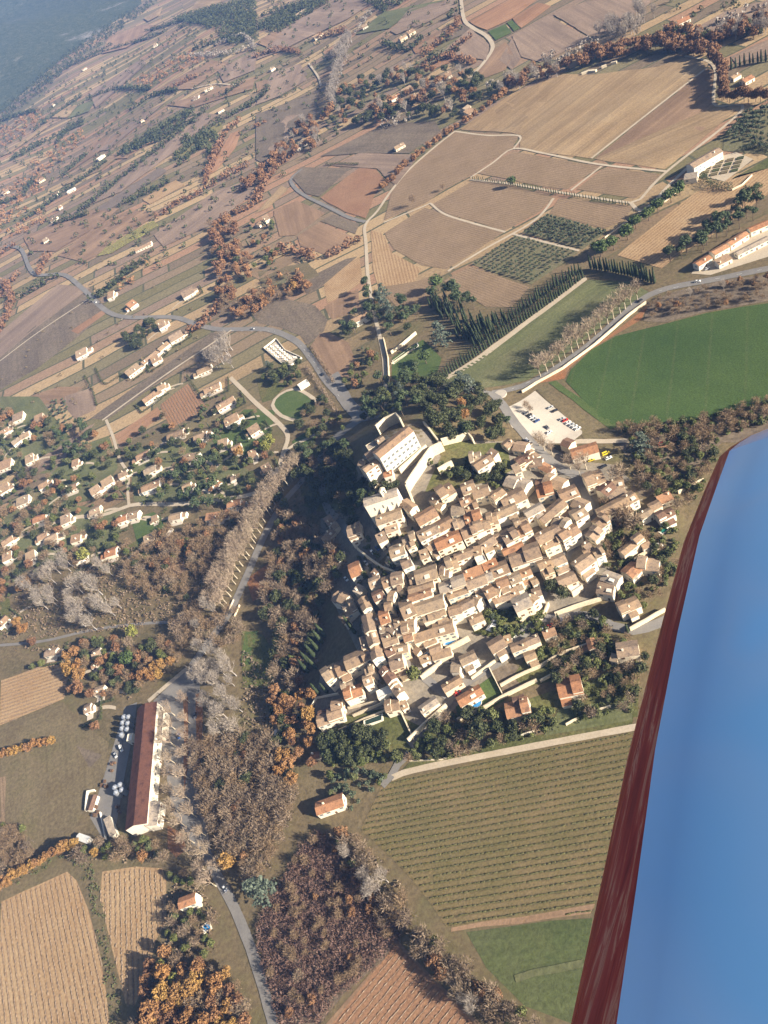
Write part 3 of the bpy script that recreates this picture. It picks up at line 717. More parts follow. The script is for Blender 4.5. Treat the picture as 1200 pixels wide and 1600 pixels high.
    if villa and rnd.random() < .7:   # a pale drive
        db = MB(); ca, sa = math.cos(ang), math.sin(ang); e = rnd.choice((-1, 1)); px_, py_ = e * (x + 2), near * y * .5; k = 10; hd = rnd.uniform(-.5, .5)
        for i in range(k + 1):
            for w in (-1.4, 1.4):
                lx = px_ + e * 1.5 * i; ly = py_ + near * (i * i * .06) + w; qx, qy = mid.x + lx * ca - ly * sa, mid.y + lx * sa + ly * ca; db.v.append((qx, qy, hgt(qx, qy) + .31))
        db.f = [(2 * i, 2 * i + 2, 2 * i + 3, 2 * i + 1) if e > 0 else (2 * i, 2 * i + 1, 2 * i + 3, 2 * i + 2) for i in range(k)]
        tag(db.build('driveway', M['track']), 'short pale gravel drive beside a villa', 'drive', kind='structure')
    if villa and rnd.random() < .6:
        hb = MB(); e = rnd.choice((-1, 1)); X0 = e * (x + rnd.uniform(5, 8)); Y0 = near * (y + rnd.uniform(6, 9)); ca, sa = math.cos(ang), math.sin(ang)
        for (ax, ay), (bx, by) in (((X0, -Y0 * .8), (X0, Y0)), ((X0, Y0), (-X0 * .6, Y0))):
            k = int(math.hypot(bx - ax, by - ay) / .55)
            for i in range(k):
                lx, ly = ax + (bx - ax) * i / k, ay + (by - ay) * i / k; qx, qy = mid.x + lx * ca - ly * sa, mid.y + lx * sa + ly * ca
                for _ in range(6): card(hb, Vector((qx + rnd.uniform(-.6, .6), qy + rnd.uniform(-.6, .6), hgt(qx, qy) + .2 + rnd.random() * 1.9)), .5)
        tag(hb.build('hedge', M['l_holm']), 'clipped dark hedge bounding one of the villa gardens', 'hedge', 'villa garden hedges')
    mb.build('wall', M[wall], root); ro = rb.build('roof', M[roof], root)
    # openings on the side and the end that look towards the camera
    sides = [(near, L, 'y')]
    ex = Vector((math.cos(ang), math.sin(ang), 0)); endn = 1 if ex.dot(-mid) > 0 else -1
    sides.append((endn, wid, 'x'))
    left = nwin if nwin is not None else (7 if L > 11 else 5)
    for sd, ln, ax in sides:
        cols = max(1, int(ln / 3.6)) if left > 0 else 0
        if ax == 'x' and ln < 5: continue
        fl = 2 if h > 6.2 else 1
        hh = h + (rise if (style == 'm' and ax == 'y' and False) else 0)
        for r_ in range(fl):
            for c_ in range(cols):
                if left <= 0: break
                if rnd.random() < .18: continue
                q = (c_ + .5) / cols * ln - ln / 2 + rnd.uniform(-.3, .3); zz = (1.0 + 2.9 * r_ + (h - 3.2 if fl == 1 else h - 6.3)) if fl == 2 else max(.8, h - 2.3)
                isdoor = door and r_ == 0 and ax == 'y' and c_ == cols // 2 and h < 6.2
                o = link('door' if isdoor else 'window', win_mesh('wood', 'door') if isdoor else win_mesh(shutters), root)
                zz = 0.05 if isdoor else zz
                if ax == 'y': o.location = (q, sd * (y + .005), zz); o.rotation_euler.z = 0 if sd > 0 else math.pi
                else: o.location = (sd * (x + .005), q, zz); o.rotation_euler.z = -math.pi / 2 * sd
                left -= 1
    if chim is None: chim = rnd.random() < .62
    if chim and style != 'f':
        if _chim is None:
            c = MB(); c.box(-.4, .4, -.3, .3, -1.2, .95); c.box(-.48, .48, -.38, .38, .95, 1.05); c.box(-.3, .3, -.2, .2, 1.05, 1.25); _chim = c.mesh('chimney', M['wall'])
        o = link('chimney', _chim, ro); yy = rnd.choice((-1, 1)) * y * rnd.uniform(.15, .6)
        zz = h + rise * (1 - abs(yy) / y) if style == 'g' else h + rise * (.5 + .5 * (yy / y) * (-near))
        o.location = (rnd.uniform(-.8, .8) * x * .9, yy, zz + .45)
    r = max(L, wid) / 2
    for q in np.linspace(-1, 1, max(1, int(L / wid) + 1)): TAKEN.append((Vector((mid.x, mid.y, 0)) + ex * (q * max(0, x - y)), y + .3))
    HOUSES.append(root); return root
def gable(mb, rb, x0, x1, y0, y1, lo, h, rise, o=.3, t=.17):
    ym = (y0 + y1) / 2; hy = (y1 - y0) / 2; k = rise / hy
    mb.add([(x0, y0, lo), (x1, y0, lo), (x1, y1, lo), (x0, y1, lo), (x0, y0, h), (x1, y0, h), (x1, y1, h), (x0, y1, h), (x0, ym, h + rise), (x1, ym, h + rise)], [(0, 1, 5, 4), (2, 3, 7, 6), (1, 2, 6, 9, 5), (3, 0, 4, 8, 7)])
    for sg in (-1, 1):
        v = [(x0 - .15, ym + sg * (hy + o), h - k * o + .04), (x1 + .15, ym + sg * (hy + o), h - k * o + .04), (x1 + .15, ym, h + rise + .04), (x0 - .15, ym, h + rise + .04)]; v += [(q[0], q[1], q[2] + t) for q in v]
        f = [(0, 1, 5, 4), (4, 5, 6, 7), (1, 2, 6, 5), (3, 0, 4, 7), (3, 2, 1, 0)]; rb.add(v, f if sg < 0 else [tuple(reversed(q)) for q in f])
def leanto(mb, rb, x0, x1, y0, y1, lo, h0, h1, o=.3):
    # from y0 (against the house, height h1) out to y1 (height h0)
    mb.add([(x0, y0, lo), (x1, y0, lo), (x1, y1, lo), (x0, y1, lo), (x0, y0, h1), (x1, y0, h1), (x1, y1, h0), (x0, y1, h0)], [(0, 1, 5, 4), (2, 3, 7, 6), (1, 2, 6, 5), (3, 0, 4, 7)])
    d = 1 if y1 > y0 else -1; k = (h1 - h0) / abs(y1 - y0)
    v = [(x0 - .15, y0, h1 + .04), (x1 + .15, y0, h1 + .04), (x1 + .15, y1 + d * o, h0 - k * o + .04), (x0 - .15, y1 + d * o, h0 - k * o + .04)]; v += [(q[0], q[1], q[2] + .16) for q in v]
    rb.add(v, [(0, 1, 5, 4), (4, 5, 6, 7), (1, 2, 6, 5), (2, 3, 7, 6), (3, 0, 4, 7), (3, 2, 1, 0)])
ORD = ['first', 'second', 'third', 'fourth', 'fifth', 'sixth', 'seventh', 'eighth', 'ninth', 'tenth', 'eleventh', 'twelfth', 'thirteenth', 'fourteenth', 'fifteenth', 'sixteenth', 'seventeenth', 'eighteenth', 'nineteenth', 'twentieth', 'twenty-first', 'twenty-second', 'twenty-third']
RN = {'d': ('roof', 'terracotta'), 'o': ('roof_o', 'orange'), 'b': ('roof_b', 'dark brown'), 'g': ('roof_g', 'grey'), 'w': ('roof_w', 'flat white')}
def block(data, desc, end, group, wall='wall', key=(1, -.5), name='townhouse', hs=1.0, ws=1.0, maxw=20):
    """a block of houses: each line gives the two ends of a ridge, the roof's breadth, the height to the eaves and the roof's colour"""
    L = []
    for s in data.split(';'):
        v = s.split()
        if len(v) < 6: continue
        L.append((tuple(map(float, v[:2])), tuple(map(float, v[2:4])), float(v[4]), float(v[5]), v[6] if len(v) > 6 else 'd'))
    L.sort(key=lambda q: (q[0][0] + q[1][0]) * key[0] + (q[0][1] + q[1][1]) * key[1])
    for i, (a, b, w, h, c) in enumerate(L):
        mt, cn = RN[c[0]]; st = 'f' if c[0] == 'w' else ('m' if ('m' in c[1:] or (w < 10 and rnd.random() < .5)) else 'g')
        px = math.hypot(b[0] - a[0], b[1] - a[1]); size = 'long' if px > 30 else ('broad' if w > 14 else ('small' if px < 11 else 'plain'))
        lab = f"{size} {cn}-roofed {name if name != 'townhouse' else 'house'}, {ORD[i]} from {end}, {desc}"
        if name == 'townhouse': w *= 1.24; ws_ = 1.12
        else: ws_ = ws
        m_ = ((a[0] + b[0]) / 2, (a[1] + b[1]) / 2); a = tuple(m_[k] + (a[k] - m_[k]) * ws_ for k in (0, 1)); b = tuple(m_[k] + (b[k] - m_[k]) * ws_ for k in (0, 1))
        house(a, b, w * ws, h * hs, lab, mt, wall, group, style=st, name=name, villa=name == 'villa', maxw=maxw)
# ------------------------------------------------------------------ cars
_car = {}
def car(x, y, axis, col, label, group=None, van=False, name='parked_car'):
    p = P(x, y, .6); q = P(x + axis[0], y + axis[1], .6); ang = math.atan2(q.y - p.y, q.x - p.x)
    if 'w' not in _car:
        w = MB(); w.tube((0, -.11, 0), (0, .11, 0), .32, .32, 12, True); _car['w'] = w.mesh('wheel', M['tyre'])
        for vn in (False, True):
            prof = [(-2.1, .35), (-2.15, .75), (-1.95, 1.0), (-1.2, 1.05), (-.1, 1.02), (1.0, .95), (1.95, .8), (2.1, .6), (2.1, .35)] if not vn else [(-2.4, .4), (-2.4, 1.1), (-2.35, 1.35), (1.2, 1.35), (1.5, 1.1), (2.2, .95), (2.4, .7), (2.4, .4)]
            cab = [(-1.85, 1.0), (-1.35, 1.45), (.1, 1.48), (.95, .98)] if not vn else [(-2.35, 1.35), (-2.3, 2.0), (.8, 2.0), (1.45, 1.15)]
            def ext(pr, w0, w1, zt):
                m = MB(); n = len(pr); 
                for sg in (-1, 1):
                    m.v += [(a, sg * (w0 if b < zt else w1), b) for a, b in pr]
                m.f += [tuple(range(n)), tuple(range(2 * n - 1, n - 1, -1))] + [((i + 1) % n, i, n + i, n + (i + 1) % n) for i in range(n)]
                return m
            _car['b', vn] = ext(prof, .86, .82, .9); _car['g', vn] = ext(cab, .78, .62, 1.3); 
            rf = MB(); zt = cab[1][1]; rf.box(cab[1][0] + .08, cab[2][0] - .05, -.6, .6, zt + .003, zt + .05); _car['r', vn] = rf
    if ('bm', col, van) not in _car:
        if 'paint_' + col not in M:
            cc = {'white': (.75, .75, .73), 'silver': (.42, .43, .44), 'black': (.02, .02, .022), 'red': (.45, .03, .02), 'blue': (.05, .10, .25), 'grey': (.15, .15, .16), 'yellow': (.75, .55, .03)}[col]
            M['paint_' + col] = m_plain(col + '_car_paint', cc, .25, .5, .05)
        mt = M['paint_' + col]; _car['bm', col, van] = (_car['b', van].mesh('body', mt), _car['g', van].mesh('windows', M['glass']), _car['r', van].mesh('roof', mt))
    b, g, rf = _car['bm', col, van]
    root = empty('van' if van else name, (p.x, p.y, p.z + .33), ang); link('body', b, root); link('windows', g, root); link('roof', rf, root)
    for sx in (-1.35, 1.35):
        for sy in (-.78, .78): w = link('wheel', _car['w'], root); w.location = (sx, sy, .32)
    return tag(root, label, 'van' if van else 'car', group)
def pool(pts, mat, label, rim='wall_w', name='swimming_pool'):
    q = [P(*p, h=.3) for p in parse(pts)]; z = max(p.z for p in q) + .35; n = len(q); c = sum(q, Vector()) / n
    mb = MB(); inner = [p + (p - c) * -.0 for p in q]; outer = [p + (p - c).normalized() * .9 for p in q]
    mb.v = [(p.x, p.y, z) for p in inner] + [(p.x, p.y, z) for p in outer] + [(p.x, p.y, z - 2.5) for p in outer] + [(p.x, p.y, z - .5) for p in inner]
    for i in range(n):
        j = (i + 1) % n; mb.f += [(i, j, n + j, n + i), (n + i, n + j, 2 * n + j, 2 * n + i), (j, i, 3 * n + i, 3 * n + j)]
    root = empty(name, (0, 0, 0)); mb.build('basin', M[rim], root)
    w = MB(); w.v = [(p.x, p.y, z - .18) for p in inner]; w.f = [tuple(range(n))]; o = w.build('water_surface', M[mat], root)
    bm = bmesh.new(); bm.from_mesh(o.data); bmesh.ops.recalc_face_normals(bm, faces=bm.faces[:])
    for f in bm.faces:
        if f.normal.z < 0: f.normal_flip()
    bm.to_mesh(o.data); bm.free()
    return tag(root, label, 'swimming pool')
# ================================================================== the place
build_ground()
# ---- fields: polygon in photograph pixels -> laid on the ground; optional row direction
FL = {}
def flds(s):
    for ln in s.strip().split('\n'):
        q = [x.strip() for x in ln.split('|')]
        r = field(q[1], q[0], q[2], q[3] if len(q) > 3 and q[3] else None)
        if len(q) > 4: FL[q[4]] = r
flds('''
paving|548 742 588 690 640 662 700 690 790 690 850 690 900 720 960 725 1005 770 1000 860 960 900 900 960 830 1000 780 1050 720 1100 650 1160 600 1130 490 1120 500 1050 560 1020 530 960 500 890 500 810 540 800|pale stone and earth of the village streets and yards
grass|500 690 545 700 560 740 548 790 500 800 470 790 470 730|shaded grassy slope under the castle
dull|400 1100 470 1080 520 1180 600 1200 560 1260 480 1260 420 1200|rough grass below the village wood
grass|505 1125 600 1105 690 1150 640 1185 520 1200|terraced gardens below the lowest houses
grass|770 1110 1000 1040 1000 1120 880 1130 780 1165|grass under the garden trees
grass|664 664 690 672 742 694 792 690 800 735 770 752 700 768 664 770 690 715|gardens right of the castle rampart
grass|735 965 850 935 850 985 790 1000 740 990|steep gardens under the south edge
lawn|737 1080 752 1068 770 1055 788 1095 760 1110 735 1122 718 1125 712 1105|bright green garden lawn beside the round pool
dark|766 1050 800 1035 830 1055 785 1075|brown vegetable garden between walls
dark|784 1075 838 1055 842 1065 788 1090|bare garden plot above the long wall
grass|850 985 930 960 960 1010 880 1060 820 1075 800 1060|terraced gardens below the curved road
dull|935 780 975 765 1010 790 1060 800 1060 900 1000 960 960 930|gardens behind the eastern houses
grass|640 1190 990 1120 990 1140 700 1190 620 1212|grass verge under the village
meadow|870 1110 990 1090 990 1125 850 1150|pale green verge by the wing
v_green|600 1218 640 1213 850 1170 992 1143 985 1240 930 1425 700 1452 640 1370 563 1297|large vineyard striped green and brown below the village|640 1370 940 1318|V1
brown|702 1450 930 1412 926 1427 705 1456|red soil headland along the vineyard
sward|725 1457 927 1430 895 1600 820 1572 760 1512|green meadow with a curved track beside the wing
brown|622 1470 660 1510 700 1550 760 1605 505 1605 560 1542|ploughed brown vineyard at the foot of the picture
v_red|618 1476 656 1512 696 1552 750 1605 515 1605 563 1545|ploughed brown vineyard with close rows|690 1477 630 1550|V2
dark|400 1450 440 1380 470 1325 500 1300 545 1320 600 1400 640 1440 600 1500 540 1550 500 1600 440 1600 420 1530|dark ground under the purple thicket
dull|0 1390 105 1345 150 1330 262 1345 275 1400 262 1480 232 1560 180 1605 0 1605|grassy headlands round the straw coloured vineyards
v_tan|0 1410 105 1362 120 1376 138 1420 158 1500 174 1605 0 1605|straw coloured vineyard in the near corner|70 1400 106 1600|V3
v_tan|160 1362 212 1354 254 1357 260 1377 260 1440 243 1470 230 1530 211 1571 196 1568 187 1530 172 1470 156 1400|narrow straw coloured vineyard by the farmhouse|205 1360 211 1570|V4
dull|0 1140 50 1118 100 1100 150 1145 170 1160 165 1205 135 1262 112 1300 60 1335 0 1345|dull olive meadow west of the winery
v_brown|0 1215 10 1210 8 1300 0 1310|strip of vines at the edge of the picture|0 1215 5 1300
v_tan|0 1064 60 1042 98 1030 106 1060 100 1092 50 1113 0 1135|straw field with dark even rows|0 1085 100 1052|V5
dull|0 1135 50 1115 100 1096 112 1130 60 1160 0 1185|dry meadow below the straw field
dark|120 1165 160 1180 140 1200|bramble patch in the meadow
asphalt|195 1105 215 1095 205 1160 180 1300 160 1310 140 1280 170 1190|gravel yard behind the winery
asphalt|240 1095 292 1045 312 1060 318 1180 310 1240 330 1330 300 1320 270 1270 258 1200|grey tarmac forecourt under the plane trees
litter|286 1090 295 1085 296 1235 288 1238|strip of fallen orange leaves between the plane trees
litter|304 1085 316 1080 316 1190 308 1215|second strip of fallen leaves beside the avenue
litter|262 1290 285 1302 292 1328 275 1340 262 1325|orange fallen leaves by the winery
litter|385 905 420 880 432 900 420 925 395 940|orange fallen leaves at the end of the avenue
lawn|245 918 280 905 288 912 272 926 250 928|small green plot between brown thickets
brown|256 878 285 870 290 890 278 903 252 905|small brown allotment
grass|378 985 410 990 440 1040 420 1076 380 1076|green allotment rows by the wood
lawn|376 1035 384 988 404 985 396 1010 388 1040|bright grass by the allotment
grass|195 855 240 830 248 860 235 880 192 875|lawn of a garden house
grass|0 930 15 935 20 980 0 995|garden lawn at the picture edge
dull|20 985 120 930 145 960 60 1000 0 1005|rough dry grass
dark|0 560 60 505 145 455 170 485 130 520 60 575 0 610|bare fallow strip
mauve|0 520 90 445 142 450 60 510 0 560|ploughed strip by the lane
red|110 518 162 484 166 490 122 522|reddish strip beside the lane
brown|45 620 90 605 130 605 100 630 60 632|brown plot
mauve|100 620 145 605 150 640 118 655 105 640|mauve fallow
dark|140 655 330 520 350 520 358 516 170 655|long grey fallow strip by the straight track
dark|300 545 330 525 345 515 330 560 310 577|dark fallow under the pale poplars
v_red|249 634 293 599 324 637 268 670|square red vineyard among the villas|252 634 270 668|V6
red|178 681 246 636 256 648 188 698|narrow red plot beside the square vineyard
dull|188 700 260 660 275 675 200 722|dry lawn between villas
meadow|0 620 60 620 115 690 80 740 30 740 0 700|garden grass at the picture edge
mauve|30 735 90 700 130 670 150 660 100 720 50 745|fallow lane between gardens
meadow|120 700 170 680 185 730 150 780 60 800 60 760|garden grass with olive trees
meadow|0 800 120 790 200 800 180 850 100 880 0 890|pale grass among the western houses
lawn|205 812 240 800 262 815 255 850 215 852|bright lawn below the pale villa lane
meadow|10 640 60 632 70 680 20 700 0 690|pale lawn at the picture edge
lawn|330 690 380 640 430 640 420 700 360 720|lawns of the villas
meadow|200 700 330 690 420 760 330 780 210 785|gardens of the villas
lawn|425 632 438 615 462 608 480 618 492 635 470 655 440 655|bright green lawn inside a looped path
grass|400 590 450 600 425 625 410 630|green verge of the loop
lawn|456 690 488 668 500 670 490 690 462 700|green verge by the playground
dark|393 490 420 470 446 467 475 473 492 477 512 500 506 518 480 540 470 525 440 512 405 505|grey brown fallow above the main road
brown|486 540 500 521 515 520 545 535 556 565 545 590 520 588 500 570|brown field in tree shade
brown|505 480 560 450 562 485 520 500|dry bank beside the lane
tan|0 700 0 700 1 701|x
v_tan|505 440 562 400 566 440 540 460 512 475|rough stubble slope|520 450 560 420
dark|470 440 540 405 560 400 500 450 480 462|scrubby slope
dull|400 425 480 410 500 430 440 455 410 450|dry grassy slope
v_brown|383 425 460 395 470 405 405 437|vines on the dry slope|390 425 455 400
olv|372 480 460 425 463 432 385 478|strip with young trees|380 475 455 430
meadow|688 595 918 437 985 440 1016 456 960 495 830 592 760 606 720 608|long lawn between the cypresses and the plane avenue
track|678 598 915 432 919 436 686 600|pale gravel path along the cypress row
lawn|612 560 660 530 690 560 680 590 630 600 612 590|castle garden lawn round the basin
crop|884 596 892 578 925 546 960 526 1040 506 1100 490 1205 472 1205 626 1080 656 965 668 940 655|large bright green crop field
lawn|857 598 868 594 966 666 955 672|bright grass strip along the crop field
dull|838 609 855 600 954 672 960 682 915 690 905 672|dry grass between car park and field
litter|836 600 880 574 985 500 1012 478 1002 500 960 524 925 545 890 575 882 592|russet bank below the avenue wall
dark|1012 478 1040 460 1120 440 1205 428 1205 470 1100 488 1040 504 1005 502|scrub bank above the crop field
gravel|783 641 835 610 912 676 892 692 858 694 800 668|pale gravel car park
dark|960 690 1040 680 1110 660 1205 630 1205 690 1130 690 1080 740 1000 740|overgrown bank beyond the car park
red|1018 692 1060 684 1088 686 1086 696 1030 700|orange earth works
dull|975 755 1020 735 1060 745 1040 770 1000 780|bare walled yard
dark|978 765 1022 738 1056 742 1030 768 995 780|dark walled vegetable plot
tan|718 203 800 147 880 116 920 118 1027 105 1067 90 1108 98 1103 108 923 248 812 233 815 212 800 208|broad tan stubble field on the gentle rise
tan|720 204 800 148 880 117 905 116 820 190 812 210 800 207|paler western part of the stubble field
brown|1106 108 1118 110 1117 155 1122 165 1152 172 1040 265 928 249|dark ploughed half of the big field
tan|928 249 1120 165 1150 172 1040 265|lower half of the ploughed field
v_brown|712 206 812 212 800 232 770 250 735 275 690 300 665 318 600 345 612 300 640 265 680 228|brown vineyard on the rise|665 318 772 345
v_brown|675 320 740 282 795 289 865 308 845 330 790 361 700 335|brown vineyard below the cypress hedge|665 322 790 350
v_brown|600 365 663 325 788 363 700 420 660 415 615 390|brown vineyard by the lane|665 330 788 363
v_tan|580 360 598 365 612 395 658 420 650 440 592 450 582 420|pale vineyard by the lane|582 365 598 445
v_brown|592 450 650 440 690 425 670 470 620 480|brown vines above the park|595 452 660 440
v_brown|742 270 802 237 937 260 888 296 850 292|brown vineyard between pale tracks|745 270 888 296
v_brown|944 262 1038 272 995 310 900 297|brown vineyard beside the long barn|902 296 995 308
v_brown|872 310 990 322 975 345 945 358 858 335|brown vineyard above the olive grove|860 335 945 358
olv|855 336 950 362 912 390 815 364|dark olive grove ground|860 336 950 362
olv|804 368 905 394 832 445 735 414|pale olive grove ground|804 368 905 394
v_brown|735 416 828 448 800 480 760 480 692 440|brown vineyard above the cypress park|735 416 828 448
v_tan|963 400 1083 303 1150 272 1200 262 1205 300 1110 370 1062 398 1035 420|tan vineyard beside the round trees|963 400 1083 303
olv|1130 216 1166 175 1205 165 1205 242 1130 236|olive grove by the gardens|1130 216 1166 175
grass|1140 282 1205 245 1205 262 1150 275|green strip below the formal garden
dark|1095 255 1150 240 1180 250 1130 282 1100 272|formal garden beds
track|1100 400 1200 345 1205 400 1110 430 1080 428|pale farmyard by the road
mauve|800 57 858 25 924 62 845 98 815 90|mauve ploughed field
mauve|864 24 910 5 935 0 1018 0 1014 8 935 56 925 60 880 32|broad mauve field near the picture top
mauve|800 60 815 92 800 110 780 95|mauve corner field
brown|735 120 770 80 790 66 802 85 790 110 760 122|brown field inside the road bend
red|733 35 795 0 840 0 800 30 762 48 745 42|reddish ploughed field by the road bend
lawn|763 50 790 38 800 52 775 64|small bright green field
lawn|792 36 800 32 813 45 804 50|second small bright green field
red|800 30 840 5 862 10 815 45|reddish strip
v_red|500 310 560 263 588 265 602 282 585 305 572 342 540 332|reddish brown field inside the road fork|505 312 560 265
dark|455 277 470 262 548 263 500 308 478 303|dark scrub field above the road
brown|427 330 463 314 510 333 462 368 437 370|brown field below the road
dark|500 346 520 335 562 350 556 366|small grey plot
brown|464 370 500 347 552 370 544 386 520 402 470 385|brown field under the road
tan|398 335 440 290 452 296 420 325|tan strip
brown|37 371 142 329 187 326 160 350 88 393 48 393|brown field in the strips
v_yel|150 402 172 380 240 345 248 353 176 396|yellow green orchard rows|150 402 245 350|V7
mauve|240 368 335 300 400 278 402 300 330 352 256 386|broad mauve field
brown|90 400 130 410 150 400 240 340 250 330 200 330 150 355|brown strip
red|320 278 360 210 378 203 368 233 338 268|reddish wedge
tan|96 287 160 253 208 218 214 222 160 266 100 291|tan strip
v_tan|222 312 275 282 290 290 235 320|orchard rows in straw|225 312 280 285
v_mauve|150 328 250 262 262 268 170 330|bare orchard|150 328 250 262
v_yel|270 240 345 190 350 200 285 250|yellow green vines|270 240 345 190
mauve|120 330 205 265 260 228 300 175 340 180 270 240 190 300|mauve strip
brown|165 250 195 232 210 235 200 248|brown plot
brown|100 275 150 220 200 205 220 190 160 235|brown strip
mauve|130 240 230 175 240 170 260 160 170 235|mauve strip
tan|80 185 110 165 122 166 105 185|straw coloured patch
meadow|105 187 122 166 150 158 140 175|pale green patch
mauve|150 170 230 100 220 95 140 145|mauve strip
tan|0 247 70 195 75 200 20 238|tan strip by the woods
brown|240 145 330 95 360 100 300 140|brown strip
brown|260 165 310 150 400 120 395 140 300 170|brown strip
mauve|340 110 400 80 400 110 350 130|mauve plot
tan|225 30 255 12 250 25 232 35|straw coloured far plot
brown|170 60 220 40 250 40 200 75 160 85|brown far plot
tan|290 30 310 0 350 0 330 20|far tan strip
mauve|400 95 430 60 460 35 530 0 590 0 545 30 480 60 440 80|mauve field
brown|400 68 425 52 440 50 470 60 420 75|brown field
meadow|555 55 600 20 700 0 640 20 610 45|dull green field near the top
mauve|610 50 640 15 710 0 716 10 670 35 620 55|mauve field near the top
mauve|400 165 425 115 470 100 480 125 440 150|mauve field
v_mauve|400 150 478 112 482 118 402 160|grid of young trees|400 150 478 115
brown|400 130 415 125 428 130 402 145|brown plot
dark|400 180 500 140 490 200 450 240 420 260 400 250|grey scrub field
mauve|400 220 470 165 490 175 470 210 420 250|mauve slope
dark|500 245 600 195 680 190 690 205 640 240 560 240|mauve field below the wood
mauve|520 260 560 240 640 242 650 250 620 290 605 280 590 264|mauve scrub field
brown|640 75 720 30 722 45 660 80|brown strip
dark|690 50 722 38 740 48 700 65|dark green plot
mauve|700 75 735 45 765 70 760 95 730 90 690 85|mauve field inside the bend
v_red|640 70 690 55 680 75 650 85|vines|640 70 690 55
v_red|665 110 690 95 715 85 712 95 680 108|vines|665 110 715 85
mauve|1140 90 1205 60 1205 85 1150 100|mauve field on the right
mauve|1060 60 1130 20 1200 0 1205 30 1120 70|mauve hillside
''')
for o in [o for o in C.objects if o.get('label') == 'x']: bpy.data.objects.remove(o)
rows_geo(FL['V1'], 3.0, 'l_vine', .55, .85, 'long rows of trained vines with green grass between them', .03)
rows_geo(FL['V2'], 2.7, 'l_brown', .35, .45, 'rows of bare brown vines in ploughed red soil', .03)
rows_geo(FL['V3'], 3.0, 'l_brown', .6, .7, 'rows of leafless vines in a straw coloured field', .05)
rows_geo(FL['V4'], 3.0, 'l_brown', .6, .7, 'rows of leafless vines in the narrow field by the farmhouse', .05)
rows_geo(FL['V5'], 3.0, 'l_brown', .6, .7, 'dark even rows of vines at the picture edge', .1)
rows_geo(FL['V6'], 2.7, 'l_brown', .6, .7, 'rows of red brown vines in the square plot among villas', .15)
rows_geo(FL['V7'], 6.0, 'l_lime', 1.4, 1.6, 'yellowing orchard rows', .1)
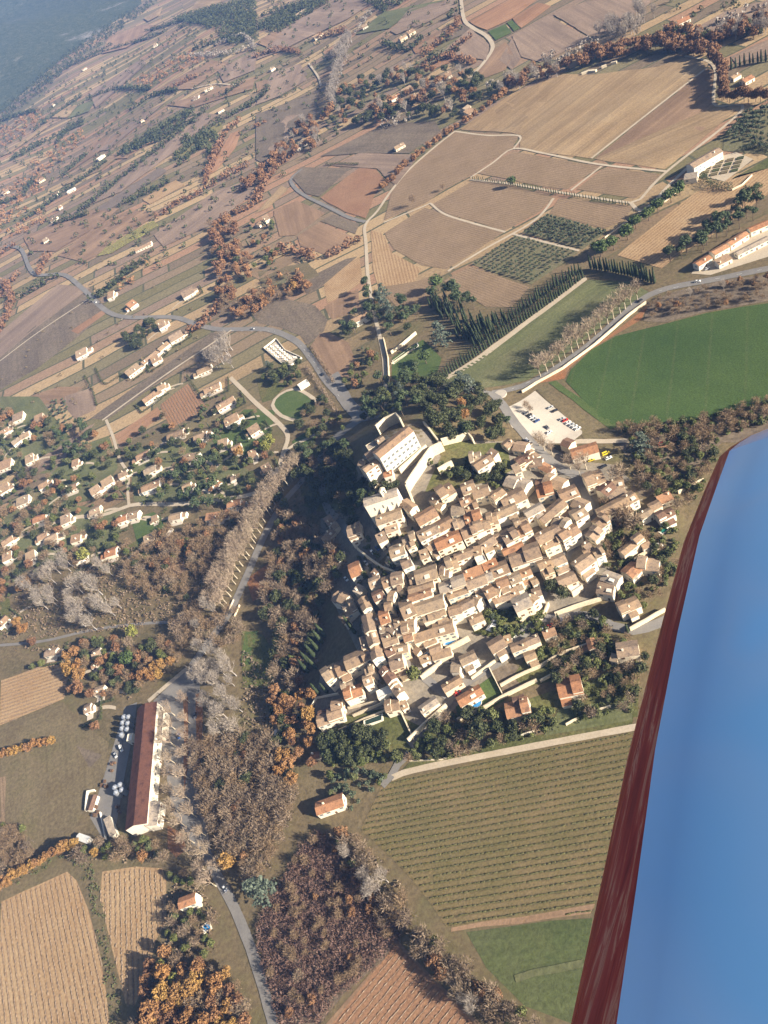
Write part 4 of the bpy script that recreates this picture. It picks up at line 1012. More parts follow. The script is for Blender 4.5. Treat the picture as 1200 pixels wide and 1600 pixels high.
# ---- roads
for s, w, m, nm, lab in [
    ('10 385 33 390 47 420 60 430 100 430 130 452 165 485 200 496 270 496 310 508 345 515 400 514 430 518 465 535 490 565 510 595 535 622 555 648', 7, 'asphalt', 'main_road', 'grey main road winding in from the far plain to the village'),
    ('520 585 540 625 565 655 545 668 520 690 500 720', 12, 'asphalt', 'road', 'wide grey road junction below the castle'),
    ('500 720 478 745 440 790 412 840 386 900 360 955 336 990 300 1040', 6.5, 'asphalt', 'road', 'grey road under the leaning plane avenue'),
    ('300 1040 300 1100 301 1180 296 1240 310 1300 335 1360 360 1405 384 1460 405 1520 425 1590 432 1620', 5.6, 'asphalt', 'road', 'grey road past the winery to the picture foot'),
    ('550 655 600 648 640 615 690 600 750 612 785 618', 6, 'asphalt', 'road', 'road round the castle park to the roundabout'),
    ('770 614 800 608 830 598 870 575 920 540 960 505 1000 470 1030 455 1060 447 1110 438 1160 428 1210 418', 7, 'asphalt', 'road', 'grey road beside the row of bare plane trees'),
    ('768 612 785 632 800 655 825 685 850 712 880 735 912 745', 7, 'asphalt', 'road', 'road from the roundabout into the village'),
    ('880 694 905 690 945 690 995 688', 6, 'track', 'lane', 'pale lane leaving the car park'),
    ('604 640 603 610 600 560 592 520 583 480 575 430 572 380 571 352 590 330 612 298 640 265 680 230 712 205', 4.5, 'track', 'lane', 'pale lane running uphill between the vineyards'),
    ('571 347 545 340 515 325 480 308 462 295 455 280 472 265', 5, 'asphalt', 'lane', 'grey lane curving round the dark scrub field'),
    ('720 -10 725 30 740 45 760 57 770 75 755 100 735 122', 7, 'track', 'road', 'pale road curving down from the picture top'),
    ('360 590 380 610 400 630 437 663 450 682 443 707 432 738 405 768 353 780 280 788 217 788 195 793 160 805 110 810 50 830 -5 850', 5, 'track', 'lane', 'pale lane through the villas'),
    ('443 707 462 694 485 684 505 670', 4, 'track', 'lane', 'pale lane past the playground'),
    ('460 657 440 650 426 633 437 617 460 608 482 617 500 632', 4, 'track', 'path', 'looped gravel path round the lawn'),
    ('166 656 177 683 187 717 200 740 200 770 202 790', 3.5, 'track', 'track', 'dirt track past the red plot'),
    ('160 657 250 592 330 538 362 516', 3.2, 'track', 'track', 'straight pale dirt track between fallow strips'),
    ('0 565 60 520 140 467', 3, 'track', 'track', 'dirt track between ploughed strips'),
    ('-5 1009 67 1002 143 985 217 975 300 971 345 966', 2.6, 'asphalt', 'lane', 'narrow lane through the grey poplars'),
    ('232 1096 262 1070 292 1045', 4, 'track', 'path', 'pale path to the winery end'),
    ('612 1216 630 1208 700 1192 850 1163 995 1136', 4, 'track', 'track', 'pale farm track above the large vineyard'),
    ('597 1228 612 1212 622 1194 640 1178', 4.5, 'asphalt', 'lane', 'short grey lane climbing to the gardens'),
    ('640 1165 682 1120 703 1092 733 1063 790 1025 815 993 842 966 868 966 905 962 932 964 955 978 990 986 1030 974 1065 958', 5.5, 'asphalt', 'street', 'grey street winding below the village'),
    ('703 1092 680 1072 640 1040 608 1010 594 970 589 930 600 896 640 885 700 860', 4.5, 'asphalt', 'street', 'dark narrow street through the western houses'),
    ('560 870 580 890 560 850 530 815 510 790 500 740', 6, 'asphalt', 'street', 'street in the shade below the church'),
    ('890 735 915 770 925 800 915 830 895 850 878 885 850 925 838 965', 5, 'asphalt', 'street', 'main street curving through the eastern houses'),
    ('924 248 1104 107', 3, 'track', 'track', 'straight pale track dividing the big field'),
    ('712 206 760 212 812 213 803 232', 3, 'track', 'track', 'pale track above the brown vineyard'),
    ('735 278 770 255 802 233 850 240 935 257 1040 268', 3.4, 'track', 'track', 'pale track below the big fields'),
    ('940 260 892 298', 3, 'track', 'track', 'short pale track between two vineyards'),
    ('735 281 800 288 870 300 985 317 1000 312 1040 270 1160 172 1120 166 1115 150 1118 112 1105 96 1070 88', 3.6, 'track', 'track', 'pale track round the ploughed field'),
    ('865 310 835 345 760 388 700 424', 3.4, 'track', 'track', 'grassy track between vineyard and olives'),
    ('802 366 905 392', 3, 'track', 'track', 'pale track between the two olive groves'),
    ('600 348 664 322 672 318 700 337 790 363', 3, 'track', 'track', 'pale headland track of the vineyards'),
    ('985 316 1000 330 1020 318 1045 290 1075 262', 4, 'track', 'track', 'gravel drive to the long barn'),
    ('300 140 320 135 340 132 372 134', 4, 'track', 'track', 'far pale farm track'),
    ('483 100 497 120 502 135', 4, 'track', 'track', 'pale lane up to a far farm'),
    ('805 1530 835 1520 870 1514 912 1505', 3, 'meadow', 'track', 'curved grass track in the meadow'),
    ('960 560 1000 470', 0.4, 'track', 'path', 'x')]:
    o = road(s, w * (.82 if m == 'track' else .92), m, nm, lab, off=.30 + .004 * rnd.random())
    if lab == 'x': bpy.data.objects.remove(o)
# roundabout: ring kerb and a gravel island
_c = P(781, 617); mb = MB()
for r0, r1, z in ((0, 4.5, .55), (4.5, 5.0, .62)):
    b = len(mb.v)
    for i in range(28):
        a = 6.2832 * i / 28; mb.v += [(_c.x + math.cos(a) * r0, _c.y + math.sin(a) * r0, _c.z + z), (_c.x + math.cos(a) * r1, _c.y + math.sin(a) * r1, _c.z + z - .1 * (r0 > 1)), (_c.x + math.cos(a) * r1, _c.y + math.sin(a) * r1, _c.z - .2)]
    for i in range(28): j = (i + 1) % 28; mb.f += [(b + 3 * i, b + 3 * i + 1, b + 3 * j + 1, b + 3 * j), (b + 3 * i + 1, b + 3 * i + 2, b + 3 * j + 2, b + 3 * j + 1)]
tag(mb.build('traffic_island', M['gravel']), 'round pale gravel island in the middle of the roundabout', 'traffic island')
# white road markings on the two main junction roads
for s, lab in (('470 540 490 565 510 595 535 625', 'dashed white centre line of the main road'), ('800 608 870 575 920 540 960 505', 'dashed white centre line beside the plane avenue'), ('130 452 165 485 200 496 270 496 345 515 430 518', 'dashed white centre line of the road through the strips'), ('1030 455 1110 438 1200 420', 'dashed white centre line of the road by the farm')):
    pts = line_pts(s, 3.0); mb = MB()
    for i in range(0, len(pts) - 1, 4):
        a, b = pts[i], pts[i + 1]; d = (b - a).normalized(); n = Vector((-d.y, d.x, 0)) * .10
        mb.add([(q.x, q.y, hgt(q.x, q.y) + .36) for q in (a - n, b - n, b + n, a + n)], [(0, 1, 2, 3)])
    tag(mb.build('road_marking', M['roof_w']), lab, 'road marking', kind='structure')

# ================================================================== buildings
# the castle
G = 'castle buildings'
house((588, 712), (640, 670), 14, 15, 'tall pale castle block with rows of windows above the terrace', 'roof', 'wall_w', G, 'castle', nwin=0, cat='castle', chim=False, pitch=.26)
_ch = HOUSES[-1]; _w = [c for c in _ch.children if c.name.startswith('wall')][0]
_xs = [v.co.x for v in _w.data.vertices]; _ys = [v.co.y for v in _w.data.vertices]; _L = max(_xs) * 2; _hy = max(_ys)
_sd = 1 if Vector((-math.sin(_ch.rotation_euler.z), math.cos(_ch.rotation_euler.z), 0)).dot(-_ch.location) > 0 else -1
for r_ in range(3):
    for c_ in range(8):
        o = link('window', win_mesh('shutter'), _ch); o.scale = (1.1, 1, 1.35 if r_ else 1.1); o.location = ((c_ + .5) / 8 * _L - _L / 2, _sd * (_hy + .006), 2.2 + r_ * 4.2); o.rotation_euler.z = 0 if _sd > 0 else math.pi
house((567, 733), (588, 718), 10, 13, 'lower west wing of the castle with a tan roof and pale front', 'roof', 'wall_w', G, 'castle_wing', cat='castle')
house((571, 712), (583, 705), 9, 12, 'small tiled block behind the castle west wing', 'roof', 'stone', G, 'castle_wing', cat='castle')
house((561, 722), (570, 722), 9, 12, 'outermost round-cornered tiled block of the castle', 'roof', 'stone', G, 'castle_wing', cat='castle')
house((573, 699), (590, 689), 9, 10, 'flat topped castle block with a pale parapet', 'roof_g', 'stone', G, 'castle_wing', style='f', cat='castle')
house((588, 690), (599, 683), 10, 11, 'narrow tiled range behind the castle roof', 'roof', 'stone', G, 'castle_wing', cat='castle')
house((599, 740), (612, 736), 8, 5, 'low orange roofed lodge at the foot of the castle', 'roof_o', 'wall', G, 'castle_lodge', cat='lodge')
for s, h, lab in [('594 680 608 668 625 660 632 668', 9, 'pale courtyard wall behind the castle'), ('627 741 648 722 669 703', 5, 'retaining wall in front of the castle terrace'),
                  ('640 768 658 741 678 712 695 704', 8, 'tall bright rampart below the castle terrace'), ('664 664 680 684 693 702', 3.5, 'long garden wall stepping down beside the castle'),
                  ('693 696 715 691 735 686 742 694', 6, 'ruined pale wall by the park trees'), ('688 742 700 735 710 730', 6, 'short sunlit wall stub below the rampart'),
                  ('640 769 645 780 650 793', 7, 'bright wall running from the rampart to the church'), ('560 860 580 876 600 890 620 898', 3, 'stone parapet of the shaded street')]:
    wall_line(s, h, 1.0, 'stone', 'rampart_wall' if h > 6 else 'stone_wall', lab, rough=.12, below=6)
field('612 734 650 705 668 703 628 738', 'track', 'stone paved castle terrace', off=.25)
# the church
house((569, 785), (621, 768), 12, 14, 'large church with a grey roof and a bare sunlit south wall', 'roof_g', 'wall', 'church and chapel', 'church', nwin=0, cat='church', chim=False, pitch=.3)
_cu = HOUSES[-1]
for q in (-.55, -.05, .5):
    _w = [c for c in _cu.children if c.name.startswith('wall')][0]; _hy = max(v.co.y for v in _w.data.vertices); _hx = max(v.co.x for v in _w.data.vertices)
    o = link('window', win_mesh('shutter', 'slit'), _cu); o.location = (q * _hx, -_hy - .006, 8.5); o.rotation_euler.z = math.pi; o.scale = (1.2, 1, 1.5)
    mb = MB(); x = q * _hx + 3.2; mb.add([(x - .6, -_hy - 1.6, -4), (x + .6, -_hy - 1.6, -4), (x + .6, -_hy - .003, -4), (x - .6, -_hy - .003, -4), (x - .6, -_hy - 1.6, 6), (x + .6, -_hy - 1.6, 6), (x + .6, -_hy - .003, 9.5), (x - .6, -_hy - .003, 9.5)],
                                         [(0, 1, 5, 4), (4, 5, 6, 7), (1, 2, 6, 5), (3, 0, 4, 7)]); mb.build('buttress', M['wall'], _cu)
house((629, 782), (645, 793), 15, 9, 'tiled chapel at the east end of the church', 'roof', 'wall', 'church and chapel', 'chapel', cat='chapel', chim=False)
# bell gable
p = P(600, 772, 16); mb = MB(); root = empty('bell_gable', (p.x, p.y, p.z), .5)
mb.box(-1.9, -.9, -.6, .6, -3, 19); mb.box(.9, 1.9, -.6, .6, -3, 19); mb.box(-.9, .9, -.6, .6, -3, 15.6); mb.box(-2.1, 2.1, -.7, .7, 19.003, 20); mb.add([(-2.1, -.7, 20), (2.1, -.7, 20), (2.1, .7, 20), (-2.1, .7, 20), (0, -.7, 21.4), (0, .7, 21.4)], [(0, 1, 4), (2, 3, 5), (1, 2, 5, 4), (3, 0, 4, 5)])
mb.build('wall', M['stone'], root); b = MB()
for z0, z1, r0, r1 in ((16.4, 16.7, .62, .5), (16.7, 17.4, .5, .4), (17.4, 17.7, .4, .12)): b.tube((0, 0, z0), (0, 0, z1), r0, r1, 12, True)
b.build('bell', M['steel'], root); tag(root, 'small stone bell gable standing on the church roof line', 'bell gable')
# village blocks
block('590 812 625 800 12 8;603 828 620 822 7 5;652 812 678 797 15 7;655 838 682 824 13 8;682 824 704 812 13 8;590 843 602 837 9 6;610 862 630 855 14 8;630 845 648 838 10 7;636 853 647 848 8 7;628 882 641 876 12 8;604 873 610 876 7 5;667 855 677 848 10 7;657 868 668 864 9 6;682 850 716 835 15 8 o', 'just below the church', 'the wood side', 'houses below the church')
block('685 772 705 760 15 7;674 776 684 781 10 6;683 787 691 790 9 5;706 795 724 792 13 7;720 785 734 779 10 8;728 795 745 788 10 7;722 764 740 757 14 7;740 770 762 763 13 7;768 778 784 765 11 8;785 783 816 768 17 8;776 802 804 790 12 8;762 812 776 808 14 8;728 812 750 804 13 8 o;710 820 726 814 12 7;722 832 742 824 14 9;742 824 763 816 14 9', 'in the upper rows beside the rampart', 'the castle', 'upper village houses')
block('742 728 764 714 12 8;735 716 750 712 12 7;764 704 774 710 8 11;788 696 798 688 10 5;805 696 822 698 12 6;808 722 826 712 10 6 b;826 706 838 714 10 5;828 722 846 720 10 5;846 726 862 734 10 5 o;803 735 812 731 9 9;794 750 822 758 17 6 g;854 748 880 756 15 7;840 768 862 762 14 7 o;838 755 856 752 10 5 b', 'above the car park road', 'the park', 'houses by the car park road')
block('698 882 713 876 14 8;711 870 738 859 10 8;690 893 702 893 12 8;741 862 752 860 9 8;744 876 757 870 9 8 w;752 852 770 840 13 7;756 858 768 852 9 7;775 850 782 850 9 7;770 842 794 830 9 7;787 842 806 832 14 9;806 832 826 822 14 9;805 820 822 812 12 8', 'along the second street', 'the church end', 'second row houses')
block('640 935 672 924 9 9;640 922 675 911 10 8;650 900 680 890 17 9;641 905 648 903 10 7;688 890 700 885 12 8;688 918 724 906 13 8 g;700 930 728 920 7 8;727 900 752 890 9 8 o;730 912 757 902 15 8;756 886 775 878 9 8 o;757 900 768 896 14 8 g;769 893 792 884 16 8;787 862 815 850 8 7 o;798 872 840 858 20 9', 'in the middle of the village', 'the wood side', 'middle village houses')
block('822 803 846 790 10 9 g;846 812 878 785 13 8;868 812 886 820 14 8;840 842 872 826 15 8;850 852 880 838 10 7;876 840 900 825 14 8;876 775 900 765 15 9;898 783 915 790 14 9;895 806 912 796 15 9;842 885 860 877 12 8;848 893 862 887 12 8;858 880 881 870 13 8', 'left of the curving main street', 'the village centre', 'houses left of the main street')
block('915 752 940 742 17 7;940 768 955 755 15 7 b;955 756 973 752 13 7;952 775 975 765 9 6;937 800 975 780 13 9;972 783 991 773 14 9;932 818 945 808 15 8;922 838 934 826 15 8;912 853 920 848 10 7;900 884 922 868 16 8;912 862 922 858 10 7;928 864 940 858 12 8;873 908 897 898 14 7;890 920 905 910 9 4 w', 'right of the curving main street', 'the lower end', 'houses right of the main street')
block('797 905 812 899 13 8;811 897 828 890 10 7;777 912 793 906 12 8;782 920 793 915 12 7;757 926 770 919 17 8;771 920 781 922 13 8;775 936 795 930 8 7;796 928 808 922 8 7;803 945 826 935 18 9 g;825 933 836 940 13 8;832 926 844 922 10 7;830 908 838 904 9 6;740 935 748 938 13 8;718 948 741 936 11 8;702 955 720 950 11 8;735 970 753 962 10 5', 'on the south edge', 'the pool terrace', 'south edge houses')
block('627 953 644 945 22 9;648 950 690 937 17 9;670 962 694 954 9 8;678 983 706 975 17 7;648 998 678 988 9 7;663 1005 680 998 8 5;672 1016 688 1010 10 5;677 1026 703 1018 8 5;648 1014 653 1018 7 5;657 1032 671 1026 7 4;616 975 625 972 13 8;629 970 646 970 10 8;629 983 646 979 11 8;631 995 643 991 11 8;620 987 627 985 9 8', 'round the blue pool terrace', 'the dark narrow street', 'houses round the pool terrace')
block('577 910 592 904 12 7;583 932 597 925 12 8 b;598 910 612 904 13 7;612 904 628 900 15 7;582 892 587 897 7 5;608 930 614 930 12 8;601 947 611 944 10 8;594 965 607 960 17 8 o;584 968 592 965 12 7;593 982 602 980 9 8;606 980 616 984 9 8;597 998 608 993 9 8;600 1005 620 998 8 8;602 1018 613 1012 12 8 b;614 1013 635 1008 13 7;610 1036 628 1030 17 8', 'right of the dark narrow street', 'its upper end', 'houses right of the narrow street', key=(.2, 1))
block('566 935 574 952 12 8;557 925 564 915 8 6 g;566 966 576 960 10 7;573 962 578 985 14 9;578 985 584 1005 14 9;584 1005 590 1028 14 9;567 995 571 1012 8 7;566 1026 577 1020 12 8;540 1035 565 1024 17 8;507 1058 525 1045 17 8;525 1045 543 1036 17 8', 'left of the dark narrow street', 'its upper end', 'houses left of the narrow street', key=(.2, 1))
block('571 1047 583 1043 11 7;568 1063 580 1058 13 7;534 1073 549 1066 12 6;540 1085 564 1076 14 6 o;600 1046 612 1062 14 8 b;612 1066 624 1082 12 7;590 1085 610 1076 10 4 w;603 1103 622 1098 14 5;628 1103 634 1100 8 4;657 1108 680 1092 10 6 g', 'at the western foot of the village', 'the wood', 'houses at the village foot')
block('706 1040 718 1040 14 6;720 1032 741 1022 12 7;693 1075 718 1060 10 5;717 1095 749 1076 13 5 o;766 1012 786 1000 16 6;789 1000 798 997 8 4;799 1012 820 1004 10 7;820 1003 840 995 10 7;820 1026 835 1020 10 5;850 992 867 986 8 4;922 998 926 1012 10 5 o', 'along the lower street', 'the round pool', 'houses along the lower street')
block('497 1125 533 1112 14 5;497 1115 513 1110 8 5 b;518 1102 533 1098 11 6', 'below the village by the orange trees', 'the orange trees', 'farmhouse below the village')
block('792 1110 825 1102 19 5 o;802 1095 818 1090 10 6 b;873 1075 906 1068 22 5 o;965 1014 995 1010 18 6;955 1026 964 1028 8 4', 'among garden trees', 'the round pool', 'houses in the lower gardens')
block('944 898 966 906 14 6 g;935 915 958 918 16 6;980 897 995 882 17 5 o;998 880 1028 882 15 5;968 950 995 938 15 6;972 862 1000 840 10 6;1002 851 1013 846 10 5;1000 806 1016 797 9 5;1016 792 1030 785 10 5;1030 782 1048 774 9 4 o;1028 808 1050 797 10 5 b', 'near the wing on the eastern edge', 'the village', 'eastern edge houses')
block('547 892 562 885 17 6 o;509 815 518 809 11 6;511 836 518 828 8 5;507 846 514 840 9 5;519 822 526 817 8 5;544 830 562 824 13 7;546 838 556 834 8 7;523 930 543 938 14 6;538 953 553 944 15 6;533 968 541 962 12 6', 'at the wood edge west of the church', 'the wood', 'houses at the wood edge')
house((892, 708), (933, 696), 16, 6, 'long orange brown roofed hall with a white front by the car park', 'roof_o', 'wall_w', None, 'village_hall', nwin=6, cat='hall', chim=False)
house((880, 688), (893, 693), 14, 6, 'black roofed shed beside the village hall', 'roof_b', 'wall', None, 'shed', nwin=0, cat='shed', chim=False)
# the winery
house((229, 1101), (211, 1291), 30, 9, 'very long winery hall with a dark red roof and cream front', 'roof_red', 'wall_w', 'winery buildings', 'winery', nwin=14, cat='winery', chim=False, wid=13, pitch=.28)
house((249, 1112), (246, 1150), 13, 6, 'grey roofed annexe on the north end of the winery front', 'roof_g', 'wall_w', 'winery buildings', 'winery_annexe', style='f', cat='winery', nwin=3)
house((242, 1253), (236, 1290), 14, 6, 'grey roofed annexe on the south end of the winery front', 'roof_g', 'wall_w', 'winery buildings', 'winery_annexe', style='m', cat='winery', nwin=3, chim=False)
house((240, 1180), (238, 1195), 9, 5, 'small cream porch half way along the winery front', 'roof_g', 'wall_w', 'winery buildings', 'winery_porch', style='f', cat='winery', nwin=2)
house((138, 1265), (146, 1242), 8, 3, 'low brown shed behind white walls by the winery yard', 'roof_b', 'wall_w', None, 'shed', cat='shed', nwin=0, chim=False)
house((166, 1277), (176, 1304), 9, 3.5, 'low glazed shed beside the winery yard', 'roof_g', 'wall_w', None, 'shed', cat='shed', nwin=0, style='m', chim=False)
house((198, 1152), (206, 1150), 10, 5, 'little white building between the winery tanks', 'roof_w', 'wall_w', None, 'shed', cat='shed', nwin=2, style='f')
house((120, 1306), (137, 1312), 10, 3, 'pale white roofed shed by the orange hedge', 'roof_w', 'wall_w', None, 'shed', cat='shed', nwin=0, chim=False)
_pal = MB()
for k in range(5): _pal.box(-.6, .6, -.5, .5, k * .3 + .02, k * .3 + .14); _pal.box(-.6, -.45, -.5, .5, k * .3 + .143, k * .3 + .3); _pal.box(.45, .6, -.5, .5, k * .3 + .143, k * .3 + .3)
_pm = _pal.mesh('pallet_stack', M['wood'])
for i, q in enumerate([(176, 1195), (180, 1193), (176, 1205), (165, 1222), (160, 1228), (168, 1230), (152, 1262), (155, 1270), (150, 1275), (186, 1262), (188, 1270)]):
    p = P(*q); o = link('pallet_stack', _pm); o.location = (p.x, p.y, p.z + .25); o.rotation_euler.z = rnd.random() * 3; o.scale = (1.4, 1.4, rnd.uniform(.7, 1.5)); tag(o, 'stack of brown wooden pallets standing in the winery yard', 'pallets', 'pallet stacks in the winery yard')
for i, q in enumerate([(196, 1122), (203, 1122), (194, 1131), (202, 1132), (193, 1140), (201, 1141), (192, 1150), (182, 1232), (190, 1228), (184, 1240), (193, 1236)]):
    p = P(*q, h=3); root = empty('wine_tank', (p.x, p.y, p.z)); mb = MB(); mb.tube((0, 0, -1), (0, 0, 5.2), 1.6, 1.6, 16); mb.tube((0, 0, 5.2), (0, 0, 6.1), 1.6, .3, 16, True); mb.build('tank_shell', M['steel'], root)
    mb = MB(); mb.tube((0, 0, 6.1), (0, 0, 6.5), .35, .35, 10, True); mb.build('hatch', M['steel'], root)
    tag(root, 'upright steel wine tank with a conical top ' + ('at the north end of the winery yard' if i < 7 else 'in the south part of the winery yard'), 'tank', 'winery tanks north' if i < 7 else 'winery tanks south')
# villas and farms
block('197 586 218 570 7 4;220 568 245 548 7 4;246 547 262 534 7 4;264 532 285 520 7 4;236 565 248 558 7 4;118 556 136 547 7 4;247 510 258 504 9 5;200 480 212 471 8 4 o;168 463 178 459 6 4;284 463 303 452 7 4', 'beside the fallow strips and main road', 'the straight track', 'houses along the long strip', 'wall_w', name='villa', hs=.8, ws=.92, maxw=11, key=(1, -.3))
block('222 627 243 612 9 4.5;245 607 258 600 9 4.5;307 581 330 571 8 4;318 611 344 599 9 4;337 637 366 620 10 5;350 662 373 650 9 5;260 682 287 672 9 4;302 684 323 676 9 5;388 676 405 665 9 5;340 695 356 690 9 4;287 714 310 712 12 5;212 715 233 705 9 4', 'round the square red vineyard', 'the dirt track', 'villas round the red vineyard', 'wall_w', name='villa', hs=.8, ws=.92, maxw=11)
block('224 737 243 728 10 5;220 764 250 752 10 5;141 771 156 761 8 4;158 758 176 747 8 4;320 750 336 755 14 5 o;388 712 400 706 9 5;360 747 367 744 7 4;112 725 123 721 7 3;354 788 376 783 9 4 o;388 790 398 786 9 4 o;260 740 272 735 6 3', 'among the villas above the pale lane', 'the dirt track', 'villas above the lane', 'wall_w', name='villa', hs=.8, ws=.92, maxw=11)
block('53 657 67 651 8 4;18 693 30 684 9 4;31 683 46 675 8 4;-2 678 14 668 9 4;-2 730 18 722 9 4;25 786 45 778 9 4;-2 768 14 758 9 4', 'at the far end of the villa gardens', 'the picture edge', 'villas at the picture edge', 'wall_w', name='villa', hs=.8, ws=.92, maxw=11)
block('20 655 36 648 8 4;100 765 120 757 8 4;60 760 74 752 8 4;52 812 72 804 9 4 o;95 815 110 808 9 4;140 800 156 793 9 4;185 742 198 736 8 4;40 720 52 714 8 4;120 872 134 864 9 4;40 872 54 865 9 4;225 845 240 838 9 4;285 762 298 756 9 4;362 702 376 695 9 4;410 735 422 728 9 4', 'in the crowded western gardens', 'the picture edge', 'villas in the western gardens', 'wall_w', name='villa', hs=.8, ws=1.0, maxw=10)
block('182 812 198 806 10 5 o;199 805 216 801 11 5;263 808 283 803 10 5;320 808 348 804 9 4 o;163 864 182 858 12 5 o;58 840 74 832 10 5;70 844 90 834 10 5;2 850 20 838 9 4;110 843 126 838 9 4;3 873 18 866 9 4;-2 974 10 962 10 5;69 1020 88 1016 11 4;143 1024 157 1016 13 4;142 1040 150 1037 8 3;146 1080 162 1075 12 4;130 1108 141 1103 12 4;236 812 246 808 7 3', 'in the brown woods west of the avenue', 'the picture edge', 'houses in the western woods', 'wall_w', name='villa', hs=.8, ws=.92, maxw=11)
house((279, 1412), (305, 1402), 15, 6, 'orange roofed farmhouse by the narrow straw vineyard', 'roof_o', 'wall_w', None, 'farmhouse', cat='farmhouse')
house((493, 1263), (535, 1248), 19, 5, 'orange tiled house at the corner of the large vineyard', 'roof_o', 'wall_w', None, 'farmhouse', cat='farmhouse')
house((485, 1180), (498, 1178), 9, 3, 'little red roofed garden shed below the orange trees', 'roof_o', 'wall', None, 'shed', cat='shed', nwin=0)
house((547, 503), (573, 489), 8, 5, 'tiled cottage beside the uphill lane', 'roof', 'wall_w', None, 'cottage', cat='cottage')
house((466, 603), (480, 594), 6, 3, 'white shed by the looped path', 'roof_w', 'wall_w', None, 'shed', style='f', cat='shed', nwin=0)
block('1087 412 1108 399 9 5 o;1112 395 1135 382 9 5 o;1137 380 1165 362 9 5 o;1170 358 1200 345 8 5 o;1120 410 1140 400 8 4;1150 395 1200 370 7 4 g', 'in the roadside farm', 'the road end', 'farm beside the road', 'wall_w', name='farmhouse', hs=.9, maxw=12)
house((1078, 258), (1123, 232), 10, 8, 'long pale barn with tan roof above the formal garden', 'roof', 'wall_w', None, 'barn', cat='barn', nwin=8)
house((1070, 275), (1090, 272), 9, 4, 'low annexe at the end of the long pale barn', 'roof_g', 'wall', None, 'barn_annexe', cat='barn', nwin=2)
block('1140 122 1155 113 8 4;1158 127 1176 117 9 4 o;1055 36 1078 25 8 4 o;1038 45 1048 40 7 4;1080 48 1092 38 7 4 o', 'in the russet woods at the right', 'the big field', 'houses in the right woods', 'wall_w', name='farmhouse', hs=.8, ws=.8, maxw=11)
block('622 62 635 54 7 5;636 53 648 46 6 5;614 232 632 222 8 5;460 234 468 227 9 5;469 226 478 218 9 5;482 208 490 200 8 5;608 155 625 146 8 5 o;627 145 645 135 8 5;675 130 688 121 10 5;722 172 732 164 9 5;727 178 740 169 9 5;645 150 656 145 7 5;585 164 596 157 7 5;488 60 504 50 7 5;458 26 480 12 6 5;565 43 575 38 7 5;410 344 421 338 8 5;400 352 407 346 7 4;695 119 706 114 6 4', 'in the wooded valley', 'the left', 'houses in the wooded valley', 'wall', name='farmhouse', hs=.75, ws=.8, maxw=10, key=(1, 0))
block('150 250 163 240 6 5 w;78 306 92 301 6 4;103 300 118 293 8 4 w;207 392 240 376 6 4;58 285 70 277 6 4;316 141 333 132 7 6;66 378 76 372 7 4;2 304 14 296 6 4;90 325 97 321 5 4;78 344 90 339 6 4;126 110 136 104 4 4;238 72 246 68 5 5;80 165 84 162 4 4;218 190 224 186 4 4;300 155 312 150 4 4;338 175 350 168 4 4;420 110 428 104 4 4', 'over the far strip fields', 'the left', 'far farmhouses', 'wall', name='farmhouse', hs=.75, ws=.75, maxw=9, key=(1, 0))
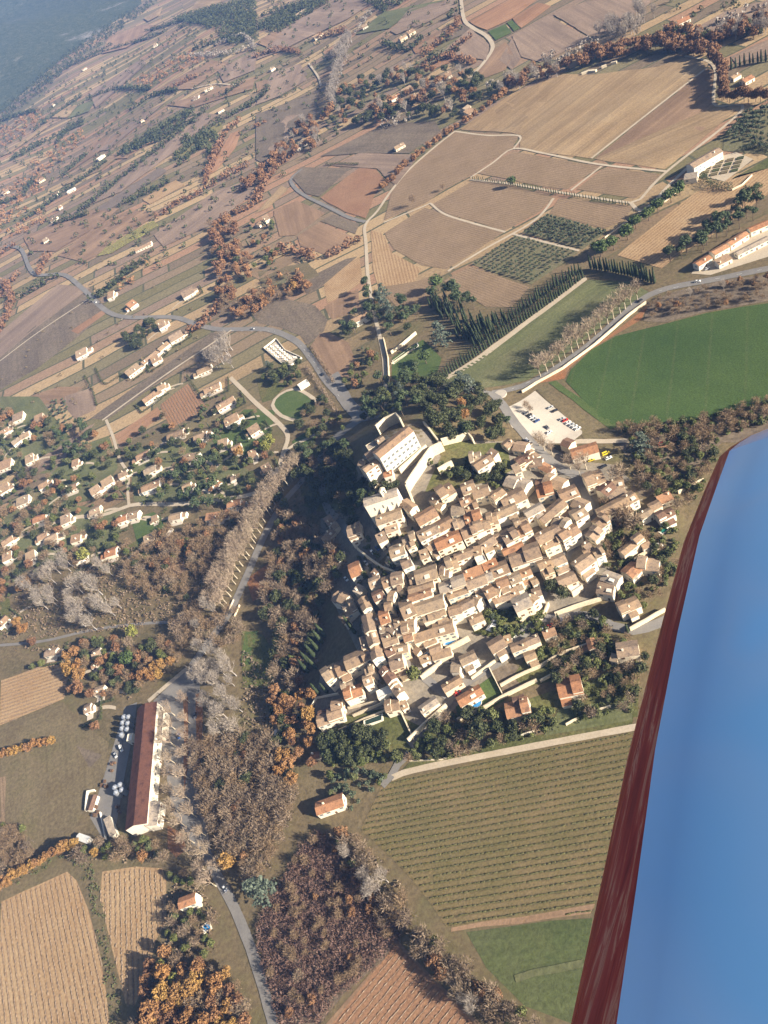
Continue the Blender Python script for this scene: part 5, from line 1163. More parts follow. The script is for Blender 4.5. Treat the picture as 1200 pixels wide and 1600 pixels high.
# garden and road walls, hedges
for s, h, w, mt, nm, lab in [
    ('816 614 838 600 880 577 930 540 985 492 1010 474', 2.2, .7, 'stone', 'stone_wall', 'long pale wall along the plane tree avenue'),
    ('612 553 630 540 651 522', 3, .8, 'stone', 'stone_wall', 'pale wall above the long garden basin'),
    ('612 569 630 557 648 545', 1.2, .8, 'stone', 'stone_wall', 'low pale kerb wall below the long garden basin'),
    ('600 530 607 560 609 600', 2.5, .6, 'stone', 'stone_wall', 'wall between the uphill lane and the castle garden'),
    ('640 1160 665 1136 700 1105', 4, .8, 'stone', 'retaining_wall', 'bright retaining wall beside the lower street bend'),
    ('716 1127 750 1112 788 1090 840 1065', 3, .7, 'stone', 'retaining_wall', 'long retaining wall under the round pool garden'),
    ('766 1046 788 1090', 2, .5, 'stone', 'stone_wall', 'white wall dividing the lawn from the vegetable garden'),
    ('783 1073 810 1058 845 1043 880 1022 935 1003', 2.5, .7, 'stone', 'retaining_wall', 'long terrace wall above the bare plots'),
    ('845 1066 880 1048 930 1028', 2.5, .7, 'stone', 'retaining_wall', 'second terrace wall below the garden shrubs'),
    ('738 1062 770 1038 820 1002', 2.5, .6, 'stone', 'stone_wall', 'pale wall along the straight lower street'),
    ('660 1062 690 1040 700 1018 735 1000', 4, .8, 'stone', 'retaining_wall', 'wide bright rampart beside the round ended house'),
    ('868 962 900 950 940 938', 3, .8, 'stone', 'retaining_wall', 'retaining wall above the curved grey road'),
    ('985 986 1010 972 1040 955', 3, .8, 'stone', 'retaining_wall', 'pale wall at the end of the curved road by the wing'),
    ('838 980 850 965 858 945', 3, .8, 'stone', 'retaining_wall', 'stone wall above the red car'),
    ('975 898 982 888 1000 872 1025 860 1035 855', 3, .8, 'stone', 'retaining_wall', 'curved wall hugging the orange roofed eastern house'),
    ('885 1134 895 1128 930 1112 955 1105', 2, .5, 'stone', 'stone_wall', 'pale garden wall above the vineyard track'),
    ('815 1150 840 1141', 1.5, .5, 'wall_w', 'stone_wall', 'white wall at the foot of the gardens'),
    ('640 1190 690 1188 735 1172 750 1166', 1.2, .5, 'stone', 'stone_wall', 'thin pale wall under the bushes by the vineyard'),
    ('522 900 534 880 540 865', 2.5, .6, 'wall_w', 'stone_wall', 'white wall round the yard by the wood'),
    ('976 768 985 785 998 782', 2.5, .6, 'stone', 'stone_wall', 'wall round the dark vegetable plot'),
    ('1060 772 1080 760 1100 752', 2.5, .7, 'stone', 'stone_wall', 'pale wall by the wing tip'),
    ('486 1128 488 1105 495 1092 530 1085', 1.8, .5, 'wall_w', 'stone_wall', 'white wall round the orchard below the village'),
    ('553 1120 580 1108 600 1100 625 1096', 2.2, .6, 'stone', 'retaining_wall', 'terrace wall above the lowest swimming pool'),
    ('530 1142 570 1124 610 1108', 1.5, .5, 'stone', 'retaining_wall', 'lower terrace wall beside the lowest swimming pool'),
    ('545 1108 580 1100 590 1098', 2, .6, 'stone', 'retaining_wall', 'garden wall under the western houses'),
    ('628 1115 640 1140 648 1158', 2, .5, 'stone', 'stone_wall', 'wall down the slope beside the lower street'),
    ('1144 298 1160 290 1175 275', 1.6, .6, 'stone', 'stone_wall', 'white wall below the formal garden'),
    ('945 372 990 340 1040 315 1070 290', 1.0, .6, 'stone', 'stone_wall', 'low wall along the row of round trees'),
    ('136 1268 139 1238 150 1236', 2.2, .6, 'wall_w', 'stone_wall', 'white wall round the winery yard'),
    ('167 1312 160 1280 158 1270', 1.5, .5, 'wall_w', 'stone_wall', 'white wall in front of the glazed shed'),
    ('909 117 920 113 932 112', 2.2, 3.0, 'stone', 'ruined_wall', 'longest pale ruined wall at the top of the tan field'),
    ('940 107 948 104', 2.5, 2.5, 'stone', 'ruined_wall', 'short pale ruined wall in the middle of the tan field top'),
    ('955 101 964 99', 2.5, 2.2, 'stone', 'ruined_wall', 'pale ruined wall nearest the russet belt'),
    ('357 957 366 938', 1.3, .5, 'stone', 'bridge_parapet', 'pale parapet on the wood side of the small road bridge'),
    ('367 964 375 946', 1.3, .5, 'stone', 'bridge_parapet', 'pale parapet on the sunny side of the small road bridge')]:
    wall_line(s, h, w, mt, nm, lab, rough=.08)
for s, h, w, mt, lab in [
    ('190 400 205 470 150 590 153 637', 2, 1.6, 'l_holm', 'x'),
    ('133 588 145 610 152 634', 2.2, 2.0, 'l_holm', 'dark clipped hedge beside the mauve fallow'),
    ('150 576 165 600 192 585', 2.2, 2.0, 'l_holm', 'dark L-shaped hedge round a fallow plot'),
    ('293 588 305 605 322 628', 2.4, 2.0, 'l_holm', 'dark hedge along the square red vineyard'),
    ('1098 280 1115 292 1142 297', 6, 5.0, 'l_cyp', 'big dark block hedge at the corner of the formal garden'),
    ('1160 236 1185 230 1205 238', 5, 6.0, 'l_cyp', 'dark hedge beyond the formal garden'),
    ('486 543 505 570 522 598', 3, 3, 'l_brown', 'brown hedge between the main road and shaded field'),
    ('480 575 505 610 530 650', 3.5, 3.5, 'l_brown', 'brown hedge on the near side of the main road'),
    ('248 845 252 810 262 796', 2.5, 2, 'l_holm', 'thin dark hedge beside a white villa wall'),
    ('510 258 530 257 560 258', 3, 3, 'l_holm', 'dark hedge along the top of the scrub field'),
    ('985 96 1010 88 1045 84', 3, 3, 'l_scrubby', 'dark scrubby hedge at the top of the tan field')]:
    if lab == 'x': continue
    mb = MB(); pts = line_pts(s, 1.1)
    for p in pts:
        for _ in range(int(5 + h * w * .8)):
            q = Vector((p.x + rnd.uniform(-.5, .5) * w, p.y + rnd.uniform(-.5, .5) * w, hgt(p.x, p.y) + .2 + rnd.random() * h)); card(mb, q, .5)
    tag(mb.build('hedge', M[mt]), lab, 'hedge')
# swimming pools
pool('694 1008 700 999 712 996 713 1003 702 1010', 'water', 'bright blue swimming pool on a tiled village terrace')
pool('657 1026 668 1018 671 1025 660 1032', 'water', 'small dark blue pool between village houses')
pool('1030 830 1050 818 1053 822 1036 834', 'water_g', 'green rectangular pool by the dark roofed eastern house')
pool('572 1128 596 1116 597 1126 573 1136', 'water_d', 'dark water pool on the terrace below the village')
pool('614 563 651 536 653 541 616 568', 'water_d', 'long narrow dark garden basin beside the castle lawn', name='garden_basin')
pool('723 1110 736 1100 738 1106 726 1115', 'water_g', 'turquoise paddling pool beside the orange roofed house')
pool('317 1447 326 1441 329 1450 320 1456', 'water', 'small blue pool below the orange roofed farmhouse')
pool('618 222 630 218 632 221 620 225', 'water_g', 'turquoise pool of a far villa below the wood')
pool('255 842 266 826 270 828 259 846', 'roof_w', 'long pale covered pool in the western woods')
_c = P(744, 1098, 1); root = empty('round_pool', (_c.x, _c.y, _c.z)); mb = MB(); mb.tube((0, 0, -.6), (0, 0, 1.2), 2.9, 2.9, 28); mb.tube((0, 0, 1.2), (0, 0, 1.0), 2.9, 2.6, 28); mb.build('pool_wall', M['roof_w'], root)
mb = MB(); mb.v = [(2.65 * math.cos(6.2832 * i / 28), 2.65 * math.sin(6.2832 * i / 28), 1.0) for i in range(28)]; mb.f = [tuple(range(28))]; mb.build('water_surface', M['water'], root); tag(root, 'round blue above-ground pool on the green lawn', 'swimming pool')
# a parasol-like white tent, greenhouse and yard things
p = P(770, 978, 1); mb = MB(); root = empty('garden_tent', (p.x, p.y, p.z), .6); mb.add([(-4, -2, 2.0), (4, -2, 2.0), (4, 2, 2.0), (-4, 2, 2.0), (-2.5, 0, 3.2), (2.5, 0, 3.2), (-4, -2, 1.8), (4, -2, 1.8), (4, 2, 1.8), (-4, 2, 1.8)], [(0, 1, 5, 4), (1, 2, 5), (2, 3, 4, 5), (3, 0, 4), (0, 6, 7, 1), (1, 7, 8, 2), (2, 8, 9, 3), (3, 9, 6, 0)]); mb.build('canopy', M['roof_w'], root)
for x in (-3.9, 3.9):
    for y in (-1.9, 1.9): mb = MB(); mb.tube((x, y, -.5), (x, y, 1.9), .06, .06, 6); mb.build('pole', M['steel'], root)
tag(root, 'white garden tent among shrubs south of the village', 'tent')
p = P(432, 1149, 1); mb = MB(); root = empty('covered_trailer', (p.x, p.y, p.z), 1.3); mb.box(-3.2, 3.2, -1.2, 1.2, .5, .8); mb.build('chassis', M['steel'], root); mb = MB(); mb.add([(-3.2, -1.2, .803), (3.2, -1.2, .803), (3.2, 1.2, .803), (-3.2, 1.2, .803), (-3, -.9, 2.3), (3, -.9, 2.3), (3, .9, 2.3), (-3, .9, 2.3)], [(0, 1, 5, 4), (1, 2, 6, 5), (2, 3, 7, 6), (3, 0, 4, 7), (4, 5, 6, 7)]); mb.build('cover', M['roof_w'], root)
for x in (-1, 1):
    for y in (-1.1, 1.1): mb = MB(); mb.tube((x, y - .1, .3), (x, y + .1, .3), .33, .33, 12, True); mb.build('wheel', M['tyre'], root)
tag(root, 'white covered trailer parked in the shade of the village wood', 'trailer')
# formal garden: clipped box beds between pale paths
field('1092 275 1100 252 1150 238 1178 248 1132 284', 'track', 'pale paths of the formal garden', off=.33)
for i in range(4):
    for j in range(4):
        a = (1104 + i * 16 - j * 3, 256 - i * 3 + j * 6.4); q = [P(*a), P(a[0] + 11, a[1] - 2.2), P(a[0] + 9.4, a[1] + 2.0), P(a[0] - 1.8, a[1] + 4.2)]; mb = MB()
        mb.add([(p.x, p.y, p.z - .2) for p in q] + [(p.x, p.y, p.z + 1.0) for p in q], [(0, 1, 5, 4), (1, 2, 6, 5), (2, 3, 7, 6), (3, 0, 4, 7), (4, 5, 6, 7)])
        tag(mb.build('box_hedge_bed', M['l_scrubby' if (i + j) % 3 else 'l_holm']), 'clipped box bed between pale paths of the formal garden', 'hedge bed', 'formal garden beds')
# cemetery: walls and rows of pale tombs
wall_line('413 545 432 530 446 548 472 560 455 572 440 568 413 545', 1.6, .5, 'wall_w', 'cemetery_wall', 'white wall round the small cemetery by the main road')
field('416 546 432 533 446 550 468 560 455 569 440 566', 'gravel', 'pale gravel floor of the cemetery', off=.34)
_t = MB(); _t.box(-.6, .6, -1.1, 1.1, -.3, .55); _t.box(-.7, .7, -1.2, 1.2, .553, .7); _t.box(-.5, .5, .9, 1.1, .703, 1.7); _tm = _t.mesh('tomb', M['wall_w'])
for r_ in range(5):
    for c_ in range(7):
        a = (420 + r_ * 6.6 + c_ * 3.6, 546 - r_ * 2.2 + c_ * 3.3)
        if rnd.random() < .2 or not inside(a[0], a[1], [(417, 546), (432, 534), (446, 551), (466, 560), (455, 568), (441, 565)]): continue
        p = P(*a); o = link('tomb', _tm); o.location = (p.x, p.y, p.z + .3); o.rotation_euler.z = .9; o.scale = (rnd.uniform(.9, 1.5), rnd.uniform(.9, 1.3), rnd.uniform(.8, 1.8)); tag(o, 'pale stone tomb inside the white walled cemetery', 'tomb', 'tombs in the cemetery')
# cars
AX = (9, -3)
for i, (q, col) in enumerate(zip([(860, 637), (867, 642)], ['silver', 'black'])): car(*q, AX, col, ['silver car parked at the top of the open row', 'black car parked beside the silver car at the row top'][i])
for q, col, lab in zip([(878, 655), (883, 657), (888, 661), (893, 664), (898, 667), (903, 670)], ['silver', 'red', 'white', 'silver', 'white', 'white'],
                       ['silver car at the inner end of the edge row', 'red car in the edge row of the car park', 'white car beside the red car', 'silver car in the middle of the edge row', 'white car next but last in the edge row', 'white car at the outer end of the edge row']): car(*q, AX, col, lab)
for q, col, lab in zip([(822, 646), (827, 649), (831, 652), (835, 655), (839, 658)], ['grey', 'black', 'white', 'silver', 'blue'], ['grey car at the tree end of the inner row', 'black car second in the inner row', 'white car in the middle of the inner row', 'silver car beside the blue car', 'blue car at the open end of the inner row']): car(*q, AX, col, lab)
for q, ax, col, lab, v in [((855, 668), (6, 6), 'grey', 'grey car alone in the middle of the car park', 0), ((858, 676), (8, -3), 'white', 'white car alone near the car park exit', 0), ((947, 709), (9, -3), 'yellow', 'yellow van in front of the village hall end', 1), ((924, 719), (9, -2), 'yellow', 'yellow car beside the village hall wall', 0),
    ((943, 729), (8, -3), 'black', 'black car in the shade beside the bare tree', 0), ((951, 716), (9, -3), 'white', 'white car next to the yellow van', 0), ((859, 978), (8, -4), 'red', 'red car on the lower street', 0), ((851, 982), (8, -4), 'white', 'white car behind the red car', 0), ((938, 981), (4, 6), 'black', 'dark car at the bend of the curved road', 0), ((873, 970), (8, -4), 'blue', 'blue car ahead of the red car', 0),
    ((803, 994), (6, -5), 'white', 'white car by the lower street houses', 0), ((582, 863), (7, 8), 'white', 'white car in the shaded street', 0), ((590, 857), (7, 8), 'blue', 'blue car in the shaded street', 0), ((572, 880), (7, 8), 'silver', 'silver car against the shaded street parapet', 0), ((504, 585), (5, 8), 'black', 'dark car driving on the main road', 0),
    ((541, 905), (6, 5), 'white', 'white car in the walled yard by the wood', 0), ((940, 767), (6, 4), 'grey', 'grey car beside the eastern houses', 0), ((1030, 852), (8, 1), 'white', 'white car near the eastern villa', 0), ((190, 1170), (3, 8), 'white', 'white van in the winery yard', 1), ((181, 1180), (3, 8), 'silver', 'silver car in the winery yard', 0),
    ((305, 1118), (1, 8), 'grey', 'grey car under the plane trees by the winery', 0), ((280, 1150), (1, 8), 'blue', 'blue car on the tarmac forecourt', 0), ((1035, 694), (9, -1), 'red', 'small red vehicle on the orange earth works', 1), ((1090, 440), (8, -1), 'white', 'white car on the road by the farm', 0), ((1105, 420), (8, -4), 'silver', 'silver car in the farmyard', 0), ((352, 1388), (5, 8), 'white', 'white car driving past the orange roofed farmhouse', 0), ((150, 472), (6, 6), 'white', 'white car on the main road among the strips', 0), ((395, 514), (8, 0), 'silver', 'silver car on the main road by the cemetery', 0),
    ((745, 614), (8, 2), 'grey', 'grey car approaching the roundabout', 0), ((1000, 470), (6, -5), 'black', 'black car at the far end of the plane avenue', 0), ((825, 690), (7, 7), 'white', 'white van on the road down into the village', 1), ((715, 1083), (6, -6), 'red', 'red car at the lower street junction', 0), ((760, 1045), (6, -4), 'grey', 'grey car on the straight lower street', 0)]:
    car(*q, ax, col, lab, van=bool(v))
# ---- trees
make_protos()
for x, y, r in ((272, 630, 15), (300, 632, 14), (285, 650, 15), (280, 615, 12), (195, 682, 8), (215, 668, 8), (235, 655, 8), (462, 632, 16), (60, 705, 14), (40, 655, 12), (230, 840, 12)): q = P(x, y); TAKEN.append((Vector((q.x, q.y, 0)), r))
tree_row('840 592 872 568 920 532 965 494 1000 466', 'plane', 6.0, 1.2, 'bare pale plane tree in the avenue row beside the long lawn', 'plane trees along the lawn', .4)
tree_row('350 955 370 905 398 850 425 800 455 752 472 736', 'plane', 5.2, 1.15, 'bare plane tree in the leaning avenue beside the village wood', 'plane trees of the wood avenue', 1.0)
tree_row('336 950 358 895 386 845 412 800 440 760', 'plane', 5.5, 1.1, 'bare plane tree in the leaning avenue beside the village wood', 'plane trees of the wood avenue', 1.0)
tree_row('272 1110 274 1170 276 1240 290 1290 318 1350 345 1400', 'plane', 11, .95, 'bare plane tree on the winery side of the main road', 'plane trees by the winery', .8)
tree_row('296 1090 298 1160 296 1235 318 1300 350 1365', 'plane', 12, .9, 'bare plane tree on the winery side of the main road', 'plane trees by the winery', .8)
spot('905 738 890 728 915 728', 'plane', 1.05, 'bare plane tree over the square by the village hall', 'plane trees on the village square')
spot('850 700 862 706 842 692', 'plane', .95, 'bare plane tree at the village end of the car park', 'plane trees by the car park')
spot('965 748', 'brown', 1.6, 'broad brown leafless tree between village hall and walled plot')
spot('978 812 990 822', 'brown', 1.5, 'leafless brown tree beside the eastern pool house', 'brown trees by the pool house')
spot('822 634 828 640', 'brown', .8, 'small bare tree inside the car park', 'small car park trees')
spot('1003 702', 'cedar', 1.15, 'large blue green cedar beyond the village hall')
spot('692 535', 'cedar', 1.25, 'large blue cedar between the basin and the cypress block')
spot('600 478 612 492 603 465', 'cedar', .95, 'blue cedar beside the uphill lane', 'cedars by the uphill lane')
spot('722 600 736 608', 'cedar', 1.0, 'blue cedar at the near end of the long lawn', 'cedars by the lawn')
spot('664 562', 'round', 1.35, 'round green umbrella pine alone on the castle lawn')
spot('684 448', 'round', 1.4, 'round green umbrella pine at the vineyard corner above the park')
spot('800 287', 'round', .9, 'lone green pine at the end of the pale hedge track')
spot('462 453', 'gold', 1.1, 'round orange oak alone on the dry slope')
spot('647 316', 'brown', 1.1, 'single brown tree at the vineyard headland'); spot('692 295', 'brown', .7, 'small brown tree on the vineyard track')
spot('358 1352', 'gold', 1.25, 'bright orange oak beside the road at the picture foot')
spot('263 1487', 'gold', .95, 'orange oak at the edge of the narrow straw vineyard')
spot('413 1398', 'cedar', 1.2, 'silver green conifer beside the road bend')
spot('650 1055', 'green', 1.3, 'round dark green tree beside the lower street junction')
spot('752 1143', 'holm', 1.45, 'big dark evergreen under the round pool garden')
spot('770 1117', 'green', 1.2, 'dome shaped green tree below the retaining wall')
spot('622 1186', 'green', 1.05, 'round green tree at the head of the vineyard track')
spot('135 870 ', 'lime', 1.2, 'yellow green tree beside the grey poplars'); spot('211 990', 'lime', 1.2, 'yellow green tree at the lane edge by the poplars')
spot('202 1034', 'round', 1.25, 'large olive green umbrella pine above the winery garden'); spot('240 1012', 'holm', 1.2, 'dark evergreen between the lane and the orange oaks')
spot('425 690 418 702', 'lime', 1.2, 'yellow green tree in the corner of the villa lawns', 'yellow trees by the villas'); spot('378 712', 'gold', 1.1, 'orange tree between two villas')
spot('868 895 862 920 880 930', 'holm', 1.0, 'dark tree beside the ruined building site', 'dark trees by the ruin')
spot('700 600 780 470 790 455', 'holm', .9, 'x') if False else None
spot('205 1072 212 1070 208 1082 216 1080 202 1080', 'holm', .62, 'clipped dark round tree in the square grove by the winery path', 'clipped grove')
spot('1062 298 1048 310 1028 326 1013 338 993 351 980 368 958 384 938 394', 'round', 1.3, 'round green umbrella pine in the row above the tan vineyard', 'umbrella pines in a row')
# orange and russet groups
spot('122 1022 108 1028 126 1042 110 1045 130 1058 115 1052', 'gold', 1.0, 'orange oak in the clump at the end of the straw field', 'orange oaks by the straw field')
spot('122 1072 113 1078 128 1080', 'oak', .95, 'russet oak below the straw field clump', 'russet oaks below the straw field')
spot('235 1052 246 1046 258 1040 270 1036 226 1060 240 1062 252 1056', 'gold', .9, 'orange oak above the pale winery path', 'orange oaks above the winery path')
tree_row('2 1188 40 1175 98 1158', 'gold', 4.5, .72, 'orange tree in the hedge row across the dull meadow', 'orange hedge across the meadow', 1.0)
tree_row('0 1392 35 1372 70 1348 105 1332 132 1320', 'gold', 3.6, .8, 'orange tree in the hedge above the near straw vineyard', 'orange hedge above the vineyard', 1.2)
spot('35 922 48 912 30 975 40 985', 'gold', 1.0, 'orange tree in the western woods', 'orange trees in the western woods')
spot('151 1136', 'oak', .9, 'small russet oak standing alone by the meadow'); spot('68 1038 52 1042', 'green', .8, 'dark green bush beside the straw field', 'bushes by the straw field')
wood('240 1512 300 1492 372 1525 410 1610 215 1610', 'gold:30:.95 oak:14:.85 brown:12:.8 lime:2:.8', {'gold': ('orange oak in the wood at the near picture corner', 'orange oaks near corner'), 'oak': ('russet oak in the wood at the near picture corner', 'russet oaks near corner'), 'brown': ('leafless tree in the wood at the near picture corner', 'bare trees near corner'), 'lime': ('yellowish tree in the wood at the near picture corner', 'yellow trees near corner')})
wood('428 1085 470 1075 495 1090 490 1120 500 1180 475 1240 440 1220', 'gold:16:.95 oak:10:.9 holm:6:.8', {'gold': ('orange oak between the village foot and the bare wood', 'orange oaks below the village'), 'oak': ('russet oak between the village foot and the bare wood', 'russet oaks below the village'), 'holm': ('dark evergreen among the orange oaks below the village', 'evergreens among the orange oaks')})
wood('655 605 700 595 770 620 805 680 770 695 700 690 650 640', 'holm:42:1.05 gold:4:.9 pine:4:1', {'holm': ('dark evergreen oak in the castle park', 'evergreens in the castle park'), 'gold': ('orange tree inside the dark castle park', 'orange trees in the castle park'), 'pine': ('tall pine inside the dark castle park', 'pines in the castle park')})
wood('565 600 600 600 655 585 660 650 590 675 570 660', 'pine:14:.95 holm:14:.9 cedar:2:.8 green:4:1', {'pine': ('pine in the grove behind the castle', 'pines behind the castle'), 'holm': ('evergreen in the grove behind the castle', 'evergreens behind the castle'), 'cedar': ('blue cedar in the grove behind the castle', 'cedars behind the castle'), 'green': ('light green tree in the grove behind the castle', 'green trees behind the castle')})
wood('575 450 600 470 655 485 660 510 610 530 590 500 560 540 540 520 550 495 575 490', 'pine:18:1.0 holm:8:.9 gold:2:.7', {'pine': ('tall pine beside the uphill lane above the garden basin', 'pines by the uphill lane'), 'holm': ('dark evergreen beside the uphill lane', 'evergreens by the uphill lane'), 'gold': ('orange tree beside the uphill lane', 'orange trees by the uphill lane')})
wood('545 545 590 545 600 600 540 610', 'green:10:.8 oak:3:.8 olive:10:.9', {'green': ('green garden tree above the road junction', 'garden trees above the junction'), 'oak': ('russet tree above the road junction', 'russet trees above the junction'), 'olive': ('small olive in the garden above the road junction', 'olives above the junction')})
tree_row('672 605 705 583 760 545 820 502 870 466 912 434', 'cyp', 2.6, .78, 'dark cypress in the row along the pale gravel path', 'cypresses along the gravel path', .3, .88)
tree_row('740 545 790 508 850 462 910 424', 'cyp', 3.0, .8, 'dark cypress in the second row behind the gravel path', 'cypresses in the second row', .5, .9)
wood('672 478 700 468 745 500 790 500 740 545 715 530 705 500 680 500', 'cyp:80:.98', {'cyp': ('tall dark cypress in the dense castle park block', 'cypresses in the park block')}, .8)
wood('665 470 700 455 745 478 735 492 690 475', 'pine:12:.95', {'pine': ('pine at the vineyard edge of the cypress block', 'pines by the cypress block')})
tree_row('922 420 950 424 985 432 1025 444', 'cyp', 2.6, .95, 'dark cypress in the row closing the far end of the lawn', 'cypresses closing the lawn', .3, 1.1)
tree_row('738 280 770 285 800 290 870 303 985 322', 'cyp', 3.4, .42, 'thin small cypress in the clipped hedge between vineyards', 'small hedge cypresses', .3, .4)
spot('500 1000 494 1012 488 1022 482 1034 478 1046 504 990 490 1040', 'cyp', 1.25, 'tall cypress in the spire row at the wood edge', 'cypress spires at the wood edge', 1.3)
spot('545 975 552 985 495 1080 508 1078', 'cyp', 1.15, 'bushy cypress beside the western village houses', 'bushy cypresses west of the houses', 1.0)
spot('655 798 662 806 635 802 945 858 980 985 940 978 873 968 897 995 690 868 655 858 612 885', 'cyp', .72, 'slender cypress standing between village houses', 'slender village cypresses', .75)
wood('440 780 500 835 520 850 545 880 520 925 500 960 510 1000 470 1090 430 1060 440 985 410 960 430 880', 'brown:46:1.05 holm:34:.95 oak:12:.9 green:14:.9', {'brown': ('leafless brown tree in the wood under the west side of the village', 'bare trees in the village wood'), 'holm': ('dark evergreen in the wood under the west side of the village', 'evergreens in the village wood'), 'oak': ('russet oak in the wood under the west side of the village', 'russet oaks in the village wood'), 'green': ('mid green tree in the wood under the west side of the village', 'green trees in the village wood')})
wood('470 700 545 690 560 730 555 790 500 810 460 790', 'holm:34:1.0 pine:5:1.0 brown:6:1', {'holm': ('evergreen on the shaded slope under the castle', 'evergreens on the shaded slope'), 'pine': ('pine on the shaded slope under the castle', 'pines on the shaded slope'), 'brown': ('leafless tree on the shaded slope under the castle', 'bare trees on the shaded slope')})
wood('535 770 565 760 590 748 620 742 625 765 575 800 550 830', 'holm:16:.85 pine:3:.9', {'holm': ('evergreen between castle and church', 'evergreens by the church'), 'pine': ('pine between castle and church', 'pines by the church')})
wood('305 1165 425 1150 470 1230 450 1300 440 1335 400 1385 370 1345 318 1262', 'brown:110:1.0 holm:12:.9 oak:8:.8 green:8:.8', {'brown': ('leafless brown tree in the wood between road and vineyard', 'bare trees in the lower wood'), 'holm': ('dark evergreen in the lower wood between road and vineyard', 'evergreens in the lower wood'), 'oak': ('russet oak in the lower wood between road and vineyard', 'russet oaks in the lower wood'), 'green': ('green tree in the lower wood between road and vineyard', 'green trees in the lower wood')})
wood('410 1450 440 1390 475 1335 500 1310 545 1330 595 1400 630 1440 595 1490 540 1540 500 1590 445 1595 425 1530', 'brown:26:.62 oak:8:.5', {'brown': ('small leafless tree standing in the purple thicket', 'trees in the thicket'), 'oak': ('small russet tree standing in the purple thicket', 'russet trees in the thicket')})
spot('546 1338 575 1372 592 1390 604 1376 582 1400', 'poplar', .8, 'pale leafless poplar beside the large vineyard corner', 'pale poplars by the vineyard')
wood('520 1300 560 1310 640 1400 650 1450 740 1520 800 1575 860 1605 780 1605 700 1545 630 1450 560 1370', 'brown:26:1.0 oak:5:.8 green:9:.8 poplar:3:.6', {'brown': ('leafless tree in the ragged strip beside the large vineyard', 'bare trees beside the vineyard'), 'oak': ('russet tree in the ragged strip beside the large vineyard', 'russet trees beside the vineyard'), 'green': ('green bush tree in the ragged strip beside the vineyard', 'green trees beside the vineyard'), 'poplar': ('small pale poplar in the ragged strip beside the vineyard', 'small poplars beside the vineyard')})
wood('40 910 100 880 190 880 200 920 180 985 140 985 60 945', 'poplar:26:1.0', {'poplar': ('pale grey leafless poplar in the grove west of the avenue', 'grey poplars west of the avenue')}, .75)
wood('318 1020 368 1030 384 1100 378 1170 345 1190 325 1120', 'poplar:24:.95', {'poplar': ('pale grey poplar between the avenue strip and allotments', 'grey poplars by the allotments')}, .7)
wood('335 545 362 535 380 550 375 585 340 580', 'poplar:9:.95', {'poplar': ('pale poplar in the clump by the main road', 'pale poplars by the main road')}, .7)
wood('270 975 330 935 372 955 385 1005 330 1020 290 1015', 'brown:20:1.0 poplar:3:.8', {'brown': ('brown leafless tree where the lane meets the avenue', 'bare trees by the lane end'), 'poplar': ('grey poplar where the lane meets the avenue', 'grey poplars by the lane end')})
wood('200 850 300 820 380 800 425 790 380 850 330 930 290 940 240 940 200 920', 'brown:60:.95 oak:10:.8 holm:8:.8 green:6:.8', {'brown': ('leafless tree in the brown thicket beside the avenue', 'bare trees in the avenue thicket'), 'oak': ('russet oak in the brown thicket beside the avenue', 'russet oaks in the avenue thicket'), 'holm': ('evergreen in the brown thicket beside the avenue', 'evergreens in the avenue thicket'), 'green': ('green tree in the brown thicket beside the avenue', 'green trees in the avenue thicket')})
wood('0 800 120 795 200 830 180 870 100 890 40 910 0 1000', 'brown:24:.9 oak:14:.8 green:20:.75 holm:8:.75 shrub:40:1', {'shrub': ('shrub among the houses of the western woods', 'shrubs in the western woods'), 'brown': ('leafless tree among the houses of the western woods', 'bare trees in the western woods'), 'oak': ('russet oak among the houses of the western woods', 'russet oaks in the western woods'), 'green': ('green tree among the houses of the western woods', 'green trees in the western woods'), 'holm': ('evergreen among the houses of the western woods', 'evergreens in the western woods')})
wood('0 1015 100 1000 180 1000 260 1000 290 1030 200 1095 150 1100 130 1000', 'green:18:.8 brown:14:.9 oak:14:.85 holm:8:.8', {'green': ('green tree in the gardens above the winery', 'green trees above the winery'), 'brown': ('bare tree in the gardens above the winery', 'bare trees above the winery'), 'oak': ('russet oak in the gardens above the winery', 'russet oaks above the winery'), 'holm': ('evergreen in the gardens above the winery', 'evergreens above the winery')})
wood('165 1318 250 1312 270 1345 200 1345 130 1350 120 1325', 'green:8:.8 brown:6:.9 gold:2:.7', {'green': ('green shrub tree south of the winery', 'green trees south of the winery'), 'brown': ('bare tree south of the winery', 'bare trees south of the winery'), 'gold': ('orange tree south of the winery', 'orange trees south of the winery')})
wood('262 1370 300 1365 345 1440 340 1490 260 1500 270 1440', 'green:14:.7 brown:5:.8', {'green': ('green garden tree round the orange roofed farmhouse', 'farmhouse garden trees'), 'brown': ('bare tree round the orange roofed farmhouse', 'bare farmhouse trees')})
wood('0 1290 40 1295 60 1340 0 1385', 'brown:16:.8 green:4:.7', {'brown': ('bare tree in the dark scrub at the meadow corner', 'bare trees at the meadow corner'), 'green': ('green tree in the dark scrub at the meadow corner', 'green trees at the meadow corner')})
VL = {'green': ('green garden tree among the villas', 'villa garden trees'), 'holm': ('dark evergreen among the villas', 'villa evergreens'), 'shrub': ('round green shrub in the villa gardens', 'villa shrubs'), 'brown': ('bare tree in the villa gardens', 'villa bare trees'), 'oak': ('russet tree in the villa gardens', 'villa russet trees'), 'pine': ('pine among the villas', 'villa pines'), 'cyp': ('cypress among the villas', 'villa cypresses'), 'olive': ('olive tree in the villa gardens', 'villa olives')}
wood('190 690 330 600 430 660 430 740 400 790 200 790 170 740', 'green:34:.75 holm:26:.75 shrub:60:1 brown:10:.7 pine:8:.8 cyp:10:.7 oak:8:.7', VL)
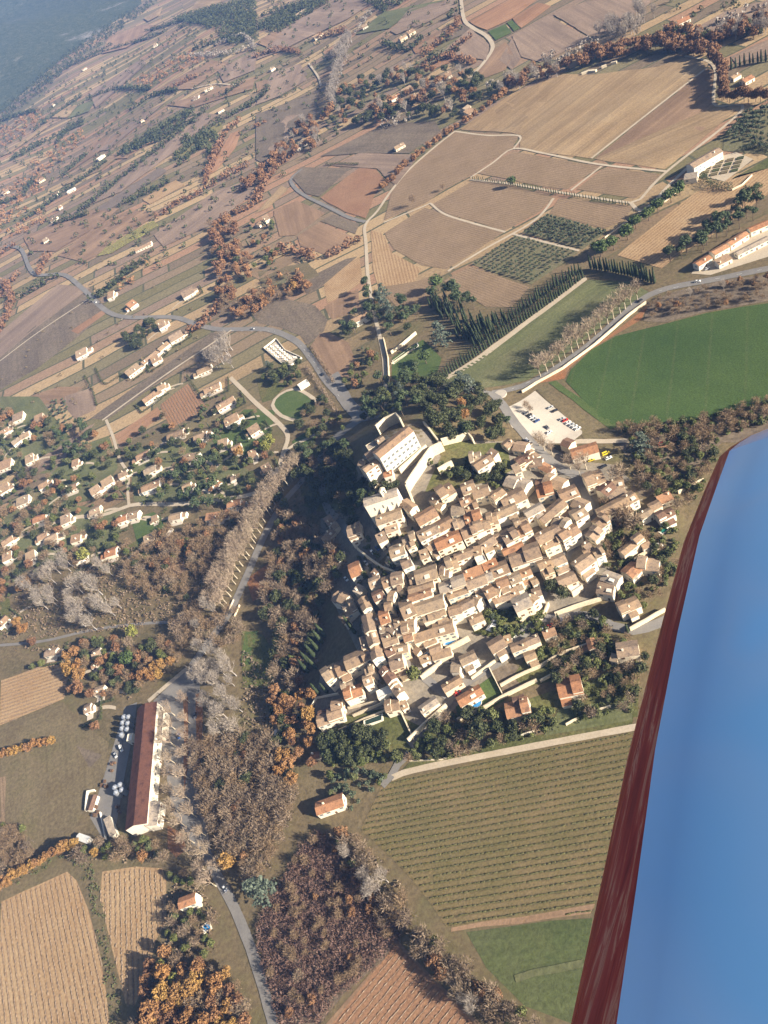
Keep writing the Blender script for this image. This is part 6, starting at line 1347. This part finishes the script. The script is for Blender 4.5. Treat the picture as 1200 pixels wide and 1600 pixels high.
wood('285 745 340 735 345 790 330 810 290 800', 'pine:12:1.1', {'pine': ('big dark pine beside the pale villa lane', 'big pines by the villa lane')})
VL2 = {k: (v[0].replace('among the villas', 'at the far villa edge').replace('in the villa gardens', 'at the far villa edge'), v[1] + ' far edge') for k, v in VL.items()}
wood('0 640 100 660 180 690 190 790 100 800 0 800', 'green:24:.75 holm:22:.75 shrub:40:1 oak:16:.8 olive:30:1 brown:14:.8', VL2)
wood('95 690 130 660 150 665 145 720 100 715', 'pine:14:.75', {'pine': ('pine in the dark plantation beside the dirt track', 'plantation pines')}, .7)
wood('75 630 100 620 115 655 85 670', 'olive:30:1.05', {'olive': ('olive in the small grove left of the dark plantation', 'small grove olives')}, .75)
wood('200 530 240 500 250 520 215 552', 'holm:16:.8', {'holm': ('dark evergreen in the dump yard grove by the main road', 'dump yard evergreens')}, .8)
wood('330 355 365 340 392 420 402 480 385 505 350 490 340 420', 'oak:50:.95 brown:12:.9 holm:4:.8', {'oak': ('russet oak in the belt left of the road fork', 'russet belt oaks'), 'brown': ('bare tree in the russet belt left of the road fork', 'russet belt bare trees'), 'holm': ('evergreen in the russet belt left of the road fork', 'russet belt evergreens')})
wood('380 355 425 340 440 400 430 430 395 425', 'olive:26:1.0 green:8:.8 cyp:5:.8 oak:5:.8', {'olive': ('olive below the farm by the russet belt', 'olives by the russet belt'), 'green': ('green tree below the farm by the russet belt', 'green trees by the russet belt'), 'cyp': ('cypress below the farm by the russet belt', 'cypresses by the russet belt'), 'oak': ('russet tree below the farm near the belt', 'russet trees by the farm')})
wood('400 440 470 430 490 460 440 470 400 500 380 520 375 490', 'oak:16:.85 gold:4:.8 brown:10:.8', {'oak': ('russet oak above the grey brown fallow', 'russet oaks above the fallow'), 'gold': ('golden oak above the grey brown fallow', 'golden oaks above the fallow'), 'brown': ('bare tree above the grey brown fallow', 'bare trees above the fallow')})
wood('420 575 470 570 475 600 440 605 415 595', 'holm:8:.8 green:8:.8 cedar:1:.7', {'holm': ('evergreen beside the cemetery', 'cemetery evergreens'), 'green': ('green tree beside the cemetery', 'cemetery trees'), 'cedar': ('blue cedar beside the cemetery', 'cemetery cedar')})
wood('470 630 520 625 545 670 500 690 460 680', 'green:10:.75 holm:8:.8 brown:4:.8', {'green': ('green tree round the playground', 'playground trees'), 'holm': ('evergreen round the playground', 'playground evergreens'), 'brown': ('bare tree round the playground', 'playground bare trees')})
GD = {'green': ('green tree in the terraced gardens south of the village', 'south garden trees'), 'holm': ('dark evergreen in the terraced gardens south of the village', 'south garden evergreens'), 'shrub': ('shrub in the terraced gardens south of the village', 'south garden shrubs'), 'brown': ('bare brown tree in the terraced gardens south of the village', 'south garden bare trees'), 'olive': ('olive in the terraced gardens south of the village', 'south garden olives')}
wood('840 985 930 960 985 1000 1010 1030 990 1115 900 1130 860 1050 830 1010', 'brown:16:.75 green:22:.65 holm:10:.7 shrub:60:1 olive:10:1', GD)
wood('650 1160 720 1110 800 1120 870 1110 870 1140 740 1180 640 1190', 'green:14:.75 holm:9:.8 shrub:30:1 brown:6:.8', {k: (v[0].replace('terraced gardens south of the village', 'scrub belt above the farm track'), v[1] + ' belt') for k, v in GD.items()})
wood('505 1150 560 1140 610 1150 605 1190 560 1200 515 1195', 'holm:14:.95 green:10:.85 shrub:14:1 olive:6:1', {k: (v[0].replace('terraced gardens south of the village', 'garden below the lowest pool'), v[1] + ' pool') for k, v in GD.items()})
wood('730 965 850 930 850 985 790 1000 740 990', 'shrub:40:1 green:8:.6 olive:8:1', {k: (v[0].replace('terraced gardens south of the village', 'steep gardens under the south edge houses'), v[1] + ' edge') for k, v in GD.items()})
wood('700 730 790 720 790 770 690 745 670 720', 'shrub:40:1 holm:10:.7 green:8:.7', {k: (v[0].replace('terraced gardens south of the village', 'gardens right of the castle'), v[1] + ' castle') for k, v in GD.items()})
wood('940 780 1060 830 1060 900 1000 965 960 930 945 870', 'shrub:50:1 green:14:.7 brown:12:.7 holm:10:.7', {k: (v[0].replace('terraced gardens south of the village', 'gardens of the eastern houses'), v[1] + ' east') for k, v in GD.items()})
wood('985 690 1120 690 1125 700 1090 780 1060 810 1000 760', 'shrub:50:1 green:16:.8 brown:18:.8 holm:10:.7', {k: (v[0].replace('terraced gardens south of the village', 'overgrown yards by the wing tip'), v[1] + ' tip') for k, v in GD.items()})
wood('560 840 720 830 850 860 840 930 700 1000 600 1040 560 1000', 'shrub:70:.9 green:12:.55', {k: (v[0].replace('terraced gardens south of the village', 'small yards between village houses'), v[1] + ' yards') for k, v in GD.items()}, .5)
wood('520 1210 600 1195 605 1215 560 1265 520 1275', 'olive:22:1.2 green:4:.7', {'olive': ('silvery shrub in the hedge along the vineyard top', 'silvery hedge shrubs'), 'green': ('green tree in the hedge along the vineyard top', 'hedge trees along the vineyard')})
wood('965 672 1080 658 1205 628 1205 660 1100 690 1000 690', 'brown:26:.75 green:16:.7 shrub:40:1.1', {'brown': ('bare tree on the bank below the green crop', 'bare trees below the crop'), 'green': ('green tree on the bank below the green crop', 'green trees below the crop'), 'shrub': ('shrub on the bank below the green crop', 'shrubs below the crop')})
wood('1010 480 1060 460 1205 432 1205 466 1100 486 1020 500', 'brown:30:.5 oak:6:.6 poplar:2:.5', {'brown': ('low bare tree on the scrub bank above the crop', 'bare trees above the crop'), 'oak': ('small russet tree on the scrub bank above the crop', 'russet trees above the crop'), 'poplar': ('pale thin tree on the scrub bank above the crop', 'pale trees above the crop')})
wood('1035 415 1090 385 1120 345 1200 290 1205 330 1150 365 1100 395', 'pine:30:.95', {'pine': ('dark pine behind the roadside farm', 'pines behind the farm')})
# olive groves in rows
def grove(poly, nx, ny, label, group, skip=.06, s=1.0):
    q = [P(*p) for p in parse(poly)]
    for i in range(nx):
        for j in range(ny):
            if rnd.random() < skip: continue
            u, v = (i + .5) / nx, (j + .5) / ny; p = q[0].lerp(q[1], u).lerp(q[3].lerp(q[2], u), v) + Vector((rnd.uniform(-.3, .3), rnd.uniform(-.3, .3), 0)); tree('olive', p, s * rnd.uniform(.75, 1.1), label, group)
grove('856 337 949 363 911 388 817 365', 15, 8, 'olive tree in the dense grove below the brown vineyard', 'dense grove olives', s=1.08)
grove('805 369 903 394 832 443 737 415', 13, 10, 'small olive tree in the open grove beside the cypresses', 'open grove olives', s=.95)
grove('1131 215 1166 176 1205 166 1205 240', 8, 7, 'olive tree in the grove at the right picture edge', 'right grove olives', s=1.6)
# far trees that one can still tell apart
wood('870 112 905 95 960 80 1010 70 1060 72 1110 78 1125 92 1095 92 1040 84 1000 86 930 104', 'oak:60:.95', {'oak': ('russet oak in the belt behind the big tan field', 'russet oaks behind the tan field')}, .7)
tree_row('1112 96 1128 112 1130 140 1128 160', 'oak', 4.5, 1.05, 'russet oak in the curved row at the corner of the ploughed field', 'russet corner row', 1.5)
tree_row('1125 160 1160 160 1205 160', 'oak', 4.5, 1.05, 'russet oak in the straight row past the ploughed field', 'russet straight row', 1.5)
tree_row('1140 110 1170 100 1205 95', 'cyp', 4.0, 1.0, 'dark cypress in the far row above the russet corner', 'far right cypresses', .5)
wood('930 62 960 45 1010 15 1030 30 1000 60 950 72', 'poplar:26:.8', {'poplar': ('grey poplar in the belt beside the mauve field', 'grey poplars by the mauve field')}, .6)
wood('1030 50 1120 60 1200 30 1205 60 1100 75 1040 70', 'oak:34:.95 poplar:8:.8 holm:8:.8', {'oak': ('russet oak in the hillside wood at the top right', 'top right russet oaks'), 'poplar': ('grey poplar in the hillside wood at the top right', 'top right poplars'), 'holm': ('evergreen in the hillside wood at the top right', 'top right evergreens')})
wood('800 120 870 105 880 118 800 148 760 175', 'oak:14:.9 poplar:10:.7', {'oak': ('russet oak in the belt left of the tan field', 'russet oaks left of the tan field'), 'poplar': ('grey tree in the belt left of the tan field', 'grey trees left of the tan field')}, .7)
tree_row('620 285 600 300 640 262 690 222 740 188 800 146', 'oak', 9, .8, 'russet tree on the lane edge above the vineyard', 'russet lane trees', 2)
wood('560 130 640 110 700 110 760 130 790 150 720 190 640 190 560 200 500 190 520 150', 'holm:60:.9 oak:50:.9 poplar:14:.8 green:16:.8', {'holm': ('evergreen in the wooded valley of scattered villas', 'valley evergreens'), 'oak': ('russet oak in the wooded valley of scattered villas', 'valley russet oaks'), 'poplar': ('grey poplar in the wooded valley of scattered villas', 'valley poplars'), 'green': ('green tree in the wooded valley of scattered villas', 'valley green trees')})
wood('495 180 510 210 490 240 455 245 440 260 400 300 380 290 430 250 470 200', 'oak:40:.95 poplar:8:.8', {'oak': ('russet oak in the belt running down from the wooded valley', 'russet oaks down the valley'), 'poplar': ('grey poplar in the belt running down from the wooded valley', 'grey poplars down the valley')})
tree_row('545 85 530 120 522 160 525 175', 'poplar', 5, .8, 'grey poplar in the tall row at the valley end', 'valley end poplars', 4)
tree_row('552 62 535 85 520 100', 'poplar', 5, .8, 'grey poplar in the upper row of the valley', 'upper valley poplars', 4)
flush_trees()
# ---- masses nobody could count
stuff_area(['400 1450 440 1380 470 1325 500 1300 545 1320 600 1400 640 1440 600 1500 540 1550 500 1600 440 1600 420 1530'], 1.9, 1.5, 2.6, 34, .6, 'l_thick', 'thicket', 'dense purple brown leafless thicket beside the road', True)
stuff_area(['440 780 500 835 545 880 520 925 500 960 510 1000 470 1090 430 1060 440 985 410 960 430 880', '305 1165 425 1150 470 1230 450 1300 440 1335 400 1385 370 1345 318 1262', '520 1300 560 1310 640 1400 650 1450 740 1520 800 1575 860 1605 780 1605 700 1545 630 1450 560 1370', '380 1000 440 1090 430 1150 380 1150'], 3.2, 1.6, 1.5, 12, .6, 'l_brown', 'undergrowth', 'brown bramble undergrowth beneath the woods', False, .8)
stuff_area(['200 850 300 820 380 800 425 790 380 850 330 930 280 960 200 985 0 1000 40 910 100 890', '0 1015 180 1000 290 1030 200 1095 130 1010 100 1020', '165 1318 250 1312 270 1345 130 1350', '262 1370 300 1365 345 1440 340 1490 260 1500'], 3.6, 1.7, 1.6, 11, .65, 'l_brown', 'undergrowth', 'brown undergrowth of the western woods', False, .7)
stuff_area(['470 690 545 690 560 730 555 790 520 830 540 870 500 900 460 790', '650 1160 720 1110 870 1110 870 1140 740 1180 640 1190', '840 985 930 960 1010 1030 990 1115 900 1130 860 1050', '690 745 790 720 790 770', '960 690 1110 660 1125 700 1080 780 1000 750', '1120 1340 1121 1340 1120 1341'], 3.4, 1.3, 1.3, 11, .5, 'l_holm', 'undergrowth', 'dark green undergrowth on the slopes round the village', False, .7, .2)
stuff_area(['135 1325 150 1345 158 1400 185 1540 190 1600 176 1600 150 1440 130 1370 108 1345', '0 1380 60 1345 130 1318 135 1330 60 1362 0 1398'], 2.6, 1.2, .9, 10, .5, 'l_green', 'undergrowth', 'low green weeds between the straw coloured vineyards', False, .75)
far_green, far_russet, far_grey = [], [], []
for s in ('275 250 330 200 400 160 420 140|130 330 240 240 320 175|120 100 170 80 260 50|210 170 240 150 280 142|185 245 290 178 305 172|190 240 260 215 300 175|225 225 310 190|280 260 330 215|200 318 265 285|40 345 130 280 170 252|100 275 140 240|20 250 60 225|40 240 85 215 130 195|90 225 110 200 135 188|0 190 30 180 60 175|55 205 80 185 130 150|60 140 100 110 180 70|140 155 185 140 235 140|330 40 360 25 400 25|280 45 330 25 360 20|370 70 400 50 430 30|400 30 440 15 480 5|300 80 360 60 400 50|230 50 280 35 340 20|40 300 60 280|0 320 40 305|150 470 200 430 235 402|160 460 210 420|35 465 95 430|90 350 140 335|350 150 380 130|380 60 420 40 470 30|430 25 480 15 500 0|600 70 640 80 660 60|700 30 720 20|670 95 720 80'.split('|')): far_green.append(s)
for s in ('320 290 350 215 375 190|300 310 350 280 390 260|330 265 345 230|350 340 400 320 420 280 460 240|0 470 20 440 30 430|0 520 20 480 10 440|270 140 310 120|420 260 380 300|660 90 700 60 720 30|650 110 700 90 720 70 740 60|400 90 440 80 470 85|500 60 540 50|300 520 330 500 345 470|400 200 420 190|250 340 290 310|440 390 480 400 495 405|520 400 560 380|700 90 740 100|0 400 30 380|80 400 60 430'.split('|')): far_russet.append(s)
for s in ('330 75 380 60 400 80|520 90 545 70|600 200 640 190|760 140 800 130 860 120|870 100 930 70|300 90 360 85 400 75|560 50 580 20|850 95 870 88|1120 40 1200 10'.split('|')): far_grey.append(s)
stuff_lines(far_green, 6.0, 4.3, 8.5, 34, 1.6, 'l_holm', 'far_treeline', 'dark evergreen hedgerows dividing the far strip fields', 3.0)
stuff_lines(far_russet, 6.0, 4.3, 8.5, 34, 1.6, 'l_oak', 'far_treeline', 'russet oak hedgerows dividing the far fields', 3.0)
stuff_lines(far_grey, 6, 3.2, 9, 30, 1.3, 'l_pop', 'far_treeline', 'grey leafless trees along the far streams', 4.0)
stuff_area(['195 232 300 172 305 180 270 200 200 245', '340 50 400 25 400 60 360 70', '280 200 330 250 345 215 320 200 290 240', '150 1 200 0 160 40', '270 30 400 0 400 40 330 45', '400 40 480 0 520 0 430 55', '560 0 640 0 600 20'], 8.5, 4.2, 8, 30, 1.6, 'l_holm', 'far_woods', 'dark evergreen woods and groves among the far fields', False, .75)
stuff_area(['0 120 240 0 250 0 160 70 60 150 0 190'], 15, 4, 7, 26, 1.6, 'l_holm', 'far_scrub', 'dark scrub where the plain meets the mountain foot', False, .6)
stuff_area(['0 200 60 175 80 190 0 235', '40 260 130 200 140 210 60 290', '0 300 60 270 70 300 0 345', '0 330 60 320 80 350 20 370 0 372', '200 130 300 80 330 90 230 140', '150 480 190 440 235 405 240 412 175 478', '380 470 440 410 500 400 470 450'], 14, 3.6, 6.5, 26, 1.5, 'l_oak', 'far_scrub', 'scattered scrub and small trees over the far plain', False, .5)
stuff_area(['0 180 250 60 400 0 560 0 640 60 500 250 400 300 330 350 250 420 100 420 0 380', '640 0 720 0 720 90 640 110', '1000 0 1205 0 1205 60 1040 60'], 21, 3.2, 6, 24, 1.4, 'l_holm', 'far_scrub', 'thinly scattered dark bushes over the far strip fields', False, .38)
stuff_area(['0 380 250 420 360 340 330 500 200 500 100 430 0 520', '0 520 150 470 340 520 150 660 0 620'], 13, 1.8, 2.2, 16, .8, 'l_scrubby', 'far_scrub', 'bushes dotted over the nearer fallow strips', False, .14)
# ---- mountains beyond the plain
def build_mountain():
    a, b, c = at_z(-260, 330), at_z(0, 172), at_z(235, -8); c = at_z(228, 0)
    d = (c - b).normalized(); n = Vector((-d.y, d.x, 0)); n = n if n.y > 0 else -n
    o = b; mb = MB(); NU, NV = 150, 70; U0, U1, V1 = -4200, 4800, 4300
    for i in range(NU + 1):
        for j in range(NV + 1):
            u = U0 + (U1 - U0) * i / NU; t = j / NV; v = -300 + (V1 + 300) * t
            p = o + d * u + n * v; q = Vector((p.x / 900, p.y / 900, 0))
            rg = mnoise.fractal(q, 1.0, 2.1, 6) ; rd = 1 - abs(mnoise.noise(Vector((u / 420, v / 1600, 3)))) * 1.6
            k = max(0, v + 180 * mnoise.noise(Vector((u / 700, 0, 0)))) / 2600
            z = -14 + 620 * (min(k, 1) ** 1.15) * (.72 + .22 * rg + .22 * rd) + (12 if k > 0 else 0) + max(0, k) * 20 * mnoise.fractal(q * 6, 1, 2, 3)
            if j == NV: z = -20
            mb.v.append((p.x, p.y, min(z, 690)))
    for i in range(NU):
        for j in range(NV): k = i * (NV + 1) + j; mb.f.append((k, k + NV + 1, k + NV + 2, k + 1))
    t = NT('wooded_mountain'); v = t.coord(); f = t.noise(v, .06, 8, .75)
    veg = t.ramp(f, [(.35, (.03, .042, .02)), (.55, (.06, .07, .038)), (.7, (.10, .095, .065))])
    rock = t.n('ShaderNodeMapRange', i_1=.56, i_2=.66); t.l(t.noise(v, .005, 9, .72), rock.inputs[0])
    t.out(t.mix(veg, (.20, .185, .165), rock.outputs[0]), f, 6, 1.0)
    o = mb.build('mountains', t.m, smooth=True); tag(o, 'long wooded mountain slope with pale rocks fading into blue haze', 'mountain', kind='structure')
build_mountain()
# ---- the air
mb = MB(); mb.box(-7200, 7200, -1600, 8200, -30, 720); o = mb.build('haze', bpy.data.materials.new('haze_air')); m = o.data.materials[0]; m.use_nodes = True; nt = m.node_tree
for nd in list(nt.nodes):
    if nd.type != 'OUTPUT_MATERIAL': nt.nodes.remove(nd)
pv = nt.nodes.new('ShaderNodeVolumePrincipled'); pv.inputs['Color'].default_value = HAZEC; pv.inputs['Density'].default_value = HAZE; pv.inputs['Anisotropy'].default_value = -0.2
nt.links.new(pv.outputs[0], [n for n in nt.nodes if n.type == 'OUTPUT_MATERIAL'][0].inputs['Volume']); m.cycles.homogeneous_volume = True
tag(o, 'pale blue winter haze filling the air over the whole valley', 'haze', kind='stuff')
# ---- the aircraft wing we look along
def build_wing():
    """lofted aerofoil from beside the cabin to the rounded tip"""
    px = [(838, 1830, 2.35, 1.62), (862, 1720, 2.55, 1.6), (893, 1600, 2.8, 1.58), (938, 1390, 3.15, 1.54), (982, 1180, 3.55, 1.5), (1028, 1000, 3.95, 1.46), (1068, 850, 4.4, 1.42), (1100, 770, 4.67, 1.40), (1124, 716, 4.86, 1.36)]
    le = [Vector(((x - 600) / F * z, (y - 800) / F * z, z)) for x, y, z, _ in px]; ch = [c for *_, c in px]
    span = (le[-1] - le[2]).normalized(); cd = Vector((.67, -.22, -.71)); cd = (cd - span * cd.dot(span)).normalized(); up = -(span.cross(cd)).normalized()
    # tip rounding: the leading edge sweeps back in plan
    for dx, ds, sh in ((.05, .05, .97), (.13, .09, .9), (.26, .12, .8), (.45, .14, .62)):
        le.append(le[8] + span * ds * 1.4 + cd * dx); ch.append(1.36 - dx - .0)
    N = 26; KE = 9; xs = None
    def th(x): return 5 * .075 * (.2969 * math.sqrt(x) - .126 * x - .3516 * x * x + .2843 * x ** 3 - .1015 * x ** 4)
    secs = []; wpx = [84, 77, 69, 56, 42, 31, 25, 21, 16]
    for i, (p, c) in enumerate(zip(le, ch)):
        kt = 1 if i < 8 else [1, .82, .62, .4, .12][i - 8]
        pt = lambda x, y: p + cd * c * x + up * c * y
        sx = lambda x: (lambda q: 600 + F * q.x / q.z)(pt(x, th(x) * kt))
        g = [k / 800 for k in range(0, 401)]; lo_ = min(sx(x) for x in g); w_ = wpx[min(i, 8)] * (1 if i < 9 else [1, .8, .5, .3][i - 9])
        lim = next((x for x in g if x > .008 and sx(x) - lo_ > w_ and sx(x) > sx(0)), .3)
        xs = [lim * (k / KE) ** 2 for k in range(KE + 1)] + [lim + (1 - lim) * (k / (N - KE)) for k in range(1, N - KE + 1)]
        ring = [(xs[j], th(xs[j]) * kt) for j in range(N, -1, -1)] + [(xs[j], -th(xs[j]) * kt * .8) for j in range(1, N)]
        secs.append([cam2world(pt(x, y)) for x, y in ring])
    n = len(secs[0]); skin, edge, tip = MB(), MB(), MB()
    root = empty('aircraft_wing', cam2world(le[2])); base = root.location.copy()
    vs = [v - base for s in secs for v in s]
    rk = list(range(N, -1, -1)) + list(range(1, N))          # how far back along the chord each point of the ring lies
    for mb_, sel in ((edge, 0), (skin, 1), (tip, 2)):
        mb_.v = [tuple(v) for v in vs]
        for i in range(len(secs) - 1):
            for j in range(n):
                j2 = (j + 1) % n; part = 0 if max(rk[j], rk[j2]) <= KE else (2 if i >= 8 else 1)
                if part == sel: mb_.f.append((i * n + j, i * n + j2, (i + 1) * n + j2, (i + 1) * n + j))
        if sel == 2: mb_.f.append(tuple((len(secs) - 1) * n + j for j in range(n)))
        if sel == 1: mb_.f.append(tuple(reversed(range(n))))
    t = NT('blue_wing_paint'); v = t.coord(); t.b.inputs['Roughness'].default_value = .22; t.b.inputs['Specular IOR Level'].default_value = .5; t.b.inputs['Coat Weight'].default_value = 1; t.b.inputs['Coat IOR'].default_value = 2.8; t.b.inputs['Coat Roughness'].default_value = .06
    f = t.noise(v, .75, 2, .45, .8); t.out(t.ramp(f, [(.38, WINGC), (.5, lerp(WINGC, (.5, .6, .85), .22)), (.62, scl(WINGC, 1.05))])); blue = t.m  # paler patches imitate faint cloud reflections in the colour
    t = NT('red_leading_edge_paint'); v = t.coord(); t.b.inputs['Roughness'].default_value = .3; t.b.inputs['Specular IOR Level'].default_value = .22; t.b.inputs['Coat Weight'].default_value = .05; t.b.inputs['Coat Roughness'].default_value = .05
    # streaks along the edge: reflections of the land put into the colour
    sv = Vector([span.dot(RT), span.dot(FW), span.dot(UP)]); rot = sv.to_track_quat('X', 'Z').to_euler(); inv = sv.to_track_quat('X', 'Z').inverted().to_euler()
    mp = t.n('ShaderNodeMapping'); mp.inputs['Rotation'].default_value = inv; t.l(v, mp.inputs[0]); sc = t.n('ShaderNodeVectorMath', operation='MULTIPLY'); sc.inputs[1].default_value = (1.5, 26, 26); t.l(mp.outputs[0], sc.inputs[0])
    f = t.noise(sc.outputs[0], 1.0, 6, .65, .6); t.out(t.ramp(f, [(.3, (.24, .022, .02)), (.5, (.46, .05, .036)), (.56, (.52, .085, .055)), (.61, (.68, .26, .16)), (.66, (.44, .06, .042)), (.74, (.30, .028, .023)), (.82, (.6, .24, .15))]), f, .01, .5); redm = t.m
    for mb_, nm, mt in ((skin, 'wing_skin', blue), (edge, 'leading_edge', redm), (tip, 'wing_tip', blue)):
        o = mb_.build(nm, mt, root, smooth=True)
        bm = bmesh.new(); bm.from_mesh(o.data); bmesh.ops.delete(bm, geom=[v for v in bm.verts if not v.link_faces], context='VERTS'); bmesh.ops.remove_doubles(bm, verts=bm.verts[:], dist=1e-5); bmesh.ops.recalc_face_normals(bm, faces=bm.faces[:]); bm.to_mesh(o.data); bm.free()
    tag(root, 'glossy blue aircraft wing with a reflection-painted red leading edge and rounded tip', 'aircraft wing')
build_wing()
# ---- camera, sun, sky
cam = bpy.data.cameras.new('camera'); co = bpy.data.objects.new('camera', cam); C.objects.link(co)
cam.sensor_fit = 'VERTICAL'; cam.sensor_height = 24.0; cam.sensor_width = 18.0; cam.lens = 24.0 * F / 1600; cam.clip_start = .05; cam.clip_end = 40000
X = Vector((RT.x, FW.x, UP.x)); Y = -Vector((RT.y, FW.y, UP.y)); Z = -Vector((RT.z, FW.z, UP.z))
co.matrix_world = Matrix(((X.x, Y.x, Z.x, 0), (X.y, Y.y, Z.y, 0), (X.z, Y.z, Z.z, H), (0, 0, 0, 1)))
bpy.context.scene.camera = co
EL, AZ = R(SUN_EL), R(SUN_AZ)       # AZ: the way shadows point, counter-clockwise from +X
s = Vector((-math.cos(AZ) * math.cos(EL), -math.sin(AZ) * math.cos(EL), math.sin(EL)))
sl = bpy.data.lights.new('sun', 'SUN'); sl.energy = SUN_E; sl.angle = R(.5); sl.color = (1.0, .90, .75)
so = bpy.data.objects.new('sun', sl); C.objects.link(so); so.rotation_euler = s.to_track_quat('Z', 'Y').to_euler(); so.location = (300, -300, 600)
w = bpy.data.worlds.new('World'); bpy.context.scene.world = w; w.use_nodes = True; nt = w.node_tree; bg = nt.nodes['Background']; bg.inputs[1].default_value = SKY
sk = nt.nodes.new('ShaderNodeTexSky'); sk.sky_type = 'NISHITA'; sk.sun_disc = False; sk.sun_elevation = EL; sk.sun_rotation = math.atan2(s.x, s.y); sk.altitude = 400; sk.air_density = 1.0; sk.dust_density = 3.0; sk.ozone_density = 0.2
nt.links.new(sk.outputs[0], bg.inputs[0])
sc = bpy.context.scene
sc.view_settings.view_transform = 'Standard'; sc.view_settings.look = 'None'; sc.view_settings.exposure = EXPO; sc.view_settings.gamma = 1
sc.cycles.max_bounces = 5; sc.cycles.diffuse_bounces = 2; sc.cycles.volume_bounces = 1; sc.cycles.transparent_max_bounces = 4
print('TREES', TCOUNT, 'HOUSES', len(HOUSES), 'OBJ', len(bpy.data.objects))
_long = [o['label'] for o in bpy.data.objects if o.get('label') and not 4 <= len(o['label'].split()) <= 16]
_dup = {}
for o in bpy.data.objects:
    if o.parent is None and o.get('label'): _dup.setdefault(o['label'], []).append(o)
print('DUP', [k for k, v in _dup.items() if len(v) > 1 and not all(o.get('group') for o in v)])
print('LONG LABELS', len(_long), _long[:8])
